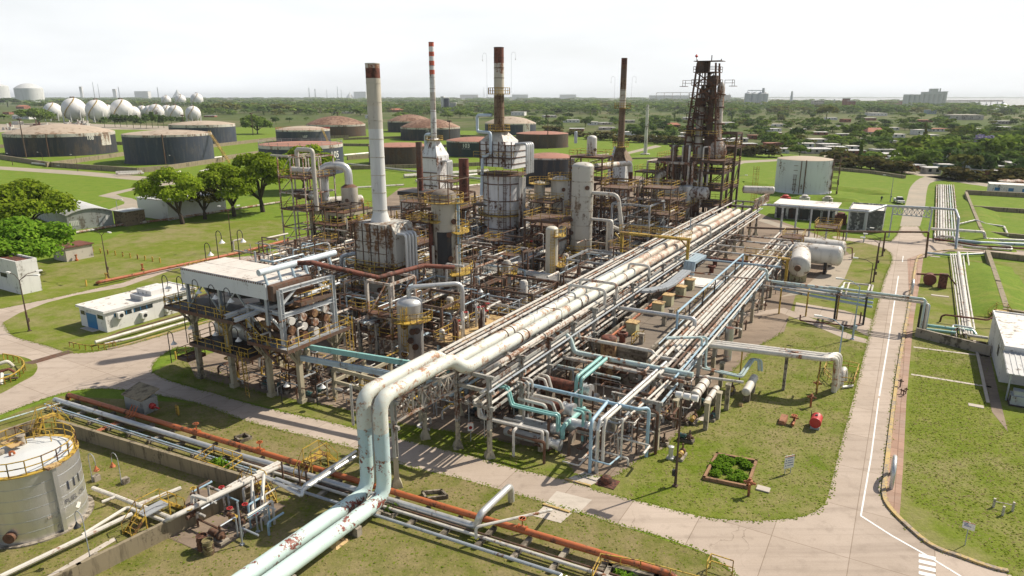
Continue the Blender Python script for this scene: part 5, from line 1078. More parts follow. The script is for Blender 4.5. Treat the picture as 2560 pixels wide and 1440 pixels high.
# white air cooler
t = thing('air_cooler', 'large white box air cooler with a panelled pale roof above the dark platform', 'air cooler', W(.5, -27, 8.5))
cw = paint('cooler_white', (.68, .71, .73), .1, (.4, .38, .35), .4, .5, dirt=.12); ctop = paint('cooler_top', (.66, .62, .57), .0, (.5, .42, .36), .4, .7, streak=0)
CA0, CA1, CB0, CB1, CZ0, CZ1 = -2.3, 3.3, -33.0, -20.2, 11.2, 12.75
m = MB(); m.box(W(CA0, CB0, CZ0), CA1-CA0, CB1-CB0, CZ1-CZ0); m.build('casing', cw, t)
for i in range(5):
    for j in range(2): b0 = CB0+.08+(CB1-CB0-.16)*i/5; a0 = CA0+.08+(CA1-CA0-.16)*j/2; m = MB(); m.box(W(a0, b0, CZ1+.004), (CA1-CA0-.16)/2-.07, (CB1-CB0-.16)/5-.07, .09+.01*((i+j) % 2)); m.build('top_panel', ctop, t)
m = MB()
for s in range(40): m.box(W(CA0-.06, CB0+.1+s*(CB1-CB0-.2)/40, CZ1-.1), .056, .12, .14)
m.build('edge_trim', darkrust, t)
for b in (-32.6, -27.5, -20.6):
    for a in (CA0+.3, CA1-.3): m = MB(); m.ibeam(W(a, b, 8.5), W(a, b, CZ0), .3); m.build('leg', galv, t)
for b in (-32.6, -27.5): m = MB(); m.beam(W(CA0+.3, b, 8.6), W(CA0+.3, b+2.4, CZ0), .14); m.beam(W(CA0+.3, b+5, 8.6), W(CA0+.3, b+2.6, CZ0), .14); m.build('brace', galv, t)
for i in range(3): m = MB(); m.lathe(W(.5, -30.5+i*4.2, CZ0-1.0), [(1.9, .99), (1.6, .5), (1.6, 0), (1.5, 0), (1.5, .5)], 20); m.build('fan_ring', blackst, t)
m = MB(); m.box(W(CA0+.2, CB1+.004, CZ0-.1), CA1-CA0-.4, .8, 1.5); m.build('header_box', rusty, t)
d = deckpart(t, CA0+2.6, CA1+1.2, CB1+.82, CB1+1.8, 10.4, rusty, 'side_walkway', (0, 1, 2))
d = deckpart(t, CA0+2, CA0+4, CB0-1.5, CB0-.1, 11.6, yellow, 'end_walkway', (0, 2, 3))
m = MB(); m.ladder(W(CA0+1.8, CB0-1.0), 8.5, 12.6, V, .5, -V); m.build('ladder', yellow, t)
pipe('pale blue-white header pipe above the white air cooler', [W(-2.6, -20.6, 13.9), W(7.5, -20.6, 13.9)], .32, paint('pale_blue_pipe', (.60, .68, .74), .06, RUST, .8, .4), None, 12)
for i in range(6): pipe('short riser under the pale header pipe', [W(-2+i*1.7, -20.6, 13.7), W(-2+i*1.7, -20.2, 12.6)], .13, bluegrey, 'risers of the air cooler header')
pipe('long dark rust pipe sagging from the cooler header to the reactor', [W(2, -20.6, 13.9), W(3, -19.4, 13.9), P(946, 694, 11.2), P(1058, 664, 11.2), P(1135, 668, 10.6)], .26, rustred, None, 12, .8)
# grey portal frame with the exchanger platform
t = thing('exchanger_platform', 'platform with yellow rails under a grey steel portal frame, carrying brown exchangers', 'access platform', W(0, -21))
for a, b in ((-.7, -22.8), (-.2, -18.9), (5.2, -19.2)): cpost(t, a, b, 6.2, .48)
deckpart(t, -2.6, 5.8, -23.2, -17.6, 6.5, greypaint)
for a, b in ((-1.7, -19.0), (4.9, -18.7), (-1.9, -23.4), (4.9, -23.4)): m = MB(); m.ibeam(W(a, b, 6.5), W(a, b, 12.2 if b > -20 else 10.2), .42); m.build('portal_post', portal, t)
m = MB()
for p, q in (((-1.7, -19, 12.1), (4.9, -18.7, 12.1)), ((-1.7, -19, 9.6), (4.9, -18.7, 9.6)), ((-1.9, -23.4, 10.1), (-1.7, -19, 9.8)), ((-4.6, -23.6, 9.6), (4.9, -23.4, 10)), ((-4.6, -22.2, 9.5), (3, -22, 9.9)), ((4.9, -23.4, 10), (4.9, -18.7, 9.8)), ((-1.8, -21.2, 10), (4.9, -21, 10))): m.ibeam(W(*p), W(*q), .38)
for p, q in (((-1.7, -19, 10.6), (.4, -19, 12)), ((4.9, -18.7, 10.6), (2.8, -18.8, 12)), ((-1.7, -19, 8), (1.4, -19, 9.5)), ((-1.7, -19, 8), (-1.8, -21, 9.8)), ((4.9, -18.7, 8), (2, -18.8, 9.5))): m.beam(W(*p), W(*q), .2)
m.build('portal_beam', portal, t); m = MB(); m.ladder(W(6.1, -18.2), .3, 7.6, U, .5, V); m.build('ladder', yellow, t)
brown = paint('brown_exchanger', (.27, .16, .075), .45, RUST, .8, .6)
for i in range(4):
    for k in range(3): exchanger('brown exchanger of the stack behind the portal frame', W(-1.0+i*1.5, -22.8, 7.1+k*.95), V, 4.4, .33, brown if (i+k) % 3 else rusty, [rustpipe, brown, oldwhite][(i+k) % 3])
for i in range(26): a, b = random.uniform(-1.8, 5), random.uniform(-22.8, -18.2); z = random.uniform(6.8, 9.2); pipe('small brown pipe among the stacked exchangers', [W(a, b, 6.5), W(a, b, z), W(a+random.uniform(-1.6, 1.6), b, z)], .1, random.choice([brown, rusty, oldwhite]), 'small pipes of the exchanger platform', 6)
hvessel('grey horizontal drum on the lower deck under the air cooler', W(1.0, -31.6, 5.9), V, 6.2, 1.15, alu, saddles=True)
pump('pump between the concrete posts of the cooler platform', W(.4, -24.4), V, tealdk); pump('second pump between the concrete posts', W(.7, -22.6), V, tealdk)
frame('low concrete frame with pipes beside the exchanger platform', W(2, -16.5), 4.5, 11, [2.0, 3.4], 1, 3, conc, .34, (), False, False, z0=0)
girder('aqua twin pipe run from the exchanger platform to the rack', W(0.2, -18.2, 5.9), W(2.4, -2.4, 5.9), .26, 3, aqua, .2, 'pipe_run', 'pipe'); girder('blue-grey pipe bundle below the aqua run', W(-.4, -18.3, 4.9), W(1.4, -2.6, 4.9), .24, 3, bluegrey, .22, 'pipe_run', 'pipe')
# goose-neck lamps on the cooler platform
def gooseneck(p, h, label, ax=None, shade=None, grp='goose-neck lamps', polem=None, s=1.0):
    ax = ax or V; p = Vector(p); t = thing('gooseneck_lamp', label, 'lamp', p, grp); m = MB(); m.tube([p, p+Z*h]+[p+Z*h+ax*.45*(1-math.cos(a))+Z*.5*math.sin(a) for a in (.6, 1.1, 1.6, 2.1, 2.7, 3.14)]+[p+Z*(h-.5)+ax*.9], .045*s, 6, 0); m.build('pole', polem or blackst, t)
    m = MB(); m.lathe(p+Z*(h-.85)+ax*.9, [(.34*s, 0), (.30*s, .05), (.10*s, .28), (.06*s, .4), (.001, .42)], 12); m.build('shade', shade or plastwhite, t); return t
for i, (a, b, z, h) in enumerate(((-3.2, -35, 8.5, 3), (-3.2, -32.5, 8.5, 3.2), (-3.2, -30, 8.5, 3.2), (-3.2, -27.5, 8.5, 3.0), (-3.2, -25.2, 8.5, 3), (4, -35.2, 8.5, 6.5), (2.4, -35.2, 8.5, 5.4), (6.2, -34.4, 8.5, 6.3), (-2.6, -33, 4.6, 2.6), (-2.6, -29, 4.6, 2.6), (-2.6, -25.5, 4.6, 2.6), (-3.2, -35.4, 2.0, 3.2), (-1.5, -20.4, 0, 3), (0, -17, 0, 3))): gooseneck(W(a, b, z), h, 'goose-neck lamp with a white bell shade on the cooler platform rail')
# ================================================================== FRONT VESSEL WITH THE OVERHEAD PIPE
t, p, r, zt, face = vessel('tall silver vessel with a domed head and a yellow ring platform beside the rack', 1030, 915, 742, 64, alu, bands=0, plats=((.78, -.9, 1.5, 1.1),), ladder=-.35, nozz=6, name='pressure_vessel', cat='pressure vessel')
pipe('white overhead pipe arching from the silver vessel to the rack', [p+Z*(zt-.2), p+Z*(zt+1.1), p+Z*(zt+1.2)+(P(1155, 708, zt+1.2)-p-Z*(zt+1.2)), P(1155, 708, zt+1.2)-Z*4.2], .28, alu, None, 12, .9)
frame('rust-streaked portal frame beside the silver vessel', P(914, 905)+U*1, 4.5, 3.4, [3.0, 5.6, 9.6], 1, 1, rustpipe, .3, (0, 1), True)
# yellow valve platform between vessel and rack
t = thing('valve_platform', 'long yellow-railed valve platform on blue-grey posts beside the main rack', 'access platform', W(13, -8.2))
deckpart(t, 9.5, 20.5, -9.4, -5.2, 5.2, boxl)
for a in (9.9, 15, 20.1):
    for b in (-9, -5.6): m = MB(); m.ibeam(W(a, b), W(a, b, 5), .3); m.build('leg', bluegrey, t)
for i in range(16):
    a, b = random.uniform(10, 20), random.uniform(-9, -5.7); h = random.uniform(1.2, 3.0); m = MB(); rr = random.choice([.12, .16, .3])
    m.lathe(W(a, b, 5.2), [(rr, 0), (rr, h*.85), (rr*.4, h)], 10); solo(m, 'small_vessel' if rr > .2 else 'standpipe', random.choice([white, oldwhite, darkrust, alu]), 'white or dark standpipe on the yellow valve platform', 'standpipe', 'standpipes on the valve platform')
    if i % 2: valve(W(a+.5, b, 5.2+h*.6), random.choice([U, V]), white, redpaint, .9, 'red-wheeled valve above the yellow valve platform')
# ================================================================== REACTOR
cz = paint('reactor_cladding', (.46, .43, .36), .22, RUST, .35, .6, dirt=.6); tar = paint('stripped_black', (.03, .03, .032), .3, (.1, .08, .06), .6, .8)
t, p, r, zt, face = vessel('stout stained reactor with a dusty brown dome and a stripped black belly', 1118, 800, 472, 64, cz, headmat=paint('dusty_dome', (.20, .17, .14), .3, RUST, .5, .8), dome=.62, bands=4, plats=((.97, -2.6, 3.4, .9), (.74, .5, 2.6, 1.6), (.42, .2, 2.0, 2.0), (.83, -1.6, -.3, 1.4)), ladder=1.0, nozz=5, name='reactor', cat='reactor')
m = MB(); zz = zt*.93; m.lathe(p, [(r+.03, zz*.46), (r+.06, zz*.47), (r+.06, zz*.74), (r+.03, zz*.75)], 10, None, face+R(30)-.62, face+R(30)+.5); m.build('stripped_patch', tar, t)
m = MB(); q = p+Vector((math.cos(face-1.1), math.sin(face-1.1), 0))*(r+.35); m.tube([q+Z*zz*.5, q+Z*zz*.9], .3, 10); m.build('down_pipe', rustred, t)
for a, z0, z1, mt in ((.75, .1, .6, white), (.95, .05, .95, skyblue), (-.8, .1, .6, cream)): q = p+Vector((math.cos(face+a), math.sin(face+a), 0))*(r+.5); pipe('vertical pipe strapped to the reactor side', [q+Z*zt*z0, q+Z*zt*z1], .18, mt, 'pipes on the reactor', 8)
frame('thin rusty steel frame above the reactor dome', p-U*2.4-V*2.4, 4.8, 4.8, [zt-1.2, zt+1.4], 1, 1, rusty, .12, (), False, False, z0=zt-1.6)
# ================================================================== HEATER 1 with the white chimney
t, p, r, zt, face = vessel('stained round furnace under the tall white chimney', 962, 800, 655, 92, cz, dome=.12, bands=2, plats=((.35, -1.6, 1.6, .9), (.92, -1.8, 1.8, 1.0)), ladder=.1, nozz=5, name='furnace', cat='furnace', legs=0)
boxm = paint('heater_box_plates', (.46, .45, .41), .42, (.23, .12, .055), .5, .55, dirt=.6)
z0, z1 = ZT(p, 655), ZT(p, 553)
m = MB(); m.box(p-U*2.4-V*2.3, 4.8, 5.3, z1-z0, z0+.02); m.build('convection_box', boxm, t)
m = MB(); m.box(p-U*1.9+V*3.004, 3.8, 1.2, (z1-z0)*.8, z0+.1); m.hexa([p-U*1.9+V*3.01+Z*(z0+.1+(z1-z0)*.8), p-U*1.9+V*4.2+Z*(z0+.1+(z1-z0)*.8), p+U*1.9+V*4.2+Z*(z0+.1+(z1-z0)*.8), p+U*1.9+V*3.01+Z*(z0+.1+(z1-z0)*.8)], [p-U*1.9+V*3.01+Z*(z1+.1), p-U*1.9+V*3.5+Z*(z1+.1), p+U*1.9+V*3.5+Z*(z1+.1), p+U*1.9+V*3.01+Z*(z1+.1)]); m.build('side_header_box', boxm, t)
m = MB()
for k in range(5): s = -2.3+5.3*k/4; m.beam(p-U*2.44+V*s+Z*z0, p-U*2.44+V*s+Z*z1, .09)
for k in range(4): z = z0+(z1-z0)*(k+.3)/4; m.beam(p-U*2.46-V*2.3+Z*z, p-U*2.46+V*3.0+Z*z, .07); m.beam(p-U*2.4-V*2.36+Z*z, p+U*2.4-V*2.36+Z*z, .12)
for k in range(4): s = -2.6+5.2*k/3; m.beam(p+U*s*.9-V*2.36+Z*z0, p+U*s*.9-V*2.36+Z*z1, .14)
m.build('stiffener', darkrust, t)
m = MB(); b = [p-U*3.3-V*3.3, p-U*3.3+V*4.9, p+U*3.3+V*4.9, p+U*3.3-V*3.3]; m.prism([q+Z*(z0-.3) for q in b], .12); d = m.build('service_deck', rusty, t); railpart([q+Z*(z0-.18) for q in b], d, closed=True)
for i in range(4): q = p+V*3.7+U*(-1.5+i*.65); pipe('white U-bend pipe on the flank of the chimney furnace', [q+V*.5+Z*(z1-1.1), q+V*1.9+Z*(z1-1.0), q+V*1.9+Z*(z0-3.4)], .2, alu, 'crossover pipes of the chimney furnace', 8, .5)
def chimney(label, p, z0, ty, wpx, sec, name='chimney', bandm=None, plat=None, flare=None, lean=0, rot_=None, taper=.94):
    p = Vector(p); z1 = ZT(p, ty); r = RW(p+Z*(z0+z1)/2, wpx); t = thing(name, label, 'chimney', p+Z*z0, 'tall stacks of the plant'); h = z1-z0
    rr = lambda f: r*(1+(taper-1)*f)
    if flare: m = MB(); m.lathe(p, [(r*flare, z0), (r, z0+h*.06)], 24); m.build('flared_foot', sec[0][2], t)
    for f0, f1, mt in sec: m = MB(); m.lathe(p, [(rr(f0), z0+h*max(f0, .06 if flare else 0)), (rr(f1), z0+h*f1-.001)], 24); m.build('stack_section', mt, t)
    n = 9
    for i in range(n): f = .08+.92*i/(n-1)-.004; m = MB(); m.lathe(p, [(rr(f), z0+h*f-.05), (rr(f)*1.04, z0+h*f-.05), (rr(f)*1.04, z0+h*f+.05), (rr(f), z0+h*f+.05)], 24); m.build('flange_ring', bandm or darkrust, t)
    m = MB(); m.lathe(p, [(rr(1), z1-.05), (rr(1), z1), (rr(1)*.9, z1), (rr(1)*.9, z1-1.5), (0.001, z1-1.5)], 24); m.build('mouth', blackst, t)
    if plat:
        for f in plat: ringdeck(t, p, rr(f), z0+h*f, -3.14, 3.14, 1.1); m = MB(); q = p+Vector((0, -1, 0))*(rr(f)+.3); m.ladder(q, z0+1, z0+h*f, Vector((1, 0, 0)), .5, Vector((0, -1, 0))); m.build('ladder', rusty, t)
    return t, z1, r
beige = paint('stack_beige', (.50, .46, .38), .18, RUST, .5, .6, dirt=.4); stw = paint('stack_white', (.62, .63, .62), .12, (.3, .2, .12), .4, .55, dirt=.3)
chimney('tall thick white chimney with a rust-brown top, the leftmost one', p+U*.2, z1, 158, 37, [(0, .30, stw), (.30, .60, stw), (.60, .74, cream), (.74, .91, beige), (.91, .97, rustred), (.97, 1, rustpipe)], flare=1.35, bandm=cz)
# ================================================================== STRIPED STACK on its convection hood
p, d, face = cvec(1090, 512); zA, zB, zC = ZT(p, 470), ZT(p, 388), ZT(p, 346)
t = thing('stack_furnace', 'grey furnace with a tapering hood below the red and white striped stack', 'furnace', p); hs = RW(p, 50)
m = MB(); m.cbox(p, hs*2, hs*2, zB-zA, zA); m.build('casing', furnwhite, t)
m = MB(); b = [p-U*hs-V*hs, p-U*hs+V*hs, p+U*hs+V*hs, p+U*hs-V*hs]; k = .3; m.hexa([q+Z*(zB+.01) for q in b], [p+(q-p)*k+Z*zC for q in b]); m.build('hood', furnwhite, t)
for s in (-1, 1):
    for s2 in (-1, 1): m = MB(); q = p+U*hs*s*.9+V*hs*s2*.9; m.beam(q, q+Z*zA, .5); m.build('leg', greypaint, t)
m = MB()
for z in (zA+1, (zA+zB)/2, zB-.5): m.beam(p-U*(hs+.1)-V*hs+Z*z, p-U*(hs+.1)+V*hs+Z*z, .25); m.beam(p-V*(hs+.1)-U*hs+Z*z, p-V*(hs+.1)+U*hs+Z*z, .25)
m.build('stiffener', rusty, t); ringdeck(t, p, hs*.4, zC-.3, -3.1, 3.1, 1.4)
redst = paint('stack_red', (.52, .10, .05), .06, DRUST, .6, .6); w2 = paint('stack_band_white', (.74, .73, .72), .05, RUST, .6, .5)
chimney('slim red and white striped stack on a white shaft', p, zC-.6, 105, 15, [(0, .12, alu), (.12, .32, stw), (.32, .50, cream), (.50, .68, stw), (.68, .725, redst), (.725, .77, w2), (.77, .815, redst), (.815, .86, w2), (.86, .905, redst), (.905, .955, w2), (.955, 1, redst)], taper=.86)
for i in range(4): q = p+V*(hs+.6)+U*(i*.7-1); pipe('white U-bend pipe on the striped stack furnace', [q-V*.7+Z*(zB-1.5), q+V*1.6+Z*(zB-1.3), q+V*1.6+Z*(zA+.5)], .28, alu, 'crossover pipes of the striped stack furnace', 8, .5)
pipe('pale blue duct beside the striped stack hood', [p-V*(hs*.3)+Z*(zC+1), p-V*(hs*1.0)+Z*(zC+1), p-V*(hs*1.0)+Z*(zB-1)], .5, paint('duct_blue', (.52, .62, .70), .08, RUST, .8, .4), None, 10, .8)
# rusty thin stacks and the white rust-run box heater
pb = P(1050, 590); zt = ZT(pb, 540); z2 = ZT(pb, 486); t = thing('box_heater', 'white box heater with rust runs and a dark top, standing on legs', 'furnace', pb)
m = MB(); m.cbox(pb, 5, 6.6, z2-zt, zt); m.build('casing', paint('rust_run_white', (.60, .57, .53), .48, (.34, .13, .045), .35, .6, dirt=.3), t); m = MB(); m.cbox(pb, 5.6, 7.2, .8, z2+.01); m.build('top_frame', blackst, t)
for s in (-1, 1):
    for s2 in (-1, 1): m = MB(); q = pb+U*2.2*s+V*3*s2; m.beam(q, q+Z*zt, .4); m.build('leg', rusty, t)
m = MB(); m.cbox(pb, 4, 5.6, zt*.7, zt*.29); m.build('lower_casing', mortar, t)
chimney('short rusty stack on the rust-run box heater', pb+U*.5+V*.2, z2+.8, 355, 16, [(0, .5, rustred), (.5, 1, rusty)], taper=1.0); chimney('short dark red stack with a flanged lip right of the reactor', P(1163, 610), 3, 396, 25, [(0, .4, rustpipe), (.4, 1, rustred)], taper=1.0)
# ================================================================== BIG WHITE FURNACE
p, d, face = cvec(1257, 640); zl, zb, zc, zd, ze = ZT(p, 602), ZT(p, 432), ZT(p, 414), ZT(p, 352), ZT(p, 330); r = RW(p+Z*zb, 94)
t = thing('big_furnace', 'big white rust-streaked octagonal furnace with a boxy head and a brown stack', 'furnace', p)
m = MB(); m.lathe(p, [(r, zl), (r, zb)], 10); m.build('radiant_shell', furnwhite, t)
for f in (.0, .22, .42, .62, .86, 1): z = zl+(zb-zl)*f; m = MB(); m.lathe(p, [(r, z-.1), (r+.12, z-.1), (r+.12, z+.1), (r, z+.1)], 10); m.build('ring_beam', rusty, t)
for i in range(10): a = -R(30)+i*2*math.pi/10; q = p+Vector((math.cos(a), math.sin(a), 0))*(r+.05); m = MB(); m.beam(q, q+Z*zb, .15); m.build('column', rustpipe, t)
ringdeck(t, p, r, zl+(zb-zl)*.42, face-2.2, face+2.2, 1.1); ringdeck(t, p, r, zb-.1, -3.1, 3.1, 1.2, True, rusty)
m = MB(); q = p+Vector((math.cos(face+.1), math.sin(face+.1), 0))*(r+.25); m.ladder(q, zl, zb, V, .5, Vector((math.cos(face), math.sin(face), 0))); m.build('ladder', rusty, t)
hs = r*.95; m = MB(); m.box(p-U*hs*.8-V*hs*.95, hs*1.6, hs*1.5, zd-zc, zc); m.build('convection_box', furnwhite, t); m = MB(); m.box(p-U*hs*.8+V*hs*.56, hs*1.6, hs*.5, (zd-zc)*.95, zc-.3); m.build('side_header_box', furnwhite, t)
b = [p-U*hs*.8-V*hs*.95, p-U*hs*.8+V*hs*.55, p+U*hs*.8+V*hs*.55, p+U*hs*.8-V*hs*.95]; k = .45; cc = p-V*hs*.2; m = MB(); m.hexa([q+Z*(zd+.01) for q in b], [cc+(q-cc)*k+Z*ze for q in b]); m.build('hood', cream, t)
m = MB()
for k in range(4): z = zc+(zd-zc)*(k+.5)/4; m.beam(p-U*(hs*.8+.06)-V*hs*.95+Z*z, p-U*(hs*.8+.06)+V*hs*1.05+Z*z, .13); m.beam(p-U*hs*.8+V*(hs*1.06+.06)+Z*z, p+U*hs*.8+V*(hs*1.06+.06)+Z*z, .13)
for k in range(6): s = -hs*.95+hs*2*k/5; m.beam(p-U*(hs*.8+.08)+V*s+Z*zc, p-U*(hs*.8+.08)+V*s+Z*zd, .15)
m.build('stiffener', rusty, t); b = [p-U*hs*1.1-V*hs*1.2, p-U*hs*1.1+V*hs*1.35, p+U*hs*1.1+V*hs*1.35, p+U*hs*1.1-V*hs*1.2]; m = MB(); m.prism([q+Z*(zc+(zd-zc)*.35) for q in b[:2]]+[p-U*hs*.82+V*hs*1.35+Z*(zc+(zd-zc)*.35), p-U*hs*.82-V*hs*1.2+Z*(zc+(zd-zc)*.35)], .1); d_ = m.build('walkway', rusty, t); railpart([q+Z*(zc+(zd-zc)*.35+.1) for q in b[:2]], d_)
bst = paint('stack_brown', (.20, .14, .085), .35, (.12, .065, .035), .5, .75, dirt=.4)
t2, zz, rr = chimney('thick brown stack with a dark red top on the big furnace', cc, ze-.3, 118, 26, [(0, .1, bst), (.1, .45, bst), (.45, .7, beige), (.7, .82, rustpipe), (.82, 1, rustred)], plat=(.47, .04))
for k in (-1, 1): gooseneck(cc+V*k*2.6+Z*(ze+(zz-ze)*.47), 6.5, 'tall goose-neck lamp on the ring platform of the brown stack', V*k, grp='stack lamps', s=.3)
pipe('pale blue duct zigzagging down the big furnace', [cc-U*1-V*1.0+Z*(ze+3), cc-U*1-V*4.2+Z*(ze+3), cc-U*1-V*4.2+Z*(ze), p-U*(hs*.95)-V*.6+Z*ze, p-U*(hs*.95)-V*.6+Z*(zc+2.4), p-U*hs*.95-V*2.4+Z*(zc+1.6), p-U*hs*1.1-V*2.4+Z*(zb-4)], .3, MATS['duct_blue'], None, 10, .6)
for i in range(4):
    q = p+V*(hs*1.1)+U*(i*.75-1.6); pipe('white U-bend pipe on the flank of the big furnace', [q+Z*(zd-.4), q+V*2.4+Z*(zd-.2), q+V*2.4+Z*(zc-1)], .24, alu, 'crossover pipes of the big furnace', 8, .6)
    q = p+V*(r+1.1)+U*(i*.6-1.6); pipe('long white down pipe along the big furnace', [q+Z*(zb-.5), q+Z*(zl-1)], .2, oldwhite, 'down pipes of the big furnace', 8)
for f in (.15, .5, .8): z = zl+(zb-zl)*f; m = MB(); m.beam(p+V*(r)+Z*z, p+V*(r+2.6)+Z*z, .2); solo(m, 'pipe_bracket', galv, 'grey bracket holding the down pipes of the big furnace', 'bracket', 'brackets of the big furnace')
# ================================================================== COLUMNS
colw = paint('column_pale', (.54, .52, .465), .2, (.3, .22, .15), .4, .5, dirt=.55)
vessel('tall pale column with dark manholes, tallest plain column in the centre', 1450, 700, 405, 54, colw, bands=7, bandmat=cz, plats=((.28, -2, 1.8, 1.2),), nozz=7, dome=.35, legs=0)
pm = P(1450, 700); zt = ZT(pm, 405)
t, pt, rt, ztt, ft = vessel('short domed vessel raised behind the tallest plain column', 1471, 640, 338, 25, oldwhite, z0=ZT(P(1471, 640), 388), dome=.6, nozz=1, name='raised_vessel', cat='vessel')
frame('rusty steel tower with yellow rails carrying the short domed vessel', pt-U*2.4-V*3.2, 4.8, 6.4, [5, 10, 15, ZT(pt, 420), ZT(pt, 392)], 1, 1, rusty, .25, (2, 3, 4), True, True)
vessel('white tube cluster on the frame left of the short domed vessel', 1432, 640, 328, 8, galv, z0=ZT(P(1432, 640), 358), nozz=0, name='tube_cluster', cat='vessel')
vessel('cream slender column with a yellow ladder in front of the tallest column', 1377, 765, 565, 31, paint('slim_cream', (.60, .57, .48), .1, (.35, .28, .18), .4, .5, dirt=.35), bands=0, plats=((.93, .2, 2.2, 1.1), (.55, .6, 2.6, 1.2), (.24, -1.6, 1.6, 1.1)), ladder=.1, nozz=2, dome=.5)
vessel('grey-cream column with a railed top beside the big furnace', 1347, 640, 452, 27, cz, bands=3, plats=((1.0, -3.1, 3.1, 1.0),), nozz=2, dome=.4)
vessel('stout grey column with a railed head left of the tallest column', 1396, 640, 440, 44, colw, bands=4, plats=((1.02, -3.1, 3.1, .6),), nozz=5, dome=.5); vessel('narrow shoulder vessel joined to the stout grey column', 1414, 640, 446, 20, oldwhite, nozz=1, dome=.6)
vessel('slim white column with pipe bends right of the tallest column', 1519, 700, 548, 17, white, nozz=1, dome=.5); vessel('grey banded column in front of the tall dark tower', 1711, 600, 462, 26, alu, bands=5, bandmat=galv, nozz=2, dome=.3)
p = P(1450, 700); za = ZT(p, 480); zb_ = ZT(p, 545)
pipe('white pipe looping from the tallest column down to the slim white column', [p+V*1.4+Z*za, p+V*6.2+Z*za, p+V*6.8+U*1+Z*(za-6), P(1519, 560, 9)], .3, white, None, 10, 1.2); pipe('lower white pipe from the tallest column dropping to the ground', [p+V*1.4+Z*zb_, p+V*5.4+Z*zb_, p+V*5.4+Z*2], .24, white, None, 10, .6)
t, p, r, zt, face = vessel('cream vessel with a brown cone top beside the bare steel tower', 884, 640, 457, 41, cream, z0=ZT(P(884, 640), 524), cone=True, headmat=rusty, dome=.5, nozz=1, name='cone_top_vessel', cat='vessel')
frame('concrete frame under the cream cone-top vessel', p-U*2.4-V*2.4, 4.8, 4.8, [5, ZT(p, 527)], 1, 1, conc, .5, (1,), False, False)
pipe('big pale pipe arching like an inverted U over to the cream vessel', [P(814, 500, ZT(P(814, 640), 500)), P(814, 640)+Z*ZT(P(814, 640), 414), p+Z*ZT(p, 414), p+Z*ZT(p, 462)], .75, alu, None, 14, 2.2); pipe('second pale leg of the inverted U pipe', [P(826, 640)+Z*ZT(P(826, 640), 490), P(826, 640)+Z*ZT(P(826, 640), 425)], .7, alu, None, 12)
pipe('thick white C-shaped pipe below the cream vessel', [p-V*1+Z*(ZT(p, 520)), P(866, 640)+Z*ZT(P(866, 640), 520), P(866, 640)+Z*ZT(P(866, 640), 576), p+Z*ZT(p, 572)], .5, white, None, 12, 1.6)
for k in range(2): hvessel('white drum %s of the pair by the bare steel tower' % ('lower' if k else 'upper'), P(798, 640)+Z*ZT(P(798, 640), 508+k*16), U+V*.6, 9, 1.0, white, saddles=False)
frame('concrete frame under the white drum pair', P(790, 645), 8, 8, [4.5, ZT(P(798, 640), 526)], 1, 2, conc, .6, (1,), True, False)
# grey cyclone pot
t, p, r, zt, face = vessel('grey pot-bellied vessel with a thin neck pipe on short legs', 863, 795, 702, 30, galv, z0=ZT(P(863, 795), 757), dome=.4, nozz=0, legs=3, name='knockout_pot', cat='vessel')
pipe('grey neck pipe bending right from the pot-bellied vessel', [p+Z*(zt-.3), p+Z*ZT(p, 640), P(905, 632, ZT(p, 634))], .3, galv, None, 10, .7)
# ================================================================== BROWN STACK FURNACE
p, d, face = cvec(1543, 575); zl, zb, zd, ze = ZT(p, 520), ZT(p, 450), ZT(p, 402), ZT(p, 366); hs = RW(p, 52)
t = thing('brown_stack_furnace', 'grey-white furnace with a brown pyramid hood below the slender brown stack', 'furnace', p); m = MB(); m.lathe(p, [(hs*.95, 0), (hs*.95, zb)], 12); m.build('radiant_shell', furnwhite, t); m = MB(); m.cbox(p, hs*1.7, hs*1.7, zd-zb, zb); m.build('convection_box', furnwhite, t)
b = [p-U*hs*.95-V*hs*.95, p-U*hs*.95+V*hs*.95, p+U*hs*.95+V*hs*.95, p+U*hs*.95-V*hs*.95]; m = MB(); m.hexa([q+Z*(zd+.01) for q in b], [p+(q-p)*.25+Z*ze for q in b]); m.build('hood', bst, t)
for f in (.4, .8): ringdeck(t, p, hs*1.05, zb*f, -3.1, 3.1, 1.0, True, rusty)
ringdeck(t, p, hs*.25, ze, -3.1, 3.1, 1.2)
t2, zz, rr = chimney('slender brown stack with patched cladding and a yellow ring platform', p, ze-.4, 145, 17, [(0, .34, bst), (.34, .46, bst), (.46, .66, beige), (.66, .78, bst), (.78, .93, rusty), (.93, 1, rustred)], plat=(.455,), taper=.85, bandm=rusty)
for k in (-1, 1): gooseneck(p+V*k*2.0+Z*(ze+(zz-ze)*.455), 6, 'goose-neck lamp on the ring platform of the slender brown stack', V*k, grp='stack lamps', s=.3)
pipe('long white pipe from the raised vessel to the brown stack furnace', [P(1478, 640)+Z*ZT(P(1478, 640), 416), P(1566, 600)+Z*ZT(P(1566, 600), 408), P(1568, 600)+Z*ZT(P(1568, 600), 440)], .55, white, None, 12, .8); pipe('red-brown down pipe beside the brown stack furnace', [P(1568, 620)+Z*ZT(P(1568, 620), 478), P(1568, 620)+Z*ZT(P(1568, 620), 430)], .45, rustred)
pipe('pale blue pipe up the front of the brown hood', [p-U*hs-V*1.2+Z*(zl), p-U*hs-V*1.2+Z*zd, p-U*1.4-V*.8+Z*ze], .25, MATS['duct_blue']); pipe('white pipe loop right of the brown stack furnace', [p+V*hs+Z*zb, p+V*(hs+3.4)+Z*zb, p+V*(hs+3.4)+Z*2], .3, white, None, 8, .6)
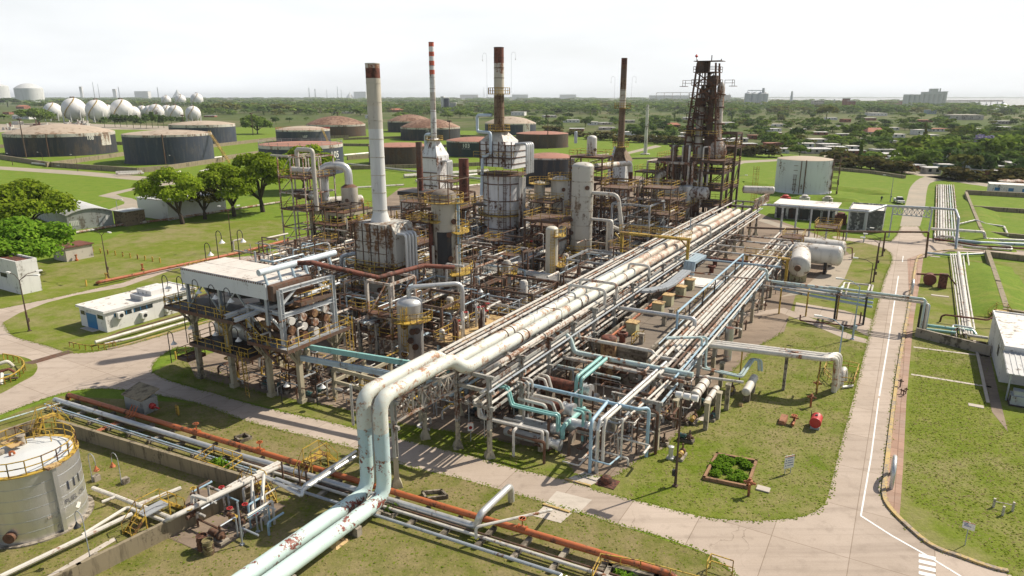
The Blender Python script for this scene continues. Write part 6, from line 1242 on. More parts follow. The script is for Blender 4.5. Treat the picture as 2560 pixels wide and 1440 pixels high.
# ================================================================== TALL CRACKER TOWER
tdk = paint('tower_brown', (.085, .06, .047), .4, (.14, .075, .045), .8, .8, dirt=.4)
p = P(1722, 592); A = lambda a, b, z=0: p+U*a+V*b+Z*z
zr = ZT(p, 400)
frame('tall rust-brown steel frame of the tower, the main block with yellow decks', A(-3, -7), 9, 14, [4, 7.5, 11, 14.5, zr], 2, 3, tdk, .45, (1, 2, 3, 4), True, True, rmat=MATS['yellow_rail'], name='cracker_tower', cat='tower')
frame('narrower rust-brown upper frame of the tower', A(4.5, 1.5), 5, 6, [zr-6, zr-1, zr+2.5, zr+5.5], 1, 1, tdk, .4, (0, 1, 2), True, True, name='cracker_tower', cat='tower', z0=0)
frame('overhanging rusty pipe deck on the tower left side', A(-4, -9), 6, 9, [zr-4.2, zr-.5], 1, 2, rustpipe, .35, (1,), False, True, deckmat=rustpipe, z0=zr-8)
tp = ZT(p, 190); tall = [(-3.3, 380, 255, 1.05, colw), (-.6, 380, 262, 1.0, colw), (2.9, 300, 240, 1.15, alu)]
pc = A(2, 1)
for dx, y0, y1, rr_, mt in ((-4.0, 400, 300, .9, cz), (-1.2, 400, 236, 1.1, colw), (1.6, 400, 188, .9, tdk), (3.7, 405, 205, 1.1, rustpipe)):
    q = pc+V*dx*.75+U*(1 if dx > 3 else 0); m = MB(); t = thing('tower_vessel', 'tall weathered vessel inside the cracker tower, %s' % {-4.0: 'leftmost', -1.2: 'pale one in the middle', 1.6: 'dark one', 3.7: 'outer right with a bulb foot'}[dx], 'process column', q+Z*zr)
    z0_, z1_ = zr-1, ZT(q, y1); m.lathe(q, [(rr_, z0_), (rr_, z1_*.62), (rr_*.72, z1_*.68), (rr_*.72, z1_-1), (rr_*.3, z1_)], 16); m.build('shell', mt, t)
    for f in (.3, .5, .7, .85): z = z0_+(z1_-z0_)*f; m = MB(); k = 1 if f < .6 else .74; m.lathe(q, [(rr_*k, z-.15), (rr_*k+.25, z-.15), (rr_*k+.25, z+.15), (rr_*k, z+.15)], 16); m.build('ring', darkrust, t)
    if dx > 3: m = MB(); m.lathe(q, [(.4, zr-.6), (2.0, zr+.6), (2.3, zr+1.8), (1.9, zr+3.0), (rr_, zr+4.4)], 18); m.build('bulb_foot', rustpipe, t)
zt_ = ZT(pc, 158)
t = thing('lattice_tower', 'dark upper lattice of the cracker tower with ring decks and masts', 'tower', pc+Z*zr)
for s in (-1, 1):
    for s2 in (-1, 1): m = MB(); q = pc+U*2.2*s+V*3.5*s2; m.beam(q+Z*(zr-.5), pc+U*1.5*s+V*(1.9*s2)+Z*zt_, .32); m.build('post', darkrust, t)
for i, y in enumerate((182, 214, 246, 268, 298, 340)):
    z = ZT(pc, y); f = (z-zr)/(zt_-zr); hb = 3.9-1.7*f; m = MB(); m.box(pc-U*2.6-V*hb+Z*0, 5.2, hb*2, .14, z); d_ = m.build('deck', darkrust, t); c4 = [pc-U*2.6-V*hb, pc-U*2.6+V*hb, pc+U*2.6+V*hb, pc+U*2.6-V*hb]; railpart([q+Z*(z+.14) for q in c4], d_, darkrust if i < 5 else yellow, closed=True, r=.04)
    m = MB()
    if i:
        zq = ZT(pc, (182, 214, 246, 268, 298, 340)[i-1]); m.beam(pc-U*2.3-V*(hb-.4)+Z*z, pc-U*2.2+V*(hb-.8)+Z*zq, .2); m.beam(pc-U*2.3+V*(hb-.4)+Z*z, pc-U*2.2-V*(hb-.8)+Z*zq, .2); m.build('brace', darkrust, t)
    m = MB(); zz0 = z-3.4; [m.beam(q+Z*zz0, q+Z*z, random.uniform(.1, .26)) for q in [pc+U*random.uniform(-2, 2)+V*random.uniform(-hb+.8, hb-.8) for _ in range(10)]]; [m.cbox(pc+U*random.uniform(-1.5, 1.5)+V*random.uniform(-hb+1, hb-1), 1.2, 1.3, random.uniform(1, 2.2), z+.2) for _ in range(2)]; m.build('tower_pipework', tdk, t)
for s, sgn in ((-1, 1), (1, -1)): m = MB(); q = pc+V*s*5.2+Z*ZT(pc, 215); m.rail([q, q+U*2, q+U*2-V*s*2], 1.2, .04); m.box(q-Z*.1-U*.2-V*.6, 2.4, 1.2, .1); m.build('side_balcony', darkrust, t)
z = ZT(pc, 154); m = MB(); m.box(pc-U*2-V*2.6, 4, 5.6, .12, z); m.build('top_deck', darkrust, t)
for dx, yy in ((.6, 138), (-2.4, 148), (2.6, 148)): m = MB(); m.tube([pc+V*dx+Z*z, pc+V*dx+Z*ZT(pc, yy)], .1, 6); m.build('mast', darkrust, t)
m = MB(); m.tube([pc-V*2.6+Z*z, pc-V*2.6+Z*ZT(pc, 140)], .05, 6); m.build('lamp_mast', darkrust, t); m = MB(); m.lathe(pc-V*2.6+Z*ZT(pc, 139), [(.001, -.4), (.4, 0), (.001, .4)], 8); m.build('warning_lamp', redpaint, t)
for i in range(34):
    b = random.uniform(-4.2, 4.4); z0_ = random.uniform(0, zr); z1_ = z0_+random.uniform(6, 16); a = random.choice([-3.4, 6.4, -2.9]); pipe('brown vertical pipe on the cracker tower face', [A(a, b, z0_), A(a, b, min(z1_, zr+3)), A(a+.8, b+random.uniform(-1, 1), min(z1_, zr+3))], random.uniform(.14, .34), random.choice([tdk, darkrust, oldwhite, rustpipe, tdk, rusty, cz]), 'pipes on the cracker tower', 8)
for k, (a, b, zz, L, ax, rr_, mt) in enumerate(((-3.6, -6, 10.3, 10, V, 1.35, oldwhite), (-2.8, -6, 7, 8, V, 1.0, rusty), (2, -4, 14.2, 6, V, 1.1, mortar))): hvessel('stained horizontal drum inside the cracker tower, %s' % ['upper', 'lower', 'topmost'][k], A(a, b, zz), ax, L, rr_, mt, saddles=True)
pipe('fat white elbow duct at the top of the tower block', [A(-1, -3, zr-5), A(-1, -3, zr-.8), A(1, -1, zr-.2), A(1, 1, zr-4)], .8, oldwhite, None, 12, 1.4); pipe('white duct bending down left of the tower', [P(1632, 600)+Z*0.5, P(1632, 600)+Z*ZT(P(1632, 600), 440), A(-3, -5, ZT(P(1632, 600), 436))], .7, cz, None, 12, 1.5)
pipe('white pipe standing beside the grey banded column', [P(1736, 600)+Z*1, P(1736, 600)+Z*ZT(P(1736, 600), 455), P(1715, 598)+Z*ZT(P(1715, 598), 450)], .3, white, None, 10, .8); hvessel('pale horizontal vessel sticking out right of the tower', A(6.5, 9.6, 10.4), V+U*.3, 6, .8, oldwhite, saddles=False)
m = MB(); m.ladder(A(12.6, 10.5), 0, 15, V, .8, V); solo(m, 'caged_ladder', yellow, 'yellow caged ladder at the right flank of the tower', 'ladder')
# ================================================================== BARE STEEL TOWER at the left
pL = P(716, 650); hs = ZT(pL, 390)
frame('tall bare steel tower with rusty posts and two railed decks, left edge of the plant', pL, 7.5, 6.5, [hs*.16, hs*.33, hs*.5, hs*.66, hs*.8, hs*.995], 2, 2, rustpipe, .2, (2, 4), True, True, deckmat=darkrust, name='bare_steel_tower', cat='tower')
frame('dense brown steel frame right of the bare steel tower', pL+V*6.9+U*1, 7, 6, [hs*.2, hs*.38, hs*.55], 2, 2, tankbrown, .2, (1,), True, True)
exchanger('white exchanger high in the bare steel tower', pL+U*3+V*.4+Z*(hs*.86), V, 5.6, .6, white); exchanger('brown exchanger below the top deck of the bare steel tower', pL+U*3+V*.4+Z*(hs*.63), V, 5.6, .7, rusty)
pipe('white bent pipe crowning the bare steel tower', [pL+V*3+U*2+Z*(hs*.9), pL+V*3+U*2+Z*(hs+1.2), pL+V*7+U*2+Z*(hs+1.2), pL+V*7+U*2+Z*hs*.5], .4, cream, None, 10, .6); m = MB(); m.beam(pL-V*1.6+Z*(hs+.1), pL+V*3+Z*(hs+.1), .3); solo(m, 'lifting_beam', cream, 'pale lifting beam jutting from the bare steel tower', 'steel beam')
# black basin vessel and pipe frames north of the cooler
p = P(592, 690); t = thing('ribbed_basin', 'black ribbed steel basin with a rusty rim behind the air cooler', 'basin', p); m = MB(); m.box(p, 6, 9, 2.6); m.build('body', blackst, t)
m = MB()
for k in range(9): m.box(p-U*.16+V*(.4+k*1.02), .154, .3, 2.6)
m.build('rib', greypaint, t); m = MB(); m.box(p-U*.25-V*.25, 6.5, 9.5, .2, 2.62); m.build('rim', rustpipe, t)
for i in range(9): q = P(random.uniform(640, 800), random.uniform(640, 700)); z = random.uniform(2.4, 4); pipe('cream pipe loop behind the air cooler', [q, q+Z*z, q+random.choice([U, V])*random.uniform(3, 8)+Z*z, q+U*2+V*5], .16, random.choice([rustpipe, cream, oldwhite]), 'pipe loops behind the air cooler', 8, .3)
m = MB(); q = P(800, 712); hvessel('orange-red cylinder lying by the pipes behind the portal frame', q+Z*.8, V+U*.5, 2.2, .55, redpaint)
# ================================================================== FUEL TANK AND ITS BUND (bottom left)
r = RW(P(112, 1290, 2), 232)
c = P(108, 1350)+Vector((P(108, 1350).x, P(108, 1350).y, 0)).normalized()*r; h = ZT(c, 1141)
t = thing('fuel_tank', 'silver cylindrical fuel oil tank numbered 111 with a yellow-railed white roof', 'storage tank', c); face = math.atan2(-c.y, -c.x)
silver = paint('silver_sheet', (.70, .70, .69), .03, (.4, .36, .3), .5, .34, metal=.75, dirt=.18)
m = MB(); m.lathe(c, [(r, .1), (r, h)], 64); m.build('shell', silver, t)
for i in range(1, 6): z = h*i/6; m = MB(); m.lathe(c, [(r, z-.012), (r+.012, z-.012), (r+.012, z+.012), (r, z+.012)], 64); m.build('sheet_seam', galv, t)
m = MB(); m.lathe(c, [(r+.35, 0), (r+.35, .12), (r+.02, .12)], 48); m.build('base_ring', mortar, t)
m = MB(); m.lathe(c, [(r+.02, h-.02), (r+.08, h-.02), (r+.08, h+.05), (r, h+.06)], 64); m.build('top_rim', yellow, t)
m = MB(); m.lathe(c, [(r, h+.03), (r*.5, h+.2), (.001, h+.3)], 64); m.build('roof', lngwhite, t)
ring = [c+Vector((math.cos(a), math.sin(a), 0))*(r-.05)+Z*(h+.05) for a in [i*2*math.pi/20 for i in range(20)]]
railpart(ring, t, None, 1.05, True, 5)
q = c+Vector((math.cos(face+.42), math.sin(face+.42), 0))*(r+.12); m = MB(); m.cbox(q, .28, .28, h, 0); m.build('gauge_duct', silver, t); m = MB(); m.cbox(q, .9, .6, .12, h+.06); m.build('duct_hood', boxl, t)
m = MB(); m.lathe(c+V*-1.6+U*.6, [(.22, h+.2), (.22, h+.9), (.3, h+.92), (.3, h+1.0), (.001, h+1.02)], 14); m.build('vent', mortar, t); m = MB(); m.box(c-V*2.4-U*.4, .9, 1.5, .06, h+.55); m.build('roof_hatch_platform', boxl, t)
m = MB(); m.lathe(c-V*1.6-U*1.0, [(.42, h+.1), (.42, h+.42), (.001, h+.44)], 16); m.build('roof_manhole', mortar, t); m = MB(); m.tube([c-U*.7-V*.5+Z*(h+.2), c-U*.7-V*.5+Z*(h+.55), c-U*.5-V*.3+Z*(h+.55), c-U*.5-V*.3+Z*(h+.35)], .08, 8, .1); m.build('swan_neck', orange, t)
m = MB(); m.rail([c-V*(r-.2)+U*.9+Z*(h+.1), c-V*(r-1.6)+U*.9+Z*(h+.1), c-V*(r-1.6)-U*.9+Z*(h+.1)], 1.05); m.rail([c-V*(r-1.2)+U*1.6+Z*(h+.1), c-V*.4+U*2.0+Z*(h+.1)], .9); m.build('walkway_railing', yellow, t)
textmesh('111', 1.0, face+.86, c, r, h*.56, ink, t, spacing=1.1); textmesh('FUEL OIL', .52, face+.86, c, r, h*.375, ink, t)
m = MB(); a0 = face+.86; pt = lambda x, z: c+Vector((math.cos(a0+x/r), math.sin(a0+x/r), 0))*(r+.03)+Z*z
m.add([pt(0, h*.30), pt(.32, h*.245), pt(0, h*.19), pt(-.32, h*.245)], [(0, 3, 2, 1)]); m.build('hazard_diamond', letw, t)
m = MB(); m.cbox(c+Vector((math.cos(face+.2), math.sin(face+.2), 0))*(r+.02), .3, .05, .16, h*.28); m.build('name_plate', mortar, t)
m = MB(); q = c+Vector((math.cos(face-.55), math.sin(face-.55), 0))*r; d = (q-c).normalized(); m.tube([q-d*.1+Z*.8, q+d*.35+Z*.8], .38, 14); m.build('manhole', rusty, t)
def bund(label, pts, hh=1.3, th=.28): m = MB(); m.wall(pts, th, hh); return solo(m, 'bund_wall', bundc, label, 'wall', 'bund walls of the fuel tank')
bund('stained concrete bund wall running behind the fuel tank towards the pump pad', [P(152, 1082), P(640, 1232)]); bund('stained concrete bund wall in front of the fuel tank, towards the picture bottom', [P(632, 1236), P(205, 1452), P(60, 1530)]); bund('short bund wall at the left behind the fuel tank', [P(-120, 1150), P(0, 1113), P(104, 1077)])
def stile(label, p, axis, L=3.0, hh=1.5, wd=.9, matd=None):
    p = Vector(p); ax = Vector(axis).normalized(); y = ax.cross(Z); t = thing('stile', label, 'steps', p, 'yellow stiles')
    m = MB(); m.hexa([p-ax*L*.22-y*wd/2+Z*(hh-.08), p+ax*L*.22-y*wd/2+Z*(hh-.08), p+ax*L*.22+y*wd/2+Z*(hh-.08), p-ax*L*.22+y*wd/2+Z*(hh-.08)], [p-ax*L*.22-y*wd/2+Z*hh, p+ax*L*.22-y*wd/2+Z*hh, p+ax*L*.22+y*wd/2+Z*hh, p-ax*L*.22+y*wd/2+Z*hh]); m.build('tread_plate', matd or greypaint, t)
    m = MB(); r_ = MB()
    for s in (-1, 1):
        for k in (-1, 1):
            a, b = p+ax*s*L*.22+y*k*wd/2+Z*hh, p+ax*s*L*.5+y*k*wd/2; m.beam(a, b, .06, .2); r_.beam(a+Z*.95, b+Z*.9, .05); r_.beam(b, b+Z*.9, .05); r_.beam(a, a+Z*.95, .05); m.beam(a-Z*hh, a, .09)
        for i in range(4): q = (p+ax*s*L*.22+Z*hh).lerp(p+ax*s*L*.5, (i+.6)/4.4); m.beam(q-y*wd/2, q+y*wd/2, .24, .04)
    for k in (-1, 1): r_.beam(p-ax*L*.22+y*k*wd/2+Z*(hh+.95), p+ax*L*.22+y*k*wd/2+Z*(hh+.95), .05)
    m.build('stair_frame', yellow, t); r_.build('hand_rail', yellow, t); return t
stile('yellow stile with grey treads over the white pipes beside the fuel tank', P(388, 1303), U, 4.2, 1.1, 1.0); stile('yellow stile over the bund wall corner behind the fuel tank', P(128, 1082), U, 3.0, 1.7, .9, yellow); stile('yellow stile over the bund wall by the pump pad', P(640, 1248), V, 3.6, 1.5, .9, yellow); stile('yellow stile over the orange pipe line', P(792, 1178), U, 4.0, 1.4, .9, yellow)
m = MB(); m.rail([P(490, 1172), P(536, 1140), P(608, 1165), P(560, 1198)], 1.05, .03, True, 1.2); solo(m, 'pit_railing', yellow, 'yellow railing round an overgrown pit beside the bund wall', 'railing')
def bush(p, wd, hh, mat, label, n=260, seed=1, cat='bush'):
    g = random.Random(seed); lobes = [(g.uniform(-.35, .35)*wd, g.uniform(-.35, .35)*wd, hh*g.uniform(.2, .5), wd*.3, wd*.3, hh*.4) for _ in range(6)]
    me = quadmesh('bush', leafcloud(lobes, n, .11, .3, seed, .2), [mat]); o = bpy.data.objects.new('bush', me); COL.objects.link(o); o.location = p; return tag(o, label, cat)
bush(P(552, 1175), 2.0, 1.0, leaf_g, 'green weeds filling the railed pit by the bund wall', seed=3); bush(P(982, 1278), 1.0, .8, leaf_m, 'dark plant growing in the square concrete pit', 180, 4)
# white pipes around the fuel tank
GW = 'white pipes round the fuel tank'
pipe('long white pipe crossing the grass in front of the fuel tank', path((-20, 1452, .45), (330, 1285, .45)), .17, white, GW); pipe('white pipe from the tank outlet to the stile', path((205, 1338, .5), (318, 1268, .5), (430, 1310, .5)), .13, white, GW); pipe('white pipe leading from behind the tank under the stile', path((232, 1220, .5), (300, 1245, .5), (440, 1300, .5)), .16, white, GW)
pipe('white pipe end sticking out beyond the stile', path((345, 1262, .5), (452, 1220, .5)), .17, white, GW); pipe('short white pipe parallel to the one under the stile', path((255, 1255, .5), (290, 1242, .5)), .12, white, GW)
for i in range(2): pipe('white pipe climbing over the bund wall to the pump pad, %s' % ('outer' if i else 'inner'), path((372+i*8, 1336-i*3, .3), (405+i*9, 1312-i*3, .5), (420+i*9, 1298-i*3, 1.6), (700, 1158+i*8, 1.9)), .16, white, 'white pipes over the bund wall', 10, .5)
for i in range(3): pump('brown and yellow pump on the pump pad', P(545+i*50, 1352-i*38), V, [rusty, yellow, tealdk][i], .9)
for i in range(22):
    q = P(random.uniform(480, 690), random.uniform(1258, 1345)); z = random.uniform(.6, 2.0); pipe('small pipe among the pumps on the pump pad', [q, q+Z*z, q+random.choice([U, V, -U])*random.uniform(.8, 2.4)+Z*z], random.uniform(.05, .1), random.choice([oldwhite, rusty, galv, skyblue]), 'small pipes on the pump pad', 6, .15)
for i in range(8): q = P(random.uniform(480, 690), random.uniform(1262, 1340)); valve(q+Z*random.uniform(.5, 1.3), random.choice([U, V]), rusty, random.choice([redpaint, orange, yellow]), .8, 'small valve with a coloured wheel on the pump pad')
for x, y, ty in ((606, 1362, 1255), (645, 1330, 1228), (663, 1300, 1215)): q = P(x, y); m = MB(); m.tube([q, q+Z*ZT(q, ty)], .06, 6); m.cbox(q, .25, .25, .1); solo(m, 'steel_pole', galv, 'slim grey pole on the pump pad', 'pole', 'poles on the pump pad')
for i, (pts, rr) in enumerate([([(640, 1182, 2.0), (695, 1155, 1.9)], .12), ([(660, 1190, 2.1), (690, 1205, 2.1), (755, 1240, 2.1), (757, 1225, 2.4), (890, 1140, 2.6)], .15), ([(690, 1196, 2.3), (757, 1222, 2.3), (762, 1212, 2.6), (890, 1128, 2.9)], .12), ([(660, 1185, 2.2), (655, 1250, 1.9), (655, 1280, .2)], .13), ([(630, 1200, 2.2), (632, 1290, .4)], .12), ([(480, 1240, 2.2), (483, 1290, .6)], .13), ([(480, 1240, 2.2), (520, 1250, 2.2)], .13)]):
    pipe('white pipe framework by the pump pad', path(*pts), rr, white if i not in (1, 2) else alu, 'white pipes by the pump pad', 8, .25)
for x, y in ((770, 1240), (710, 1215), (752, 1225)): q = P(x, y); m = MB(); m.tube([q, q+Z*2.2], .07, 6); solo(m, 'pipe_stand', rusty, 'rusty post holding the white pipes above the orange pipe line', 'support post', 'posts by the pump pad')
drumb = paint('barrel_rust', (.20, .09, .045), .5, DRUST, 1, .7)
for x, y, mt, nm in ((508, 1372, drumb, 'rusty brown barrel on the pump pad'), (523, 1384, paint('barrel_olive', (.22, .19, .09), .3, DRUST, 1, .7), 'open olive barrel on the pump pad corner')):
    q = P(x, y); m = MB(); m.lathe(q, [(.36, 0), (.36, .36), (.39, .38), (.36, .4), (.36, .7), (.39, .72), (.36, .74), (.36, 1.05), (.38, 1.06), (.34, 1.06), (.33, .92), (.001, .92)], 18); solo(m, 'barrel', mt, nm, 'barrel')
m = MB(); q = P(840, 1355); m.add([q-U*.7-V*.7, q+V*.7-U*.7, q+U*.7+V*.7, q+U*.7-V*.7, q+Z*.5], [(0, 1, 4), (1, 2, 4), (2, 3, 4), (3, 0, 4), (3, 2, 1, 0)]); solo(m, 'pyramid_cover', boxl, 'small orange-brown pyramid cover on the grass', 'cover')
# lamps of the tank yard
for i, (x, y, ty, s) in enumerate(((228, 1408, 1300, -1), (232, 1205, 1145, 1), (305, 1212, 1150, -1))):
    q = P(x, y); gooseneck(q, ZT(q, ty), 'low goose-neck lamp standing near the fuel tank', V*s, orange if i else blackst, 'lamps near the fuel tank', greypaint, .7); m = MB(); m.cbox(q+U*.3, .5, .5, .45); solo(m, 'lamp_plinth', mortar, 'concrete block at the foot of a lamp near the fuel tank', 'block', 'lamp blocks near the fuel tank')
# ================================================================== ORANGE PIPE LINE
OP = [(165, 988, .6), (210, 998, .6), (420, 1064, .6), (640, 1113, .6), (700, 1132, .6), (930, 1202, .6), (1240, 1294, .6), (1500, 1376, .6), (1690, 1436, .6), (1740, 1452, .6)]
a, b = P(168, 986, .6), P(1680, 1437, .6)
line = lambda s, off, z: a.lerp(b, s)-U*off+Z*(z-.6)
pipe('long orange pipe along the concrete front road', [line(0, 0, .1), line(.002, 0, .6), line(.5, 0, .6), line(1, 0, .6), line(1.012, .3, .1)], .24, orange, None, 14, .6)
for s in (.305, .83, .43): q = line(s, 0, .8); valve(q, V, orange, orange, 1.0, 'orange branch valve standing on the orange pipe')
pipe('thick silver pipe beside the orange pipe', [line(0, 1.2, .5), line(.40, 1.15, .5), line(.46, 1.0, .5), line(.78, .95, .5), line(.785, .95, 1.6), line(.785, .95, 1.6)+U*4.3, line(.785, .95, .2)+U*4.4], .26, alu, 'pipes along the orange pipe', 12, .5)
for off, rr, mt, s0, s1, nm in ((1.75, .12, white, .42, .97, 'white pipe second from the orange pipe'), (2.2, .08, bluegrey, 0, .46, 'thin blue-grey conduit left of the silver pipe'), (2.5, .07, galv, .02, .5, 'thinnest grey conduit left of the silver pipe'), (2.9, .12, galv, .45, .9, 'grey pipe with plinths in front of the orange pipe'), (1.4, .07, rusty, .1, .98, 'thin rusty pipe between orange and white pipes')):
    pipe(nm, [line(s0, off, .42), line(s1, off, .42)], rr, mt, 'pipes along the orange pipe', 8)
for s in [i*.045+.03 for i in range(21)]: m = MB(); q = line(s, 1.3, 0); m.cbox(q-Z*q.z, 2.6, .35, .28); solo(m, 'pipe_sleeper', mortar, 'concrete sleeper under the orange pipe line', 'sleeper', 'sleepers under the orange pipe line')
pipe('white branch pipe crossing from the pipe line to the front slab', [line(.79, 2.0, .4), line(.79, 2.0, 1.3), P(1378, 1275, 1.3), P(1378, 1275, .2)], .11, white, None, 8, .3)
for o in (0, .35): pipe('twin grey pipe turning off the line towards the picture bottom', [line(.62, 2.9+o*.2, .42)+V*o, line(.62, 2.9, .42)-U*9+V*o], .1, alu, 'twin pipes across the dry lawn', 8); pipe('twin grey pipe at the corner of the line leaving the picture', [line(.9, 2.9, .42)+V*o, line(.9, 2.9, .42)-U*6+V*o], .1, alu, 'twin pipes across the dry lawn', 8)
for s, k in ((.62, 3), (.62, 6), (.9, 2.5)): m = MB(); q = line(s, 2.9, 0)-U*k; m.cbox(q-Z*q.z, .35, .8, .3); solo(m, 'pipe_sleeper', mortar, 'small concrete sleeper under the twin grey pipes', 'sleeper', 'sleepers under the twin pipes')
pipe('thin pale blue pipe along the left grass to the pipe line', path((-30, 1062, .5), (157, 1006, .5)), .08, paleaqua)
pipe('white pipe lying beside the nearer aqua pipe', path((690, 1452, .35), (845, 1325, .35), (858, 1300, .8), (958, 1218, .9)), .1, white, None, 8, .2)
pipe('grey pipes leg beside the aqua risers', [P(888, 1130, 0)+Z*2.6, P(888, 1130, 0)+Z*6.4], .12, alu); pipe('dark conduit rising beside the aqua bend', [P(963, 1232), P(963, 1232)+Z*7.6], .05, rustred)
t = thing('pipe_shelter', 'small grey box shelter with a sloping mossy lid on the orange pipe', 'shelter', P(352, 1030)); q = P(322, 1018); m = MB(); m.box(q-U*.3, 1.5, 3.1, 1.5); m.build('body', MATS['shed_grey'], t)
m = MB(); b4 = [q-U*.5-V*.1, q-U*.5+V*3.2, q+U*1.5+V*3.2, q+U*1.5-V*.1]; m.hexa([b4[0]+Z*1.502, b4[1]+Z*1.502, b4[2]+Z*2.1, b4[3]+Z*2.1], [b4[0]+Z*1.6, b4[1]+Z*1.6, b4[2]+Z*2.2, b4[3]+Z*2.2]); m.build('lid', bundc, t); m = MB(); m.lathe(q+V*3.1+U*.5+Z*.7, [(.3, 0), (.3, .3), (.1, .4), (.1, 1.2)], 10, V); m.build('red_nozzle', redpaint, t)
for i in range(3): pipe('thin red pipe hooking from the shelter into the bund', [P(330+i*7, 1012+i*2, 1.2), P(318+i*8, 1040, .8), P(300+i*8, 1050, .3), P(236+i*6, 1078, .2)], .05, orange, 'thin red pipes at the shelter', 6, .3)
for pts, nm in (([(1056, 1236), (1104, 1232), (1118, 1246), (1066, 1252)], 'shallow concrete pit behind the orange pipe'), ([(945, 1282), (985, 1262), (1018, 1272), (980, 1296)], 'square concrete pit with a plant in front of the pipe line'), ([(588, 1098), (612, 1090), (628, 1098), (602, 1108)], 'small concrete pit behind the orange pipe')):
    g = [P(*q) for q in pts]; m = MB(); m.wall(g+[g[0]], .16, .3); solo(m, 'pit_curb', mortar, nm, 'pit')
m = MB(); g = [P(1500, 1420), P(1600, 1438), P(1750, 1480), P(1700, 1500), P(1480, 1462)]; m.rail(g[:3], 1.1, .03); m.rail([g[0], g[4]], 1.1, .03); solo(m, 'pit_railing', yellow, 'yellow railing round the dark pit at the picture bottom', 'railing')
m = MB(); g = [P(1525, 1428), P(1640, 1455), P(1740, 1490), P(1500, 1480)]; m.wall(g+[g[0]], .3, .5); solo(m, 'pit_curb', mortar, 'concrete curb of the dark pit at the picture bottom', 'pit'); bush(P(1560, 1452), 1.4, .9, leaf_g, 'leafy bush growing in the pit at the picture bottom', 200, 8)
m = MB(); m.rail([P(1765, 1440), P(1775, 1420), P(1830, 1438)], 1.1, .03); solo(m, 'railing', yellow, 'yellow corner railing by the road at the picture bottom', 'railing')
for x, y in ((440, 898), (443, 1035), (447, 1038), (868*0+217, 714), (216, 716)): q = P(x, y); m = MB(); m.lathe(q, [(.1, 0), (.1, .9), (.06, 1.0), (.001, 1.02)], 10); solo(m, 'bollard', yellow, 'yellow bollard '+('at the lawn tip by the cooler platform' if x == 440 else 'pair beside the orange pipe' if y > 1000 else 'near the end of the orange-brown ground pipe'), 'bollard')
# island with white ground pipes, curved yellow guard rail
for i, (pts, rr, mt) in enumerate([([(238, 856, .5), (310, 835, .5), (520, 775, .5)], .22, white), ([(262, 860, .5), (330, 845, .5), (540, 782, .5)], .16, oldwhite), ([(250, 852, .3), (300, 830, .3), (480, 780, .3)], .1, rusty)]): pipe('white pipe lying in front of the white flat-roofed building', path(*pts), rr, mt, 'ground pipes by the white building', 10)
m = MB(); g = smooth_line([(175, 868), (215, 876), (262, 874), (290, 868)], 3); m.rail([P(*q) for q in g], .7, .04, False, 2, False); solo(m, 'guard_rail', yellow, 'low curved yellow guard rail at the island pipes', 'guard rail')
m = MB(); g = smooth_line([(10, 900), (48, 908), (64, 926), (40, 950), (0, 966), (-30, 974)], 3); m.rail([P(*q) for q in g], .8, .05, False, 2, False); solo(m, 'guard_rail', yellow, 'curved yellow guard rail at the left picture edge', 'guard rail')
for i, (pts, rr, mt) in enumerate([([(-10, 912, .8), (18, 903, 1.0), (32, 915, .2)], .2, white), ([(0, 930, .6), (22, 922, .8), (36, 930, .3)], .15, rustred), ([(2, 962, 0), (4, 934, .8)], .2, white), ([(-20, 940, .4), (40, 935, .5)], .1, bluegrey), ([(10, 948, .3), (45, 944, .3)], .12, rusty)]): pipe('bent pipe inside the curved guard rail at the left edge', path(*pts), rr, mt, 'pipes inside the left guard rail', 8, .3)
# ================================================================== BUILDINGS AT THE LEFT
def gbuild(name, label, p, du, dv, h, wallm, roofm, parapet=.35, cat='building', over=0.):
    p = Vector(p); t = thing(name, label, cat, p); m = MB(); m.box(p, du, dv, h); m.build('wall', wallm, t)
    m = MB(); m.box(p-U*over-V*over, du+2*over, dv+2*over, .14, h+.003); m.build('roof', roofm, t)
    if parapet:
        m = MB(); th = .2; o = over+.02
        for q in ((p-U*o-V*o, th, dv+2*o), (p+U*(du+o-th)-V*o, th, dv+2*o), (p-U*(o-th)-V*o, du+2*o-2*th, th), (p-U*(o-th)+V*(dv+o-th), du+2*o-2*th, th)): m.box(q[0], q[1], q[2], parapet, h-.05)
        m.build('parapet', wallm, t)
    return t
def wall_rect(t, p, d, s, e, z0, z1, out, mat, name, proud=.03):
    p = Vector(p); a, b = p+d*s+out*proud, p+d*e+out*proud; m = MB(); q = [a-out*.1, b-out*.1, b, a]; m.hexa(q, [k+Z*(z1-z0) for k in q]) if False else m.add([a+Z*z0, b+Z*z0, b+Z*z1, a+Z*z1, a-out*.15+Z*z0, b-out*.15+Z*z0, b-out*.15+Z*z1, a-out*.15+Z*z1], [(0, 1, 2, 3), (4, 7, 6, 5), (0, 4, 5, 1), (1, 5, 6, 2), (2, 6, 7, 3), (3, 7, 4, 0)]); return m.build(name, mat, t)
pb = W(2.2, -63.2)
t = gbuild('white_building', 'low white flat-roofed building with a blue double door, behind the island pipes', pb, 13.2, 6.0, 2.75, whitewall, whiteroof, .3, over=.25)
wall_rect(t, pb, V, 1.6, 3.9, .05, 2.1, -U, bluedoor, 'blue_door'); wall_rect(t, pb, V, .3, 1.2, 1.7, 2.25, -U, glassm, 'window'); wall_rect(t, pb, V, 4.2, 5.5, 1.7, 2.25, -U, glassm, 'window'); wall_rect(t, pb, V, 1.25, 1.55, 1.7, 2.2, -U, shedgrey, 'vent_grille')
pe = pb+V*6.0
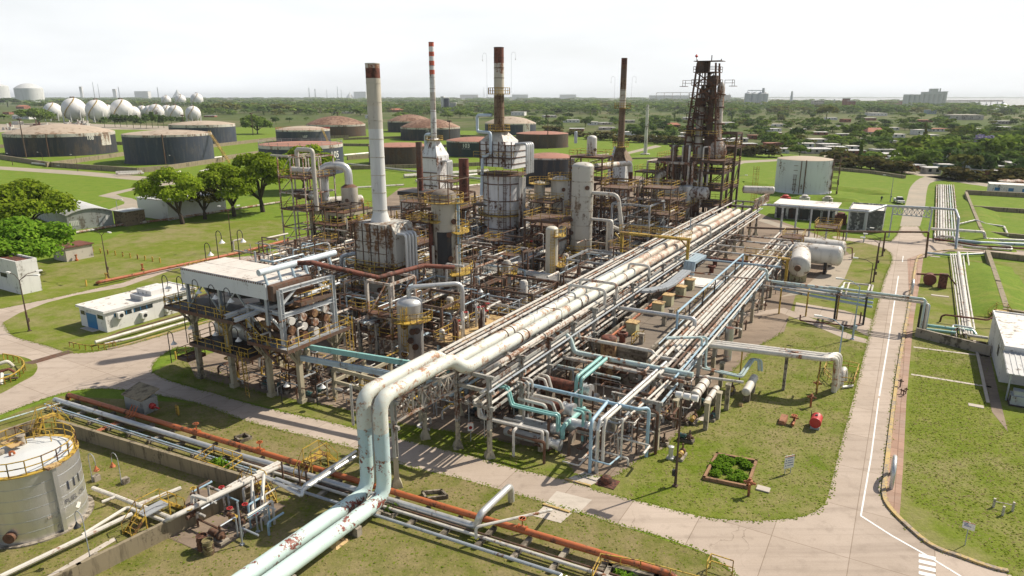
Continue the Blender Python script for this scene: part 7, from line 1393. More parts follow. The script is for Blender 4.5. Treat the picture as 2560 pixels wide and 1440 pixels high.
for s, e in ((1.2, 3.6), (3.9, 6.6), (9.0, 11.2)):
    wall_rect(t, pe, U, s, e, 1.75, 2.3, V, glassm, 'window')
    for k in range(3): wall_rect(t, pe, U, s+(e-s)*k/3, s+(e-s)*k/3+.08, 1.75, 2.3, V, bluedoor, 'window_mullion', .05)
m = MB(); m.box(pb+U*7.5+V*1.2, 3.2, 3.4, .7, 2.9); m.build('roof_block', whitewall, t); m = MB(); m.box(pb+U*5.2+V*3.4, .3, 2.4, .7, 2.9); m.build('roof_grille', greypaint, t)
for s in (1.4, 4.6, 8.2):
    q = pe+U*s+V*.04; m = MB(); m.box(q, .9, .55, .8, .7 if s > 2 else 1.6); a = m.build('air_conditioner', plastwhite, t); m = MB(); m.lathe(q+U*.45+V*.56+Z*(1.1 if s > 2 else 2.0), [(.26, 0), (.26, .03), (.001, .03)], 14, V); m.build('fan_disc', blackst, a)
m = MB(); m.box(pb-U*.9+V*1.2, .89, 3, .06, .03); m.build('door_step', lightc, t)
t = gbuild('white_warehouse', 'white weathered building with a small dark window, cut by the left edge', P(55, 737)-V*14, 3, 14, 4.9, whitewall, rustred, .5); wall_rect(t, P(55, 737), -V, 3.6, 5.6, 2.3, 3.0, -U, glassm, 'window')
t = gbuild('brick_hut', 'small brown-roofed hut with a pale eave behind the bright green tree', P(168, 655)-V*4.5, 5, 4.5, 2.6, dullw, rustred, 0, over=.3); m = MB(); m.box(P(168, 655)-V*4.9-U*.45, .12, 5.2, .3, 2.5); m.build('eave', cream, t)
# curved-roof shed
p0, p1 = P(172, 577), P(286, 563); x = (p1-p0); L = x.length; x.normalize(); y = Vector((-x.y, x.x, 0)); hh = ZT(p0, 540); hr = ZT((p0+p1)/2, 522)-hh
t = thing('curved_roof_shed', 'grey corrugated shed with a curved vault roof beside the huge olive tree', 'shed', p0); prof = [(-.2, hh-.1)]+[(L*i/10, hh+hr*(1-((i/5)-1)**2)) for i in range(11)]+[(L+.2, hh-.1)]
m = MB(); k = len(prof); front = [p0, p1]+[p0+x*q[0]+Z*q[1] for q in prof[-2:0:-1]]; D = 26; n_ = len(front); m.add(front+[q+y*D for q in front], [tuple(range(n_)), tuple(range(2*n_-1, n_-1, -1)), (0, n_, n_+n_-1, n_-1), (1, 2, n_+2, n_+1)]); m.build('wall', shedgrey, t)
m = MB(); vs = [p0+x*q[0]+Z*(q[1]+.05)-y*.3 for q in prof]; m.add(vs+[q+y*(D+.6) for q in vs]+[q+Z*.12 for q in vs]+[q+y*(D+.6)+Z*.12 for q in vs], [(i, i+1, k+i+1, k+i) for i in range(k-1)]+[(2*k+i, 3*k+i, 3*k+i+1, 2*k+i+1) for i in range(k-1)]+[(i, 2*k+i, 2*k+i+1, i+1) for i in range(k-1)]); m.build('roof', shedroof, t)
wall_rect(t, p0, x, L*.04, L*.23, hh*.28, hh*.62, -y, plastwhite, 'window'); wall_rect(t, p0, x, L*.67, L*.75, .1, hh*.62, -y, galv, 'door'); wall_rect(t, p0, x, L*.83, L*.88, hh*.45, hh*.75, -y, plastwhite, 'small_window')
for k in range(5): wall_rect(t, p0, x, L*(.06+k*.036), L*(.068+k*.036), hh*.3, hh*.6, -y, greypaint, 'window_bar', .06)
t = gbuild('lean_to', 'brown lean-to hut against the right side of the curved-roof shed', P(288, 562), 5, 4.6, 3.4, dirtm, shedroof, 0, over=.1)
t = gbuild('corrugated_shed', 'white corrugated shed half hidden behind the tall yellow-green tree', P(348, 541), 17, 12.5, 4.9, MATS['insulated_white'], shedroof, 0, over=.25)
# ground pipes of the left lawn, posts, hut lamps
pipe('long orange-brown ground pipe along the left lawn', [P(243, 707, .1), P(246, 706, .55), P(600, 631, .5), P(720, 600, .5)], .26, paint('orange_brown_pipe', (.42, .13, .06), .3, RUST, .6, .6), None, 10, .4); pipe('thin rusty pipe line in front of the sheds', path((150, 588, .4), (300, 562, .4), (420, 548, .4), (700, 505, .4)), .28, rustpipe)
for i in range(12): x = 196+i*18.6; q = P(x, 624+i*3.0); m = MB(); m.lathe(q, [(.13, 0), (.13, .95), (.001, 1.0)], 8); solo(m, 'marker_post', yellow, 'short yellow marker post in the row across the olive lawn', 'post', 'yellow marker posts on the olive lawn')
for x, y, nm in ((267, 700, 'yellow valve box at the lamp pole on the ground pipe'), (357, 676, 'orange hydrant stub on the ground pipe'), (192, 652, 'brown post by the hut')): q = P(x, y); m = MB(); m.lathe(q, [(.3, 0), (.3, .3), (.14, .4), (.14, 1.0), (.24, 1.05), (.24, 1.2), (.001, 1.25)], 10); solo(m, 'hydrant', yellow if 'yellow' in nm else orange, nm, 'hydrant')
def streetlamp(x, y, ty, arms, label, mat=None, box=True, L=2.2):
    p = P(x, y); h = ZT(p, ty); t = thing('street_lamp', label, 'street lamp', p, 'street lamps of the site'); m = MB(); m.tube([p, p+Z*h*.35], .13, 8, r2=.12); m.tube([p+Z*h*.35, p+Z*h*.93], .09, 8, r2=.06); m.cbox(p, .4, .4, .12); m.build('pole', mat or polebrown, t)
    for dr in arms:
        d = Vector(dr).normalized(); e = p+Z*(h+.15)+d*L; m = MB(); m.tube([p+Z*h*.92, p+Z*(h+.05)+d*L*.45, e], .045, 6, .8); m.build('arm', mat or polebrown, t)
        y_ = d.cross(Z); m = MB(); b = [e-d*.1-y_*.13-Z*.08, e+d*.65-y_*.18-Z*.06, e+d*.65+y_*.18-Z*.06, e-d*.1+y_*.13-Z*.08]; m.hexa(b, [b[0]+Z*.2, b[1]+Z*.16, b[2]+Z*.16, b[3]+Z*.2]); m.build('lamp_head', plastwhite, t)
    if box: m = MB(); m.cbox(p+V*.2+Z*h*.18, .25, .3, .5); m.build('control_box', mat or polebrown, t)
    return t
streetlamp(74, 828, 690, (-V, V+U*.5, U), 'tall brown three-armed street lamp left of the white flat-roofed building', polebrown); streetlamp(271, 694, 580, (-V, V), 'brown two-armed street lamp on the left lawn', polebrown); streetlamp(581, 629, 520, (-V, U), 'brown street lamp by the ground pipe near the bare steel tower', polebrown)
streetlamp(642, 668, 632, (V-U*.2, -V), 'white two-armed street lamp behind the air cooler', oldwhite, False); streetlamp(116*0+299, 560, 498, (V,), 'thin street lamp between the two sheds', greypaint, False)
for x, y, ty in ((32, 413, 385), (195, 428, 388), (110, 415, 382), (438, 412, 390), (470, 300, 318-40)): streetlamp(x, y, ty, (-V,), 'thin lamp post in front of the dark storage tanks', polebrown, False, 3)
for x, y, ty in ((66, 395, 300), (465, 362, 290), (847, 330, 283), (1125, 380, 305), (1369, 372, 292), (1265, 305, 285), (633, 338, 285)): q = P(x, y); m = MB(); m.tube([q, q+Z*ZT(q, ty)], .35, 6, r2=.2); m.cbox(q+Z*ZT(q, ty), 1.2, 2.4, .8); solo(m, 'floodlight_mast', polebrown, 'rusty floodlight mast among the storage tanks', 'mast', 'floodlight masts of the tank field')
q = P(1613, 386); m = MB(); m.tube([q, q+Z*ZT(q, 262)], 1.0, 12, r2=.75); m.lathe(q, [(2.5, 0), (2.5, .5), (1.2, .6)], 12); solo(m, 'flare_stack', oldwhite, 'slim pale flare stack standing alone in the green field', 'flare stack')
# bund walls of the tank field
def fieldwall(pts, label, hh=2.0): m = MB(); m.wall([P(*q) for q in pts], .8, hh); solo(m, 'field_wall', bundc, label, 'wall', 'bund walls of the tank field')
fieldwall([(-60, 385), (0, 397), (130, 417), (345, 432), (420, 425), (560, 404)], 'long dark bund wall in front of the black tanks'); fieldwall([(118, 418), (335, 386)], 'bund wall between the two front tanks'); fieldwall([(280, 362), (330, 362)], 'short bund wall between the two front tanks'); fieldwall([(520, 370), (690, 350), (870, 345)], 'bund wall behind the blue-black tank'); fieldwall([(560, 400), (690, 380)], 'bund wall left of tank 105')
fieldwall([(860, 350), (1130, 342), (1300, 345)], 'bund wall running behind the middle tanks', 1.6); fieldwall([(860, 365), (1120, 368)], 'second bund wall behind the middle tanks', 1.6); fieldwall([(870, 400), (930, 395)], 'short bund wall beside tank 105'); fieldwall([(880, 424), (1120, 418), (1300, 410)], 'bund wall in front of the flat red-roofed tank', 1.6); fieldwall([(1420, 392), (1560, 398), (1690, 396)], 'low bund line in the right field', .7); fieldwall([(2080, 425), (2180, 434), (2260, 446)], 'dark low wall along the hedge', 1.2); fieldwall([(0, 370), (40, 368)], 'bund wall behind the wide tank')
for i, (pts, rr) in enumerate([([(860, 388), (940, 381)], .6), ([(870, 410), (1210, 448)], .5), ([(1010, 440), (1220, 427)], .8), ([(1040, 452), (1230, 432)], .5), ([(290, 432), (355, 430)], .7), ([(295, 436), (360, 433)], .5), ([(420, 438), (450, 430)], .6), ([(530, 395), (590, 388)], .5), ([(1430, 395), (1520, 385)], .4), ([(80, 408), (150, 414)], .4), ([(790, 395), (830, 392)], .5), ([(500, 430), (520, 424)], .5), ([(870, 470), (1010, 462)], .35), ([(1120, 470), (1210, 460)], .35)]): pipe('white ground pipe run in the tank field', path(*[(x, y, .8) for x, y in pts]), rr, white, 'white pipes of the tank field', 6)
for i in range(26):
    x, y = random.uniform(0, 230), random.uniform(310, 330); q = P(x, y); m = MB(); m.cbox(q, random.uniform(2, 5), random.uniform(4, 16), random.uniform(1.5, 4)); m.cbox(q+U*2, 1, 1, random.uniform(4, 7)); solo(m, 'pipe_manifold', random.choice([rusty, white, rustred, oldwhite]), 'low rusty or white equipment behind the wide black tank', 'equipment', 'equipment below the sphere tanks')
# ================================================================== RIGHT SIDE: BRIDGE, BUNDLES, BUILDINGS
GB = 'pipes of the road bridge'
for i, (z, o, mt, rr) in enumerate(((4.75, 0, paleaqua, .16), (4.55, .5, rustred, .13), (4.35, 1.0, white, .13), (4.3, .2, oldwhite, .1), (4.0, .7, white, .11), (3.95, 1.2, bluegrey, .14))):
    pipe('pipe of the bundle bridging the right-hand road', [W(55.2+o, 24 if i in (0, 1, 5) else 28.6, z), W(55.2+o, 35.3, z), W(55.2+o, 35.5+i*.12, z-.2), W(55.2+o, 35.5+i*.12, .2)], rr, mt, GB, 8, .3)
pipe('pale blue-green pipe leading from the second rack to the road bridge', [W(56, 14.5, 6.0), W(56, 15.6, 6.0), W(56, 15.8, 4.4), W(56, 25.4, 4.4), W(58, 25.6, 4.4)], .2, paleaqua, None, 10, .4); pipe('stained pipe under the pale blue-green one', [W(55, 15.5, 3.9), W(55, 28.6, 3.9)], .12, oldwhite)
for i in range(2): pipe('cream pipe hopping beside the road bridge', [W(54.6, 25.6+i*.6, 4.1), W(59.5, 25.6+i*.6, 4.6), W(60, 28.8+i*.4, 4.6), W(56, 28.8+i*.4, 4.7)], .13, cream if i else white, 'hopping pipes by the road bridge', 8, .3)
for i in range(3): pipe('thick blue-grey pipe along the cross path towards the road', [W(62.5, 16+i*.1, 1.6+i*.5), W(61+i*.5, 29.5, 1.2+i*.5)], .2, bluegrey, 'blue-grey pipes at the cross path', 8)
for a, b, mt in ((55.6, 28.8, blackst), (56.4, 28.8, yellow), (55.6, 35.2, blackst), (56.6, 35.2, yellow), (55.3, 25.2, blackst), (55.6, 21.5, yellow), (56.4, 25.4, yellow), (55, 18, yellow)): m = MB(); m.beam(W(a, b), W(a, b, 3.9), .26 if mt is blackst else .2); m.beam(W(a-.6, b, 3.8), W(a+.9, b, 3.8), .18); solo(m, 'bridge_post', mt, 'dark or yellow post carrying the road bridge pipes', 'support post', 'posts of the road bridge')
pipe('rusty ground pipe with a hooked end by the road bridge', [W(52, 21.2, 1.2), W(52, 21.2, .4), W(53, 28, .4), W(54.6, 28.4, .4), W(54.6, 28.4, 2)], .1, rustred)
m = MB(); m.wall([P(2292, 842), P(2470, 888)], .35, 1.2); solo(m, 'concrete_wall', mortar, 'low grey concrete wall right of the road bridge', 'wall')
for i, (pts, rr, mt) in enumerate([([(2308, 812, .6), (2385, 822, .6), (2432, 826, .6), (2440, 838, .2)], .22, aqua), ([(2308, 822, .4), (2390, 832, .4)], .18, aqua), ([(2380, 838, 0), (2382, 812, .9), (2432, 820, .9), (2437, 834, 0)], .12, alu), ([(2390, 842, 0), (2388, 820, .8), (2410, 824, .8), (2416, 846, 0)], .12, oldwhite), ([(2420, 838, .5), (2470, 845, .5)], .2, white), ([(2300, 836, .3), (2465, 858, .3)], .1, rusty)]): pipe('aqua or white pipework behind the low concrete wall', path(*pts), rr, mt, 'pipework behind the concrete wall', 8, .3)
for i, (x0, x1, rr, mt) in enumerate(((2376, 2402, .12, white), (2382, 2410, .13, oldwhite), (2388, 2417, .12, white), (2394, 2423, .12, oldwhite), (2400, 2430, .13, white))): pipe('white pipe of the near bundle running up the right lawn', [P(x0, 634, .5), P(x1, 836, .5)], rr, mt, 'near pipe bundle of the right lawn', 6)
pipe('thickest white pipe of the near right bundle', [P(2396, 632, .5), P(2424, 826, .5)], .3, white, None, 10); pipe('separate thin white pipe right of the near bundle', [P(2408, 640, .5), P(2416, 700, .5), P(2436, 824, .5)], .12, white); pipe('short white pipe with a hook right of the near bundle', [P(2418, 632, .5), P(2428, 702, .5), P(2438, 706, .5)], .12, white)
for i in range(9): pipe('pipe of the far bundle running up the right lawn', [P(2342+i*5.2, 462, .6), P(2338+i*7.4, 596, .6)], .17 if i not in (2, 3) else .26, [rustpipe, white, white, oldwhite, white, oldwhite, paleaqua, white, rustpipe][i], 'far pipe bundle of the right lawn', 6)
for k in range(12): f = k/11; q = P(2340, 464+f*f*128); m = MB(); m.box(q-U*.2, .4, 4.6+f*1.6, .28); solo(m, 'pipe_sleeper', mortar, 'sleeper under the far pipe bundle of the right lawn', 'sleeper', 'sleepers of the far right bundle')
for pts, rr, mt, nm in (([(2328, 572, 2.2), (2460, 580, 2.2), (2463, 598, .8), (2620, 604, .8)], .3, white, 'white pipe jogging down along the right cross road'), ([(2336, 584, 1.4), (2338, 598, .5), (2350, 590, 1.3), (2385, 592, 1.3), (2390, 612, .3)], .22, oldwhite, 'white pipe loop over the right pipe bundle'), ([(2336, 597, .7), (2400, 606, .7), (2440, 614, .5), (2640, 626, .5)], .2, rustred, 'brown pipe running right along the cross road'), ([(2385, 600, .6), (2450, 607, .6), (2640, 614, .6)], .35, bluegrey, 'thick blue-grey pipe along the right cross road'), ([(2370, 608, .4), (2440, 618, .4), (2530, 624, .4), (2528, 616, .4), (2440, 606, .5)], .18, white, 'white hairpin pipe along the right cross road'), ([(2318, 632, .4), (2375, 638, .4), (2460, 634, .4)], .2, bluegrey, 'grey-blue pipe beside the kerb at the right corner'), ([(2350, 804, 0), (2354, 790, .9), (2364, 787, 1.1), (2468, 800, 1.1), (2490, 789, 1.6), (2600, 797, 1.6)], .12, rustred, 'red-brown pipe stepping over the right lawn'), ([(2398, 560, .5), (2440, 550, 1.2), (2465, 560, .8), (2510, 566, .5), (2520, 588, .5)], .22, oldwhite, 'pipe climbing over the right bund wall')):
    pipe(nm, path(*pts), rr, mt, None, 8, .5)
def pondwall(pts, label, hh=1.1, th=.7): m = MB(); m.wall([P(*q) for q in pts], th, hh); solo(m, 'pond_wall', bundc, label, 'wall', 'bund walls at the right')
pondwall([(2414, 488), (2432, 535), (2450, 580), (2456, 590)], 'concrete bund wall left of the far grassy basin'); pondwall([(2416, 486), (2640, 498)], 'concrete bund wall behind the far grassy basin', 1.4); pondwall([(2432, 524), (2640, 538)], 'concrete bund wall crossing the far grassy basin'); pondwall([(2466, 640), (2492, 720), (2512, 785)], 'concrete bund wall left of the near grassy basin', 1.2); pondwall([(2470, 642), (2640, 662)], 'concrete bund wall behind the near grassy basin'); pondwall([(2512, 790), (2640, 812)], 'concrete bund wall in front of the near grassy basin'); pondwall([(2466, 588), (2640, 604)], 'concrete bund wall along the cross road', .9)
stile('yellow steps up to the corner of the near right basin', P(2500, 795), V, 3, 1.1, .9, yellow)
# gantry over the road
pa, pb_ = P(2222, 592), P(2318, 602); ha = ZT(pa, 516)
for q, nm in ((pa, 'left'), (pb_, 'right')): t = thing('gantry_support', 'grey-blue steel support %s of the gravel road' % nm, 'support', q); [MB().beam(q+U*k, q+U*k*.6+Z*ha, .26).build('post', galv, t) for k in (-.8, .8)]; m = MB(); m.beam(q-U*.8+Z*2, q+U*.7+Z*ha*.6, .14); m.beam(q+U*.8+Z*2, q-U*.7+Z*ha*.6, .14); m.build('brace', galv, t)
girder('grey lattice girder bridging the gravel road', pa+Z*(ha-1.7), pb_+Z*(ha-1.7), 1.6, 8, galv, .16)
pipe('long pale pipe on tall posts stepping up over the gravel road', [W(110, 3, 7), W(116.5, 4.5, 6.5), W(116.8, 25.2, 6.5), W(124, 28, ha+.3), W(125.4, 36.8, ha+.3), W(126, 41, ha+.2), W(120, 41.4, ha-.6), W(116, 41.6, .5)], .26, galv, None, 10, .6)
pipe('rusty lower pipe along the posts towards the gravel road', [W(94, 5, 5), W(100, 24, 5), W(106.5, 36.2, 5), W(106.5, 36.4, 0)], .2, rusty, None, 8, .4); pipe('thin rusty pipe low along the side road', [W(93, 8, 2.2), W(98, 24, 2.2), W(98, 24.2, 0)], .12, rustpipe)
for b in (8, 11, 14, 17.5, 21.5, 25): m = MB(); q = W(116.6, b); m.beam(q, q+Z*6.4, .24); m.beam(q+U*1.5, q+U*1.5+Z*6.4, .18); m.beam(q+Z*3, q+U*1.5+Z*3, .14); m.beam(q+Z*5, q+U*1.5+Z*5, .14); solo(m, 'pipe_trestle', galv, 'tall grey trestle under the long pale pipe', 'pipe support', 'trestles of the long pale pipe')
for b in (14, 22, 29): m = MB(); q = W(94+.4*(b-5), b); m.beam(q, q+Z*5, .2); solo(m, 'pipe_post', rusty, 'rusty post under the rusty lower pipe', 'support post', 'posts of the rusty lower pipe')
# white sheds beyond the trestles
t = gbuild('open_shed', 'long low open-fronted shed with a pale roof behind the pipe trestles', W(139.2, 3.0), 9, 14, 3.6, wallgrey, whiteroof, 0, over=.5)
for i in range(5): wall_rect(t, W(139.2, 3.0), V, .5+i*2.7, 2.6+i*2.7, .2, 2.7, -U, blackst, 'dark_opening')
t = gbuild('mouldy_building', 'cubic white building with mouldy walls and a pale roof beside the gravel road', W(130.2, 20.6), 11, 7.2, 4.6, wallgrey, whiteroof, .5, over=.1); wall_rect(t, W(130.2, 20.6), V, 3.3, 4.0, 0.2, 4.5, -U, galv, 'drain_pipe')
for x, y, mt, nm in ((1962, 512, redpaint, 'red tank behind the open shed'), (2010, 512, oldwhite, 'pale tank pair behind the open shed'), (2067, 515, cream, 'cream tank behind the open shed'), (2100, 560, rustred, 'red-brown cabinet between the two sheds')): q = P(x, y); m = MB(); m.cbox(q, 2.4, 2.6, 2.2); m.lathe(q+Z*2.2, [(.9, 0), (.9, .5), (.5, .7), (.001, .72)], 12); solo(m, 'small_tank', mt, nm, 'tank')
# building with the canopy at the right edge
pb = W(41.5, 43.0); t = gbuild('flat_roof_building', 'white weathered flat-roofed building with a lean-to canopy at the right edge', pb, 14.5, 16, 3.9, MATS['white_wall'], whiteroof, .35, over=.1)
m = MB(); q = pb-U*5.6; b4 = [q-V*.2, q+V*16, pb+V*16-U*.02, pb-V*.2-U*.02]; m.hexa([b4[0]+Z*2.9, b4[1]+Z*2.9, b4[2]+Z*3.5, b4[3]+Z*3.5], [b4[0]+Z*3.0, b4[1]+Z*3.0, b4[2]+Z*3.6, b4[3]+Z*3.6]); m.build('canopy', shedroof, t)
m = MB()
for k in range(34): s = -.1+k*.48; m.beam(q+V*s+Z*3.02, pb-U*.05+V*s+Z*3.62, .1, .07)
m.build('canopy_ridges', shedroof, t)
for k in range(4): m = MB(); s = q+U*.3+V*(.2+k*4.6); m.beam(s, s+Z*2.95, .14); m.build('post', galv, t)
for a, b in ((4, 3), (9, 6)): m = MB(); m.box(pb+U*a+V*b, 1.6, 2.6, .8, 4.06); m.build('roof_unit', oldwhite, t); m = MB(); m.tube([pb+U*(a-1)+V*b+Z*3.6, pb+U*(a-1)+V*b+Z*5.0], .25, 10); m.build('roof_vent', rusty, t)
wall_rect(t, pb, U, 4, 5.2, 1.6, 2.7, -V, glassm, 'window'); m = MB(); m.box(pb-U*7-V*1.6, 21, .3, .1, .03); m.build('foundation_edge', lightc, t)
for a, b, nm in ((-6.6, .4, 'grey-white machine under the canopy edge'), (-4, 3, 'dark machine deep under the canopy')): q = pb+U*a+V*b; t2 = thing('machine', nm, 'machine', q); m = MB(); m.box(q, 1.5, 1.4, .9, .15); m.box(q+U*.2+V*.2, 1.0, .9, .5, 1.052); m.build('casing', galv if a < -5 else blackst, t2); m = MB(); m.box(q-U*.1-V*.1, 1.7, 1.6, .15); m.build('skid', blackst, t2); m = MB(); m.lathe(q+U*.4-V*.02+Z*.65, [(.3, -.06), (.3, .02), (.001, .03)], 14, -V); m.build('fan', blackst, t2)
# distant loading rack at the right edge
for i, x in enumerate((2512, 2541)): q = P(x, 476); m = MB(); h = ZT(q, 452); m.lathe(q+Z*3, [(2.3, 0), (2.3, h-3), (.001, h-2.4)], 16); m.cbox(q, 3.6, 3.6, .5, 2.5); [m.beam(q+U*a+V*b, q+U*a+V*b+Z*2.6, .3) for a in (-1.5, 1.5) for b in (-1.5, 1.5)]; solo(m, 'raised_tank', rustpipe, 'small white rust-footed tank on a yellow stand, %s of two' % ('left' if i == 0 else 'right'), 'tank')
t = gbuild('low_white_office', 'low white office with blue windows below the small raised tanks', P(2470, 484), 6, 22, 3.0, whitewall, whiteroof, 0, over=.1)
for i in range(5): wall_rect(t, P(2470, 484), V, 1.5+i*3.6, 2.9+i*3.6, 1.1, 2.1, -U, bluedoor, 'window')
m = MB(); q = P(2490, 470); m.rail([q, q+V*20, q+V*20+U*4], 3, .1, False, 2.5); solo(m, 'loading_frame', yellow, 'yellow pipe frame round the small raised tanks', 'frame')
# lamps at the right
def polelamp(x, y, ty, dr, label, mat=None): return streetlamp(x, y, ty, dr, label, mat or bluegrey)
polelamp(2086, 975, 803, (-V,), 'grey-green street lamp beside the triple pipe bend'); polelamp(2131, 848, 706, (-V,), 'grey-green street lamp next to the road bridge'); polelamp(2170, 745, 652, (-V,), 'dark street lamp between drums and road, nearer', polebrown); polelamp(2183, 705, 600, (-V,), 'dark street lamp between drums and road, middle', polebrown); polelamp(2190, 672, 590, (-V,), 'dark street lamp between drums and road, farther', polebrown); polelamp(2206, 640, 575, (-V,), 'lamp at the corner of the side road', polebrown); polelamp(2225, 505, 440, (-V,), 'lone lamp in the green field beyond the tower', greypaint); polelamp(1838, 505, 438, (V,), 'thin lamp beside the tower', greypaint)
q = P(1688, 1215); h = ZT(q, 998); t = thing('floodlight_pole', 'brown pole on the front lawn with a row of white floodlight cans on top', 'lamp post', q); m = MB(); m.tube([q, q+Z*h*.35], .12, 8, r2=.1); m.tube([q+Z*h*.35, q+Z*h], .08, 8); m.cbox(q, .4, .4, .1); m.build('pole', polebrown, t); m = MB(); m.cbox(q-V*.18+Z*.9, .25, .25, .5); m.build('control_box', blackst, t)
for k in range(3): m = MB(); m.lathe(q+V*(-.55+k*.62)+U*.1+Z*(h+.28), [(.001, 0), (.24, .06), (.27, .3), (.27, .55), (.001, .58)], 14, V); m.build('lamp_can', plastwhite, t)
# signs
q = P(1960, 1187); d = (P(1979, 1183)-q).normalized(); n_ = Vector((d.y, -d.x, 0)); hb, htop = ZT(q, 1172), ZT(q, 1141); t = thing('notice_board', 'large white notice board with an orange top strip on two posts, by the road', 'sign', q); wd = .95; c_ = (q+P(1979, 1183))/2
m = MB(); a, b = c_-d*wd/2, c_+d*wd/2; m.hexa([a+Z*hb+n_*.02, b+Z*hb+n_*.02, b+Z*hb-n_*.02, a+Z*hb-n_*.02], [a+Z*htop+n_*.02, b+Z*htop+n_*.02, b+Z*htop-n_*.02, a+Z*htop-n_*.02]); m.build('panel', plastwhite, t)
m = MB(); m.add([a+Z*(htop-.1)+n_*.025, b+Z*(htop-.1)+n_*.025, b+Z*htop+n_*.025, a+Z*htop+n_*.025], [(0, 1, 2, 3)]); m.build('orange_strip', orangesign, t)
m = MB(); hgt = htop-hb
for zf, s0, s1 in ((.80, .25, .85), (.60, .3, .85), (.42, .3, .9), (.22, .3, .9)): m.add([a+d*wd*s0+Z*(hb+hgt*zf)+n_*.025, a+d*wd*s1+Z*(hb+hgt*zf)+n_*.025, a+d*wd*s1+Z*(hb+hgt*(zf+.045))+n_*.025, a+d*wd*s0+Z*(hb+hgt*(zf+.045))+n_*.025], [(0, 1, 2, 3)])
for zf in (.58, .38, .17): m.lathe(a+d*wd*.15+Z*(hb+hgt*(zf+.05))+n_*.02, [(.055, 0), (.055, .006), (.001, .006)], 10, n_)
m.build('printed_lines', bluesign, t)
for s in (.2, .8): m = MB(); m.beam(a+d*wd*s-n_*.05, a+d*wd*s-n_*.05+Z*(htop+.05), .06); m.build('post', galv, t)
def smallsign(x, y, y0, y1, wpx, label, circle=False):
    q = P(x, y); h0, h1 = ZT(q, y0), ZT(q, y1); w_ = RW(q, wpx); n_ = Vector((-q.x, -q.y, 0)).normalized(); d = Vector((-n_.y, n_.x, 0)); t = thing('notice_sign', label, 'sign', q); m = MB(); m.tube([q, q+Z*h1], .035, 6); m.build('post', galv, t); o = n_*.05
    m = MB(); m.hexa([q-d*w_+Z*h0+o*.9, q+d*w_+Z*h0+o*.9, q+d*w_+Z*h0+o*.6, q-d*w_+Z*h0+o*.6], [q-d*w_+Z*h1+o*.9, q+d*w_+Z*h1+o*.9, q+d*w_+Z*h1+o*.6, q-d*w_+Z*h1+o*.6]); m.build('panel', plastwhite, t); f = lambda s, z: q+d*w_*s+Z*z+o
    m = MB(); m.add([f(-1, h1-.06), f(1, h1-.06), f(1, h1), f(-1, h1)], [(0, 1, 2, 3)]); m.build('orange_strip', orangesign, t)
    m = MB()
    if circle: m.lathe(q+Z*(h0*.6+h1*.4)+o, [(w_*.5, 0), (w_*.5, .005), (w_*.65, .005), (w_*.65, 0), (w_*.5, 0)], 16, n_); zc_ = h0*.6+h1*.4; m.beam(q+o*1.1-d*w_*.4+Z*(zc_+w_*.4), q+o*1.1+d*w_*.4+Z*(zc_-w_*.4), .04, .01); m.build('prohibition_ring', redpaint, t)
    else:
        for k, e in ((.7, -.1), (.52, .0), (.36, .4)): z = h0+(h1-h0)*k; m.add([f(-.75, z), f(e, z), f(e, z+.05), f(-.75, z+.05)], [(0, 1, 2, 3)])
        m.build('printed_lines', bluesign, t)
smallsign(2412, 1363, 1323, 1305, 26, 'small white sign with an orange top edge on the right lawn'); smallsign(1177, 1103, 1077, 1056, 14, 'white no-entry sign with a red ring beside the foremost rack bents', True)
# flower bed
g = [P(1760, 1199), P(1868, 1221), P(1890, 1157), P(1792, 1139)]; m = MB(); m.wall(g+[g[0]], .22, .28); solo(m, 'bed_curb', paint('bed_brick', (.30, .17, .09), .3, (.2, .12, .07), 1, .85), 'square brick curb of the weedy planting bed on the front lawn', 'planting bed')
cc_ = (g[0]+g[2])/2; lob = [(random.uniform(-1.9, 1.9), random.uniform(-1.9, 1.9), .15, random.uniform(.35, .6), .5, .32) for _ in range(30)]; lob = [l for l in lob if abs((Vector((l[0], l[1], 0))).dot(U)) < 1.9 and abs(Vector((l[0], l[1], 0)).dot(V)) < 1.35]
me = quadmesh('bed_weeds', leafcloud(lob, 3000, .08, 1.4, 5, .2), [leaf_g]); o = bpy.data.objects.new('weeds', me); COL.objects.link(o); o.location = cc_; o['kind'] = 'stuff'
def hydrant(x, y, label, s=1.0, mat=None): q = P(x, y); m = MB(); m.tube([q, q+Z*.9*s], .09*s, 8); m.lathe(q+Z*.75*s, [(.1*s, 0), (.17*s, .05*s), (.17*s, .3*s), (.08*s, .36*s), (.08*s, .45*s), (.001, .46*s)], 10); m.tube([q+Z*.9*s-V*.35*s, q+Z*.9*s+V*.35*s], .08*s, 8); m.tube([q+Z*.9*s, q+Z*.9*s-U*.3*s], .07*s, 8); solo(m, 'hydrant', mat or paint('hydrant_%d' % x, (.35, .12, .05), .3, RUST, 2, .7), label, 'hydrant')
hydrant(1871, 1240, 'rusty standing hydrant at the corner of the planting bed', 1.3); hydrant(2026, 1018, 'rusty hydrant above the red barrel on the lawn', 1.2); hydrant(2041, 982, 'rusty hydrant nearest the triple pipe bend', 1.2)
for x, y, s in ((2250, 968, .8), (2258, 990, .6), (2252, 985, .5), (2264, 985, .6)): hydrant(x, y, 'small dark valve on the brick pavement edge', s, rusty)
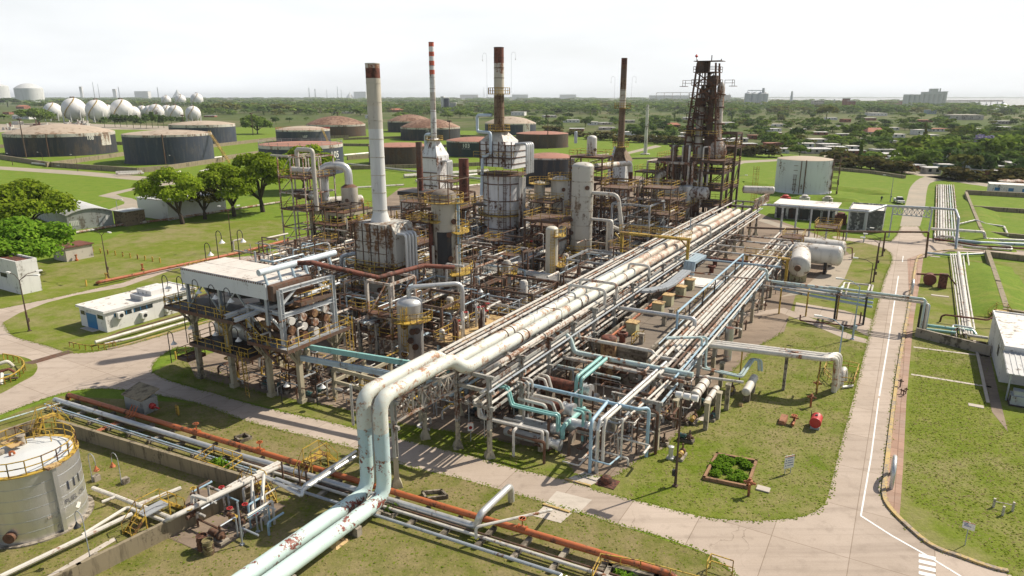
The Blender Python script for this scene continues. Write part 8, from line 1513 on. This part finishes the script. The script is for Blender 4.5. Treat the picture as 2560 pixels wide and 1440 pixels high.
q = P(2038, 1068); t = thing('red_barrel', 'red horizontal barrel on a low stand on the front lawn', 'barrel', q); m = MB(); m.lathe(q+Z*.72-U*.7, [(.001, -.03), (.5, 0), (.52, .06), (.5, .12), (.5, 1.3), (.52, 1.36), (.5, 1.42), (.001, 1.45)], 20, U); m.build('body', redpaint, t); m = MB(); m.cbox(q, 1.1, .8, .28); m.build('stand', galv, t); m = MB(); m.beam(q-V*.5+U*.6, q-V*.5+U*.6+Z*1.3, .06); m.cbox(q+Z*1.2, .3, .2, .1); m.build('filler_frame', blackst, t)
m = MB(); q = P(1957, 1057); m.hexa([q-V*.4-U*.5, q+V*.3-U*.5, q+V*.3+U*.9, q-V*.4+U*.9], [q-V*.3-U*.5+Z*.4, q+V*.2-U*.5+Z*.4, q+V*.3+U*.9+Z*.5, q-V*.3+U*.9+Z*.5]); solo(m, 'brick_block', paint('block_brick', (.34, .15, .08), .2, RUST, 1, .8), 'reddish sloping block beside the red barrel', 'block')
t = thing('valve_assembly', 'orange valve assembly on the lawn between block and red barrel', 'valve', P(1983, 1060)); q = P(1983, 1062); m = MB(); m.tube([q-U*.6+Z*.25, q+U*.9+Z*.25], .13, 10); m.tube([q+U*.3-V*.4+Z*.6, q+U*.3+V*.4+Z*.6], .08, 8); m.build('body', orange, t); m = MB(); m.tube([q+U*.2+Z*.2, q+U*.2+Z*.9], .1, 8); m.lathe(q+U*.2+Z*.85, [(.3, 0), (.3, .06), (.2, .06), (.2, 0), (.3, 0)], 12); m.build('hand_wheel', orange, t)
m = MB(); q = P(1676, 1146); m.cbox(q, .6, .6, .15); m.lathe(q, [(.2, .15), (.2, 1.0), (.26, 1.02), (.26, 1.15), (.001, 1.22)], 14); solo(m, 'pipe_stub', alu, 'pale grey pipe stub standing on the lawn left of the pole', 'pipe stub')
m = MB(); q = P(1516, 1207); m.lathe(q, [(.6, 0), (.6, .1), (.5, .12), (.5, .3), (.35, .55), (.001, .65)], 18); m.cbox(q+V*.1, 1.4, 1.6, .06); solo(m, 'domed_cover', rustred, 'rust-brown domed cover on a small slab beside the front road', 'cover')
m = MB(); q = P(1908, 1224); m.cbox(q, .7, 1.0, .12); solo(m, 'stone_slab', lightc, 'pale stone slab lying right of the planting bed', 'slab'); m = MB(); m.cbox(P(1852, 1015), .35, .35, .3); solo(m, 'small_block', boxl, 'small yellow block lying on the lawn', 'block')
for i, (x, y, ty, L) in enumerate(((2227, 1222, 1128, 2.6), (2279, 737, 705, 3))): q = P(x, y); h = 2.0; arch = [q]+[q+U*L/2*(1-math.cos(k*math.pi/10))+Z*(h-.9+.9*math.sin(k*math.pi/10)) for k in range(11)]+[q+U*L]; m = MB(); m.tube(arch, .17, 12, 0); solo(m, 'pipe_hoop', alu, 'silver hoop of pipe standing on the brick pavement, '+('near the road corner' if i == 0 else 'far along the road'), 'pipe hoop', loc=q)
q = P(2506, 1288); t = thing('post_trio', 'three short wooden posts tied together on the right lawn', 'posts', q)
for a, b in ((0, 0), (.9, -.5), (1.0, .7)): m = MB(); m.tube([q+U*a+V*b, q+U*a+V*b+Z*.75], .09, 8); m.build('post', cream, t)
m = MB(); m.beam(q+U*.9-V*.5+Z*.5, q+U*1.0+V*.7+Z*.5, .05); m.build('tie_bar', cream, t)
m = MB(); g = [P(2058, 940), P(2066, 918), P(2120, 924), P(2145, 930), P(2132, 968), P(2080, 962)]; m.rail(g+[g[0]], 1.0, .035); solo(m, 'pit_railing', yellow, 'yellow railing round the pit where the triple pipes dive', 'railing'); pipe('white elbow pipe rising inside the yellow railed pit', [P(2102, 962), P(2102, 962)+Z*1.4, P(2108, 950)+Z*1.5, P(2112, 950)], .28, white, None, 12, .7); pipe('white pipe lying beside the yellow railed pit', [P(2106, 968, .2), P(2132, 964, .2)], .14, white)
q = P(2322, 712); m = MB(); m.lathe(q+Z*1.0-U*.8, [(.001, 0), (.95, .02), (.95, 1.6), (.001, 1.62)], 16, U); m.cbox(q-U*1.2+V*1.8, .8, 1.2, 2.4); m.beam(q-V*2+Z*1.6, q+V*2.4+Z*2, .25); m.beam(q+V*2.4+Z*2, q+V*4+Z*.2, .2); solo(m, 'rusty_winch', rustred, 'rusty drum winch on the right lawn beside the pavement', 'winch')
for x, y, ww in ((2350, 740, 2.4), (2440, 1015, 1.3), (2338, 642, 1.6)): m = MB(); m.cbox(P(x, y), .7, ww, .06); solo(m, 'ground_slab', lightc, 'pale flat slab lying in the right lawn', 'slab', 'slabs in the right lawn')
# pickup and worker in the far field
q = P(2247, 508); t = thing('pickup_truck', 'white pickup truck parked in the field beside the gravel track', 'pickup truck', q); x = Vector((math.cos(R(75)), math.sin(R(75)), 0)); y = Vector((x.y, -x.x, 0)); k = 1.15
def hx(x0, x1, w0, w1, z0, z1, n, mt, tx0=0, tx1=0):
    m = MB(); b = [q+x*x0-y*w0, q+x*x1-y*w0, q+x*x1+y*w0, q+x*x0+y*w0]; b.reverse(); u = [q+x*(x0+tx0)-y*w1, q+x*(x1-tx1)-y*w1, q+x*(x1-tx1)+y*w1, q+x*(x0+tx0)+y*w1]; u.reverse(); m.hexa([v+Z*z0 for v in b], [v+Z*z1 for v in u]); return m.build(n, mt, t)
hx(-2.6, 2.6, .95, .92, .5, 1.05, 'body', plastwhite); hx(-1.5, .8, .88, .7, 1.052, 1.8, 'cabin', glassm, .7, .3); hx(-.7, .45, .72, .7, 1.803, 1.88, 'cabin_roof', plastwhite); hx(.9, 2.55, .95, .95, 1.052, 1.25, 'bed_side', plastwhite)
for a in (-1.7, 1.6):
    for s in (-1, 1): m = MB(); m.lathe(q+x*a+y*s*.78+Z*.4, [(.001, 0), (.4, .02), (.4, .22), (.001, .24)], 14, y*s); m.build('wheel', blackst, t)
for s in (-.6, .6): m = MB(); m.add([q-x*2.62+y*(s-.2)+Z*.75, q-x*2.62+y*(s+.2)+Z*.75, q-x*2.62+y*(s+.2)+Z*.95, q-x*2.62+y*(s-.2)+Z*.95], [(0, 1, 2, 3), (3, 2, 1, 0)]); m.build('headlight', galv, t)
q = P(2203, 504); me = bpy.data.meshes.new('person'); vs = [(0, 0, .95), (.0, 0, 1.2), (0, 0, 1.42), (0, -.02, 1.56), (0, -.04, 1.72), (.2, 0, 1.4), (.3, -.05, 1.12), (.28, -.18, .9), (-.2, 0, 1.4), (-.3, -.03, 1.12), (-.3, -.1, .88), (.1, 0, .9), (.12, -.03, .5), (.13, 0, .08), (.13, -.16, .05), (-.1, 0, .9), (-.14, .05, .5), (-.15, .1, .08), (-.15, -.05, .05)]
me.from_pydata(vs, [(0, 1), (1, 2), (2, 3), (3, 4), (2, 5), (5, 6), (6, 7), (2, 8), (8, 9), (9, 10), (0, 11), (11, 12), (12, 13), (13, 14), (0, 15), (15, 16), (16, 17), (17, 18)], []); o = bpy.data.objects.new('person', me); COL.objects.link(o); o.location = q
me.materials.append(tankblue); md = o.modifiers.new('skin', 'SKIN'); sv = me.skin_vertices[0].data; rad = [.15, .15, .17, .07, .11, .08, .06, .05, .08, .06, .05, .1, .075, .055, .05, .1, .075, .055, .05]
for i, r_ in enumerate(rad): sv[i].radius = (r_, r_)
sv[0].use_root = True; o.modifiers.new('sub', 'SUBSURF').levels = 1; tag(o, 'person in dark work clothes standing in the field left of the white pickup', 'person')
# ================================================================== INNER PLANT: frames, inner racks, pumps, tangle of small pipes
random.seed(21)
drk = paint('frame_brown', (.115, .085, .065), .45, RUST, .8, .75, dirt=.4); con2 = paint('frame_concrete', (.33, .30, .235), .3, (.2, .17, .12), .5, .85, dirt=.5)
FR = [('yellow-railed rusty frame behind the silver vessel', 16, -19, 6, 6, [3.5, 6.5], rusty, ()), ('brown frame between reactor and main rack', 27, -15, 7, 8, [3.2, 6.2], drk, ()), ('concrete pipe frame left of the reactor', 33, -27, 6, 9, [4.4], con2, ()), ('brown frame with a rusty deck at the foot of the big furnace', 48, -32, 9, 8, [3.4, 6.4], drk, ()),
      ('grey steel frame beside the cream slender column', 45, -11, 8, 6, [3.6, 6.6], greypaint, ()), ('open brown frame with decks before the brown stack furnace', 76, -25, 10, 10, [5, 9.5, 14], drk, ()), ('grey open frame right of the tallest column', 70, -14, 8, 7, [4, 8, 11.5], greypaint, ()), ('yellow-railed frame behind the slender column', 60, -25, 7, 7, [4, 8], rusty, (1,)),
      ('brown frame at the foot of the cracker tower', 92, -16, 9, 9, [4, 8], drk, (0, 1)), ('concrete frame beyond the big furnace', 84, -44, 10, 12, [5, 9], con2, (0,)), ('brown frame beside the chimney furnace', 33, -41, 8, 9, [4.5, 8], drk, (0, 1)), ('concrete beam frame left of the chimney furnace', 20, -44, 8, 11, [3.6], con2, ()),
      ('rusty frame between bare steel tower and chimney', 46, -53, 9, 10, [4, 7.5], rusty, (0,)), ('yellow-railed frame right of the box heater', 66, -54, 8, 8, [4, 8, 11], drk, (0, 1)), ('brown frame below the raised vessel', 88, -30, 8, 8, [4.5, 9], drk, (0,)), ('pale frame left of the brown stack furnace', 98, -38, 9, 8, [4, 8], greypaint, (0,)),
      ('rusty frame with stair left of the tallest column', 52, -22, 6, 6, [4, 7.5, 10.5], rusty, (2,)), ('low concrete frame under the big pale pipes', 22, -9.5, 10, 4.5, [3.4], con2, ()), ('brown frame left of the main rack bents', 38, -8.6, 12, 4, [3.4, 6.0], drk, ()), ('concrete frame along the inner side of the rack', 56, -9, 14, 4, [4.5], con2, ())]
for nm, a, b, du, dv, lv, mt, dk in FR: frame(nm, W(a, b), du, dv, lv, 2 if du > 8 else 1, 2 if dv > 8 else 1, mt, .3, dk, True, True, deckmat=rusty, rmat=yellow)
for x, by, ty, n in ((1008, 612, 505, 5), (1185, 640, 512, 5), (1325, 655, 505, 6), (1412, 660, 520, 5), (1500, 655, 470, 7), (1600, 660, 470, 6), (1635, 640, 500, 6), (905, 655, 560, 4), (1100, 560, 455, 5), (1060, 655, 560, 4), (1580, 600, 430, 6)):
    q = P(x, by); h = ZT(q, ty); frame('slim rusty scaffold tower between the stacks', q, random.uniform(3.5, 5), random.uniform(3.5, 5.5), [h*(i+1)/n for i in range(n)], 1, 2, random.choice([drk, rusty, drk]), .16, (n-1, n-3), True, True, deckmat=rusty, name='scaffold_tower', cat='scaffold')
    for k in range(5): z = random.uniform(.3, .9)*h; s = q+U*random.uniform(0, 4)+V*random.uniform(0, 4); pipe('thin riser inside a scaffold tower', [Vector((s.x, s.y, .1)), s+Z*z, s+Z*z+random.choice([U, V])*random.uniform(1, 4)], random.choice([.08, .12, .18]), random.choice([oldwhite, rustpipe, rusty, white]), 'risers in the scaffold towers', 6)
for nm, a0, a1, b, z, n in (('inner pipe rack along the plant middle', 12, 88, -22, 4.8, 6), ('inner pipe rack along the furnaces', 22, 96, -37.5, 4.4, 5), ('inner pipe rack below the columns', 34, 96, -12.2, 4.2, 5)):
    k = int((a1-a0)/7)
    for i in range(k+1): bent(a0+i*(a1-a0)/k, (b, b+2.6), z, (z-1.3, z-.12), 'bent of the '+nm, 1.6, False, .3)
    for j in range(n): pipe('pipe on the '+nm, [W(a0-1, b+.2+j*2.3/(n-1), z+.14), W(a1+1, b+.2+j*2.3/(n-1), z+.14)], random.choice([.1, .14, .19]), random.choice([white, oldwhite, rustpipe, white, bluegrey, oldwhite]), 'pipes on the inner racks', 6)
for nm, a, b0, b1, z, n in (('cross rack before the furnaces', 38, -44, -5, 5.2, 5), ('cross rack behind the big furnace', 74, -52, -6, 5.4, 5), ('cross rack by the bare steel tower', 52, -72, -38, 4.2, 4)):
    k = int((b1-b0)/7)
    for i in range(k+1):
        q = W(a, b0+i*(b1-b0)/k); t = thing('pipe_rack_bent', 'bent of the '+nm, 'pipe support', q, 'bents of the pipe racks')
        for s in (0, 2.2): m = MB(); m.beam(q+U*s, q+U*s+Z*z, .26); m.build('post', con2, t)
        m = MB(); m.beam(q-U*.3+Z*(z-.1), q+U*2.5+Z*(z-.1), .2); m.build('cross_beam', con2, t)
    for j in range(n): pipe('pipe on the '+nm, [W(a+.1+j*2.0/(n-1), b0-1, z+.14), W(a+.1+j*2.0/(n-1), b1+1, z+.14)], random.choice([.1, .15, .2]), random.choice([white, oldwhite, rustpipe, white, galv]), 'pipes on the inner racks', 6)
t = gbuild('rust_roof_house', 'low grey pump house with a rust-brown flat roof beside the reactor', W(38.5, -25.5), 9, 8, 3.4, wallgrey, paint('rust_roof', (.27, .13, .085), .3, DRUST, .3, .8, streak=0), .2)
t = gbuild('grey_hut', 'small grey block hut left of the reactor', W(36, -33), 5, 5, 3.4, wallgrey, mortar, .2)
zone = [(17, 44, -30, -5), (14, 30, -34, -20), (44, 82, -34, -6), (82, 108, -38, -8), (24, 60, -62, -36), (60, 96, -60, -36)]
KEY = [(905, 1010, P(965, 800)), (1085, 1160, P(1118, 800)), (996, 1066, P(1030, 915)), (1360, 1394, P(1377, 765)), (1422, 1480, P(1450, 700)), (1210, 1305, P(1257, 640))]
def rpt():      # a spot in the inner plant that leaves the big vessels free in front
    while True:
        a0, a1, b0, b1 = random.choice(zone); a, b = random.uniform(a0, a1), random.uniform(b0, b1); q = W(a, b); x = PX(q)[0]
        if not any(k0-12 < x < k1+12 and -2 < kp.length-q.length < 15 for k0, k1, kp in KEY): return a, b
for i in range(34):
    a, b = rpt(); ax = random.choice([U, V]); r_ = random.uniform(.3, .75); z = random.choice([1.2, 1.4, 5.2, 4.8]); mt = random.choice([oldwhite, cream, rusty, alu, mortar, rustpipe])
    exchanger('exchanger in the inner plant', W(a, b, z), ax, random.uniform(3, 5.5), r_, mt, random.choice([alu, rusty, oldwhite]), None, z < 3)
for i, (a, b, h, r_, mt) in enumerate([(24, -17.5, 5, .5, white), (31, -10.5, 6.5, .55, oldwhite), (36, -16, 7.5, .6, cream), (56, -17, 9, .7, colw), (66, -18.5, 8, .6, white), (80, -12, 7, .7, oldwhite), (86, -18, 9, .6, alu), (70, -28, 8.5, .8, colw), (95, -26, 9, .9, cream), (41, -47, 7, .8, oldwhite), (60, -46, 8, .7, white), (78, -38, 10, .8, cz), (28, -36, 4.5, .5, galv), (100, -20, 8, .7, white), (50, -13.5, 6, .5, white), (90, -50, 9, 1.0, oldwhite)]):
    q = W(a, b); t = thing('small_column', 'small pale column among the pipes of the inner plant', 'process column', q, 'small columns of the inner plant'); m = MB(); m.lathe(q, [(r_, .8), (r_, h), (r_*.7, h+r_*.4), (.001, h+r_*.55)], 16); m.build('shell', mt, t); m = MB(); m.lathe(q, [(r_*1.02, 0), (r_*1.02, .8)], 12); m.build('skirt', con2, t)
    if i % 2 == 0: ringdeck(t, q, r_, h*.8, -2.4, 1.8, .9)
for i in range(44): a, b = rpt(); pump('pump on the floor of the inner plant', W(a, b), random.choice([U, V]), random.choice([tealdk, blackst, yellow, rusty]), random.uniform(.8, 1.2))
for i in range(46): a, b = rpt(); valve(W(a, b, random.uniform(1, 5.6)), random.choice([U, V]), random.choice([white, rusty, oldwhite]), random.choice([redpaint, yellow, bluegrey, rusty]), 1.1, 'valve with a hand wheel in the inner plant')
for i in range(14): a, b = rpt(); gooseneck(W(a, b), random.uniform(5, 8), 'goose-neck lamp rising from the inner plant', random.choice([V, -V]))
tang = {}
for i in range(1500):
    a, b = rpt(); z = random.uniform(.3, 8)*random.random()**.3; ax, ay = random.choice([(U, V), (V, U)]); L = random.uniform(2, 9)*random.choice([1, -1]); q = W(a, b, z); pts = [q, q+ax*L]
    if random.random() < .7: pts.append(pts[-1]+Z*random.choice([-1, 1, -1])*min(z-.1, random.uniform(.8, 3)))
    if random.random() < .6: pts.append(pts[-1]+ay*random.uniform(-4, 4))
    if random.random() < .5: pts.insert(0, Vector((q.x, q.y, 0.05)))
    mt = random.choice([white, white, oldwhite, rustpipe, rusty, galv, oldwhite, yellow if random.random() < .4 else cream, bluegrey])
    tang.setdefault(mt.name, MB()).tube(pts, random.choice([.05, .07, .09, .13, .17]), 6, .25)
for k in range(520):
    a, b = rpt(); z = random.uniform(2, 8.5); q = W(a, b); tang.setdefault('frame_brown', MB()).beam(q, q+Z*z, .16); tang['frame_brown'].beam(q+Z*z, q+random.choice([U, V])*random.uniform(2, 5)+Z*z, .14)
for k in range(90):
    a, b = rpt(); z = random.uniform(2.4, 7.5); q = W(a, b, z); d1, d2 = random.uniform(1.2, 3), random.uniform(1.2, 3); y = tang.setdefault('yellow_rail', MB()); y.rail([q, q+U*d1, q+U*d1+V*d2, q+V*d2], 1.05, .028, True, 1.2); tang['frame_brown'].box(q-Z*.1, d1, d2, .1); tang['frame_brown'].beam(W(a+d1/2, b+d2/2), W(a+d1/2, b+d2/2, z-.1), .22)
for k, mb in tang.items(): o = mb.build('pipework_tangle', MATS[k]); o['kind'] = 'stuff'
# pipework between and below the two front racks
tg2 = {}
for i in range(230):
    a, b = random.uniform(1, 20), random.uniform(-3.4, 14) if random.random() < .6 else random.uniform(10.5, 16); 
    if i > 110: a, b = random.uniform(18, 100), random.choice([random.uniform(-3.4, 4.2), random.uniform(11, 16)])
    if a < 3 and b > 9: continue
    z = random.uniform(.4, 4.0); ax, ay = random.choice([(U, V), (V, U)]); L = random.uniform(1.5, 5)*random.choice([1, -1]); q = W(a, b, z); pts = [Vector((q.x, q.y, .05)), q, q+ax*L, q+ax*L+ay*random.uniform(-2, 2)]
    if ((pts[-1]-ORG).dot(U)) < .5 or (pts[-1]-ORG).dot(V) > 17: continue
    tg2.setdefault(random.choice([white, oldwhite, rusty, rustpipe, galv, darkrust]).name, MB()).tube(pts, random.choice([.05, .07, .1, .14]), 6, .2)
for i in range(190):      # pipework under the cooler platform and beside the silver vessel
    a, b = (random.uniform(-.5, 8), random.uniform(-33, -17)) if i % 2 else (random.uniform(1.5, 11), random.uniform(-16.5, -4))
    z = random.uniform(.3, 3.4 if i % 2 == 0 else 2.6); ax, ay = random.choice([(U, V), (V, U)]); L = random.uniform(.8, 3)*random.choice([1, -1]); q = W(a, b, z); pts = [Vector((q.x, q.y, .05)), q, q+ax*L, q+ax*L+ay*random.uniform(-1.5, 1.5)]
    if (pts[-1]-ORG).dot(U) < -.6 or (q+ax*L-ORG).dot(U) < -.6: continue
    tg2.setdefault(random.choice([oldwhite, rusty, galv, darkrust, rusty, yellow]).name, MB()).tube(pts, random.choice([.04, .05, .07, .1]), 6, .2)
for k, mb in tg2.items(): o = mb.build('rack_pipework', MATS[k]); o['kind'] = 'stuff'
for i in range(12): pump('pump on the floor beneath the cooler platform', W(random.uniform(.5, 7), random.uniform(-32, -18)), random.choice([U, V]), random.choice([tealdk, blackst, rusty]), .9)
for i in range(26): a, b = random.uniform(2, 60), random.uniform(-3, 4); pump('pump in the shade under the main pipe rack', W(a, b), V, random.choice([tealdk, blackst, rusty]), 1.0)

# tufts and weeds in the lawns: far too many to count
def blade(vs, g, x, y, size):
    a = g.uniform(0, 6.28); s = size*g.uniform(.5, 1.7); e = g.uniform(.5, 1.6)*s; dx, dy = math.cos(a)*s, math.sin(a)*s; lx, ly = -math.sin(a)*e, math.cos(a)*e; h = s*g.uniform(.1, .6)
    vs += [(x-dx, y-dy, .008), (x+dx*.4, y+dy*.4, .008), (x+dx+lx, y+dy+ly, h), (x-dx*.5+lx, y-dy*.5+ly, h)]
def tufts(name, polys, n, size, mt, seed):
    g = random.Random(seed); vs = []
    for px in polys:
        w_ = [P(*q) for q in px]; x0, x1 = min(q.x for q in w_), max(q.x for q in w_); y0, y1 = min(q.y for q in w_), max(q.y for q in w_); k = 0
        for _ in range(n*4):
            if k >= n: break
            x, y = g.uniform(x0, x1), g.uniform(y0, y1); ins = False; j = len(w_)-1
            for i in range(len(w_)):
                if (w_[i].y > y) != (w_[j].y > y) and x < (w_[j].x-w_[i].x)*(y-w_[i].y)/(w_[j].y-w_[i].y)+w_[i].x: ins = not ins
                j = i
            if not ins: continue
            k += 1; blade(vs, g, x, y, size)
    o = bpy.data.objects.new(name, quadmesh(name, np.array(vs), [mt])); COL.objects.link(o); o['kind'] = 'stuff'
LP = [[(-20, 1120), (160, 1000), (500, 1012), (880, 1125), (1540, 1318), (1760, 1390), (1850, 1450), (-20, 1450)], [(1560, 1250), (1610, 1150), (1820, 960), (1990, 830), (2160, 860), (2060, 1255), (1900, 1298)], [(2258, 1240), (2290, 850), (2470, 890), (2480, 1060), (2570, 1040), (2570, 1450)], [(390, 930), (480, 890), (700, 1000), (1120, 1122), (1400, 1200), (1290, 1120), (1000, 1065)]]
tuft_m = leafm('grass_tuft', (.14, .20, .02), (.22, .26, .04), .3); tuft_s = leafm('straw_tuft', (.22, .19, .08), (.30, .25, .13), .2)
tufts('grass_tufts', LP, 7000, .065, tuft_m, 3); tufts('straw_tufts', LP, 4000, .06, tuft_s, 4)
vs = []; g = random.Random(9)      # ragged grass creeping over the edges of road and yard
for px, n in ((apron[:-1], 1), ([(488, 943), (586, 966), (686, 990), (836, 1018), (1010, 1062), (1130, 1080), (1185, 1085), (1290, 1113), (1392, 1124), (1440, 1190), (1540, 1192), (1597, 1150), (1660, 1120), (1740, 1035), (1800, 958), (1890, 870), (1960, 830)], 1), (isle, 1)):
    for p, q in zip(px, px[1:]):
        p, q = P(*p), P(*q); L = (q-p).length
        if L > 60: continue
        for _ in range(int(L*30)):
            c = p.lerp(q, g.random()); o_ = g.gauss(0, .16); d = (q-p).normalized(); c = c+Vector((-d.y, d.x, 0))*o_; blade(vs, g, c.x, c.y, .055)
o = bpy.data.objects.new('edge_grass', quadmesh('edge_grass', np.array(vs)+np.array([0, 0, .02]), [tuft_m])); COL.objects.link(o); o['kind'] = 'stuff'
# ================================================================== HAZE, and labels made unique
hm = bpy.data.materials.new('haze'); hm.use_nodes = True; t = hm.node_tree; t.nodes.clear()
o_ = N(t, 'ShaderNodeOutputMaterial'); pv = N(t, 'ShaderNodeVolumePrincipled'); pv.inputs['Color'].default_value = (.86, .93, 1, 1); pv.inputs['Density'].default_value = .00007; pv.inputs['Anisotropy'].default_value = .2
t.links.new(pv.outputs[0], o_.inputs['Volume'])
m = MB(); b = [(-15000, -400, -1.2), (15000, -400, -1.2), (15000, 16000, -1.2), (-15000, 16000, -1.2)]
m.hexa([Vector(q) for q in b], [Vector((q[0], q[1], 75)) for q in b]); hz = m.build('haze', hm); hz['kind'] = 'stuff'
bpy.context.view_layer.update()
# past three hundred pipes: the smallest in the picture become one mass
LOW = ('small pipes', 'risers in', 'inner racks', 'pipe loops', 'cracker tower', 'tank field', 'far pipe', 'left guard', 'standpipes')
def shown(o):
    ps = [PX(o.location+Vector(v.co)) for v in list(o.data.vertices)[::4]]; d = max(p[0] for p in ps)-min(p[0] for p in ps)+max(p[1] for p in ps)-min(p[1] for p in ps)
    return d*(.25 if any(k in o.get('group', '') for k in LOW) else 1)
pp = sorted([o for o in TH if o.get('category') == 'pipe' and o.type == 'MESH'], key=shown, reverse=True)[292:]
mv, mf, mi, ml = [], [], [], []
for o in pp:
    k = len(mv); mt = o.data.materials[0]; ml.append(mt) if mt not in ml else None; j = ml.index(mt)
    mv += [o.location+v.co for v in o.data.vertices]; mf += [tuple(i+k for i in p.vertices) for p in o.data.polygons]; mi += [j]*len(o.data.polygons)
rest = set(o.name for o in pp); TH[:] = [o for o in TH if o.name not in rest]
for n in rest: bpy.data.objects.remove(bpy.data.objects[n])
me = bpy.data.meshes.new('small_pipework'); me.from_pydata(mv, [], mf)
for mt in ml: me.materials.append(mt)
me.polygons.foreach_set('material_index', mi); me.polygons.foreach_set('use_smooth', [True]*len(mf)); me.set_sharp_from_angle(angle=R(38))
o = bpy.data.objects.new('small_pipework', me); COL.objects.link(o); o['kind'] = 'stuff'
by = {}
for o in TH: by.setdefault(o['label'], []).append(o)
ORD = ['first', 'second', 'third', 'fourth', 'fifth', 'sixth', 'seventh', 'eighth', 'ninth', 'tenth', 'eleventh', 'twelfth']
for lab, os_ in by.items():
    if len(os_) < 2: continue
    os_.sort(key=lambda o: PX(o.location)[0])
    for i, o in enumerate(os_):
        n = ORD[i] if i < 12 else '%d%s' % (i+1, {1: 'st', 2: 'nd', 3: 'rd'}.get((i+1) % 10, 'th'))
        o['label'] = lab+', %s from left' % n if i < len(os_)-1 else lab+', rightmost of these'
        while len(o['label'].split()) > 16 and ' the ' in o['label']: o['label'] = o['label'].replace(' the ', ' ', 1)
        if not o.get('group'): o['group'] = lab[:60]
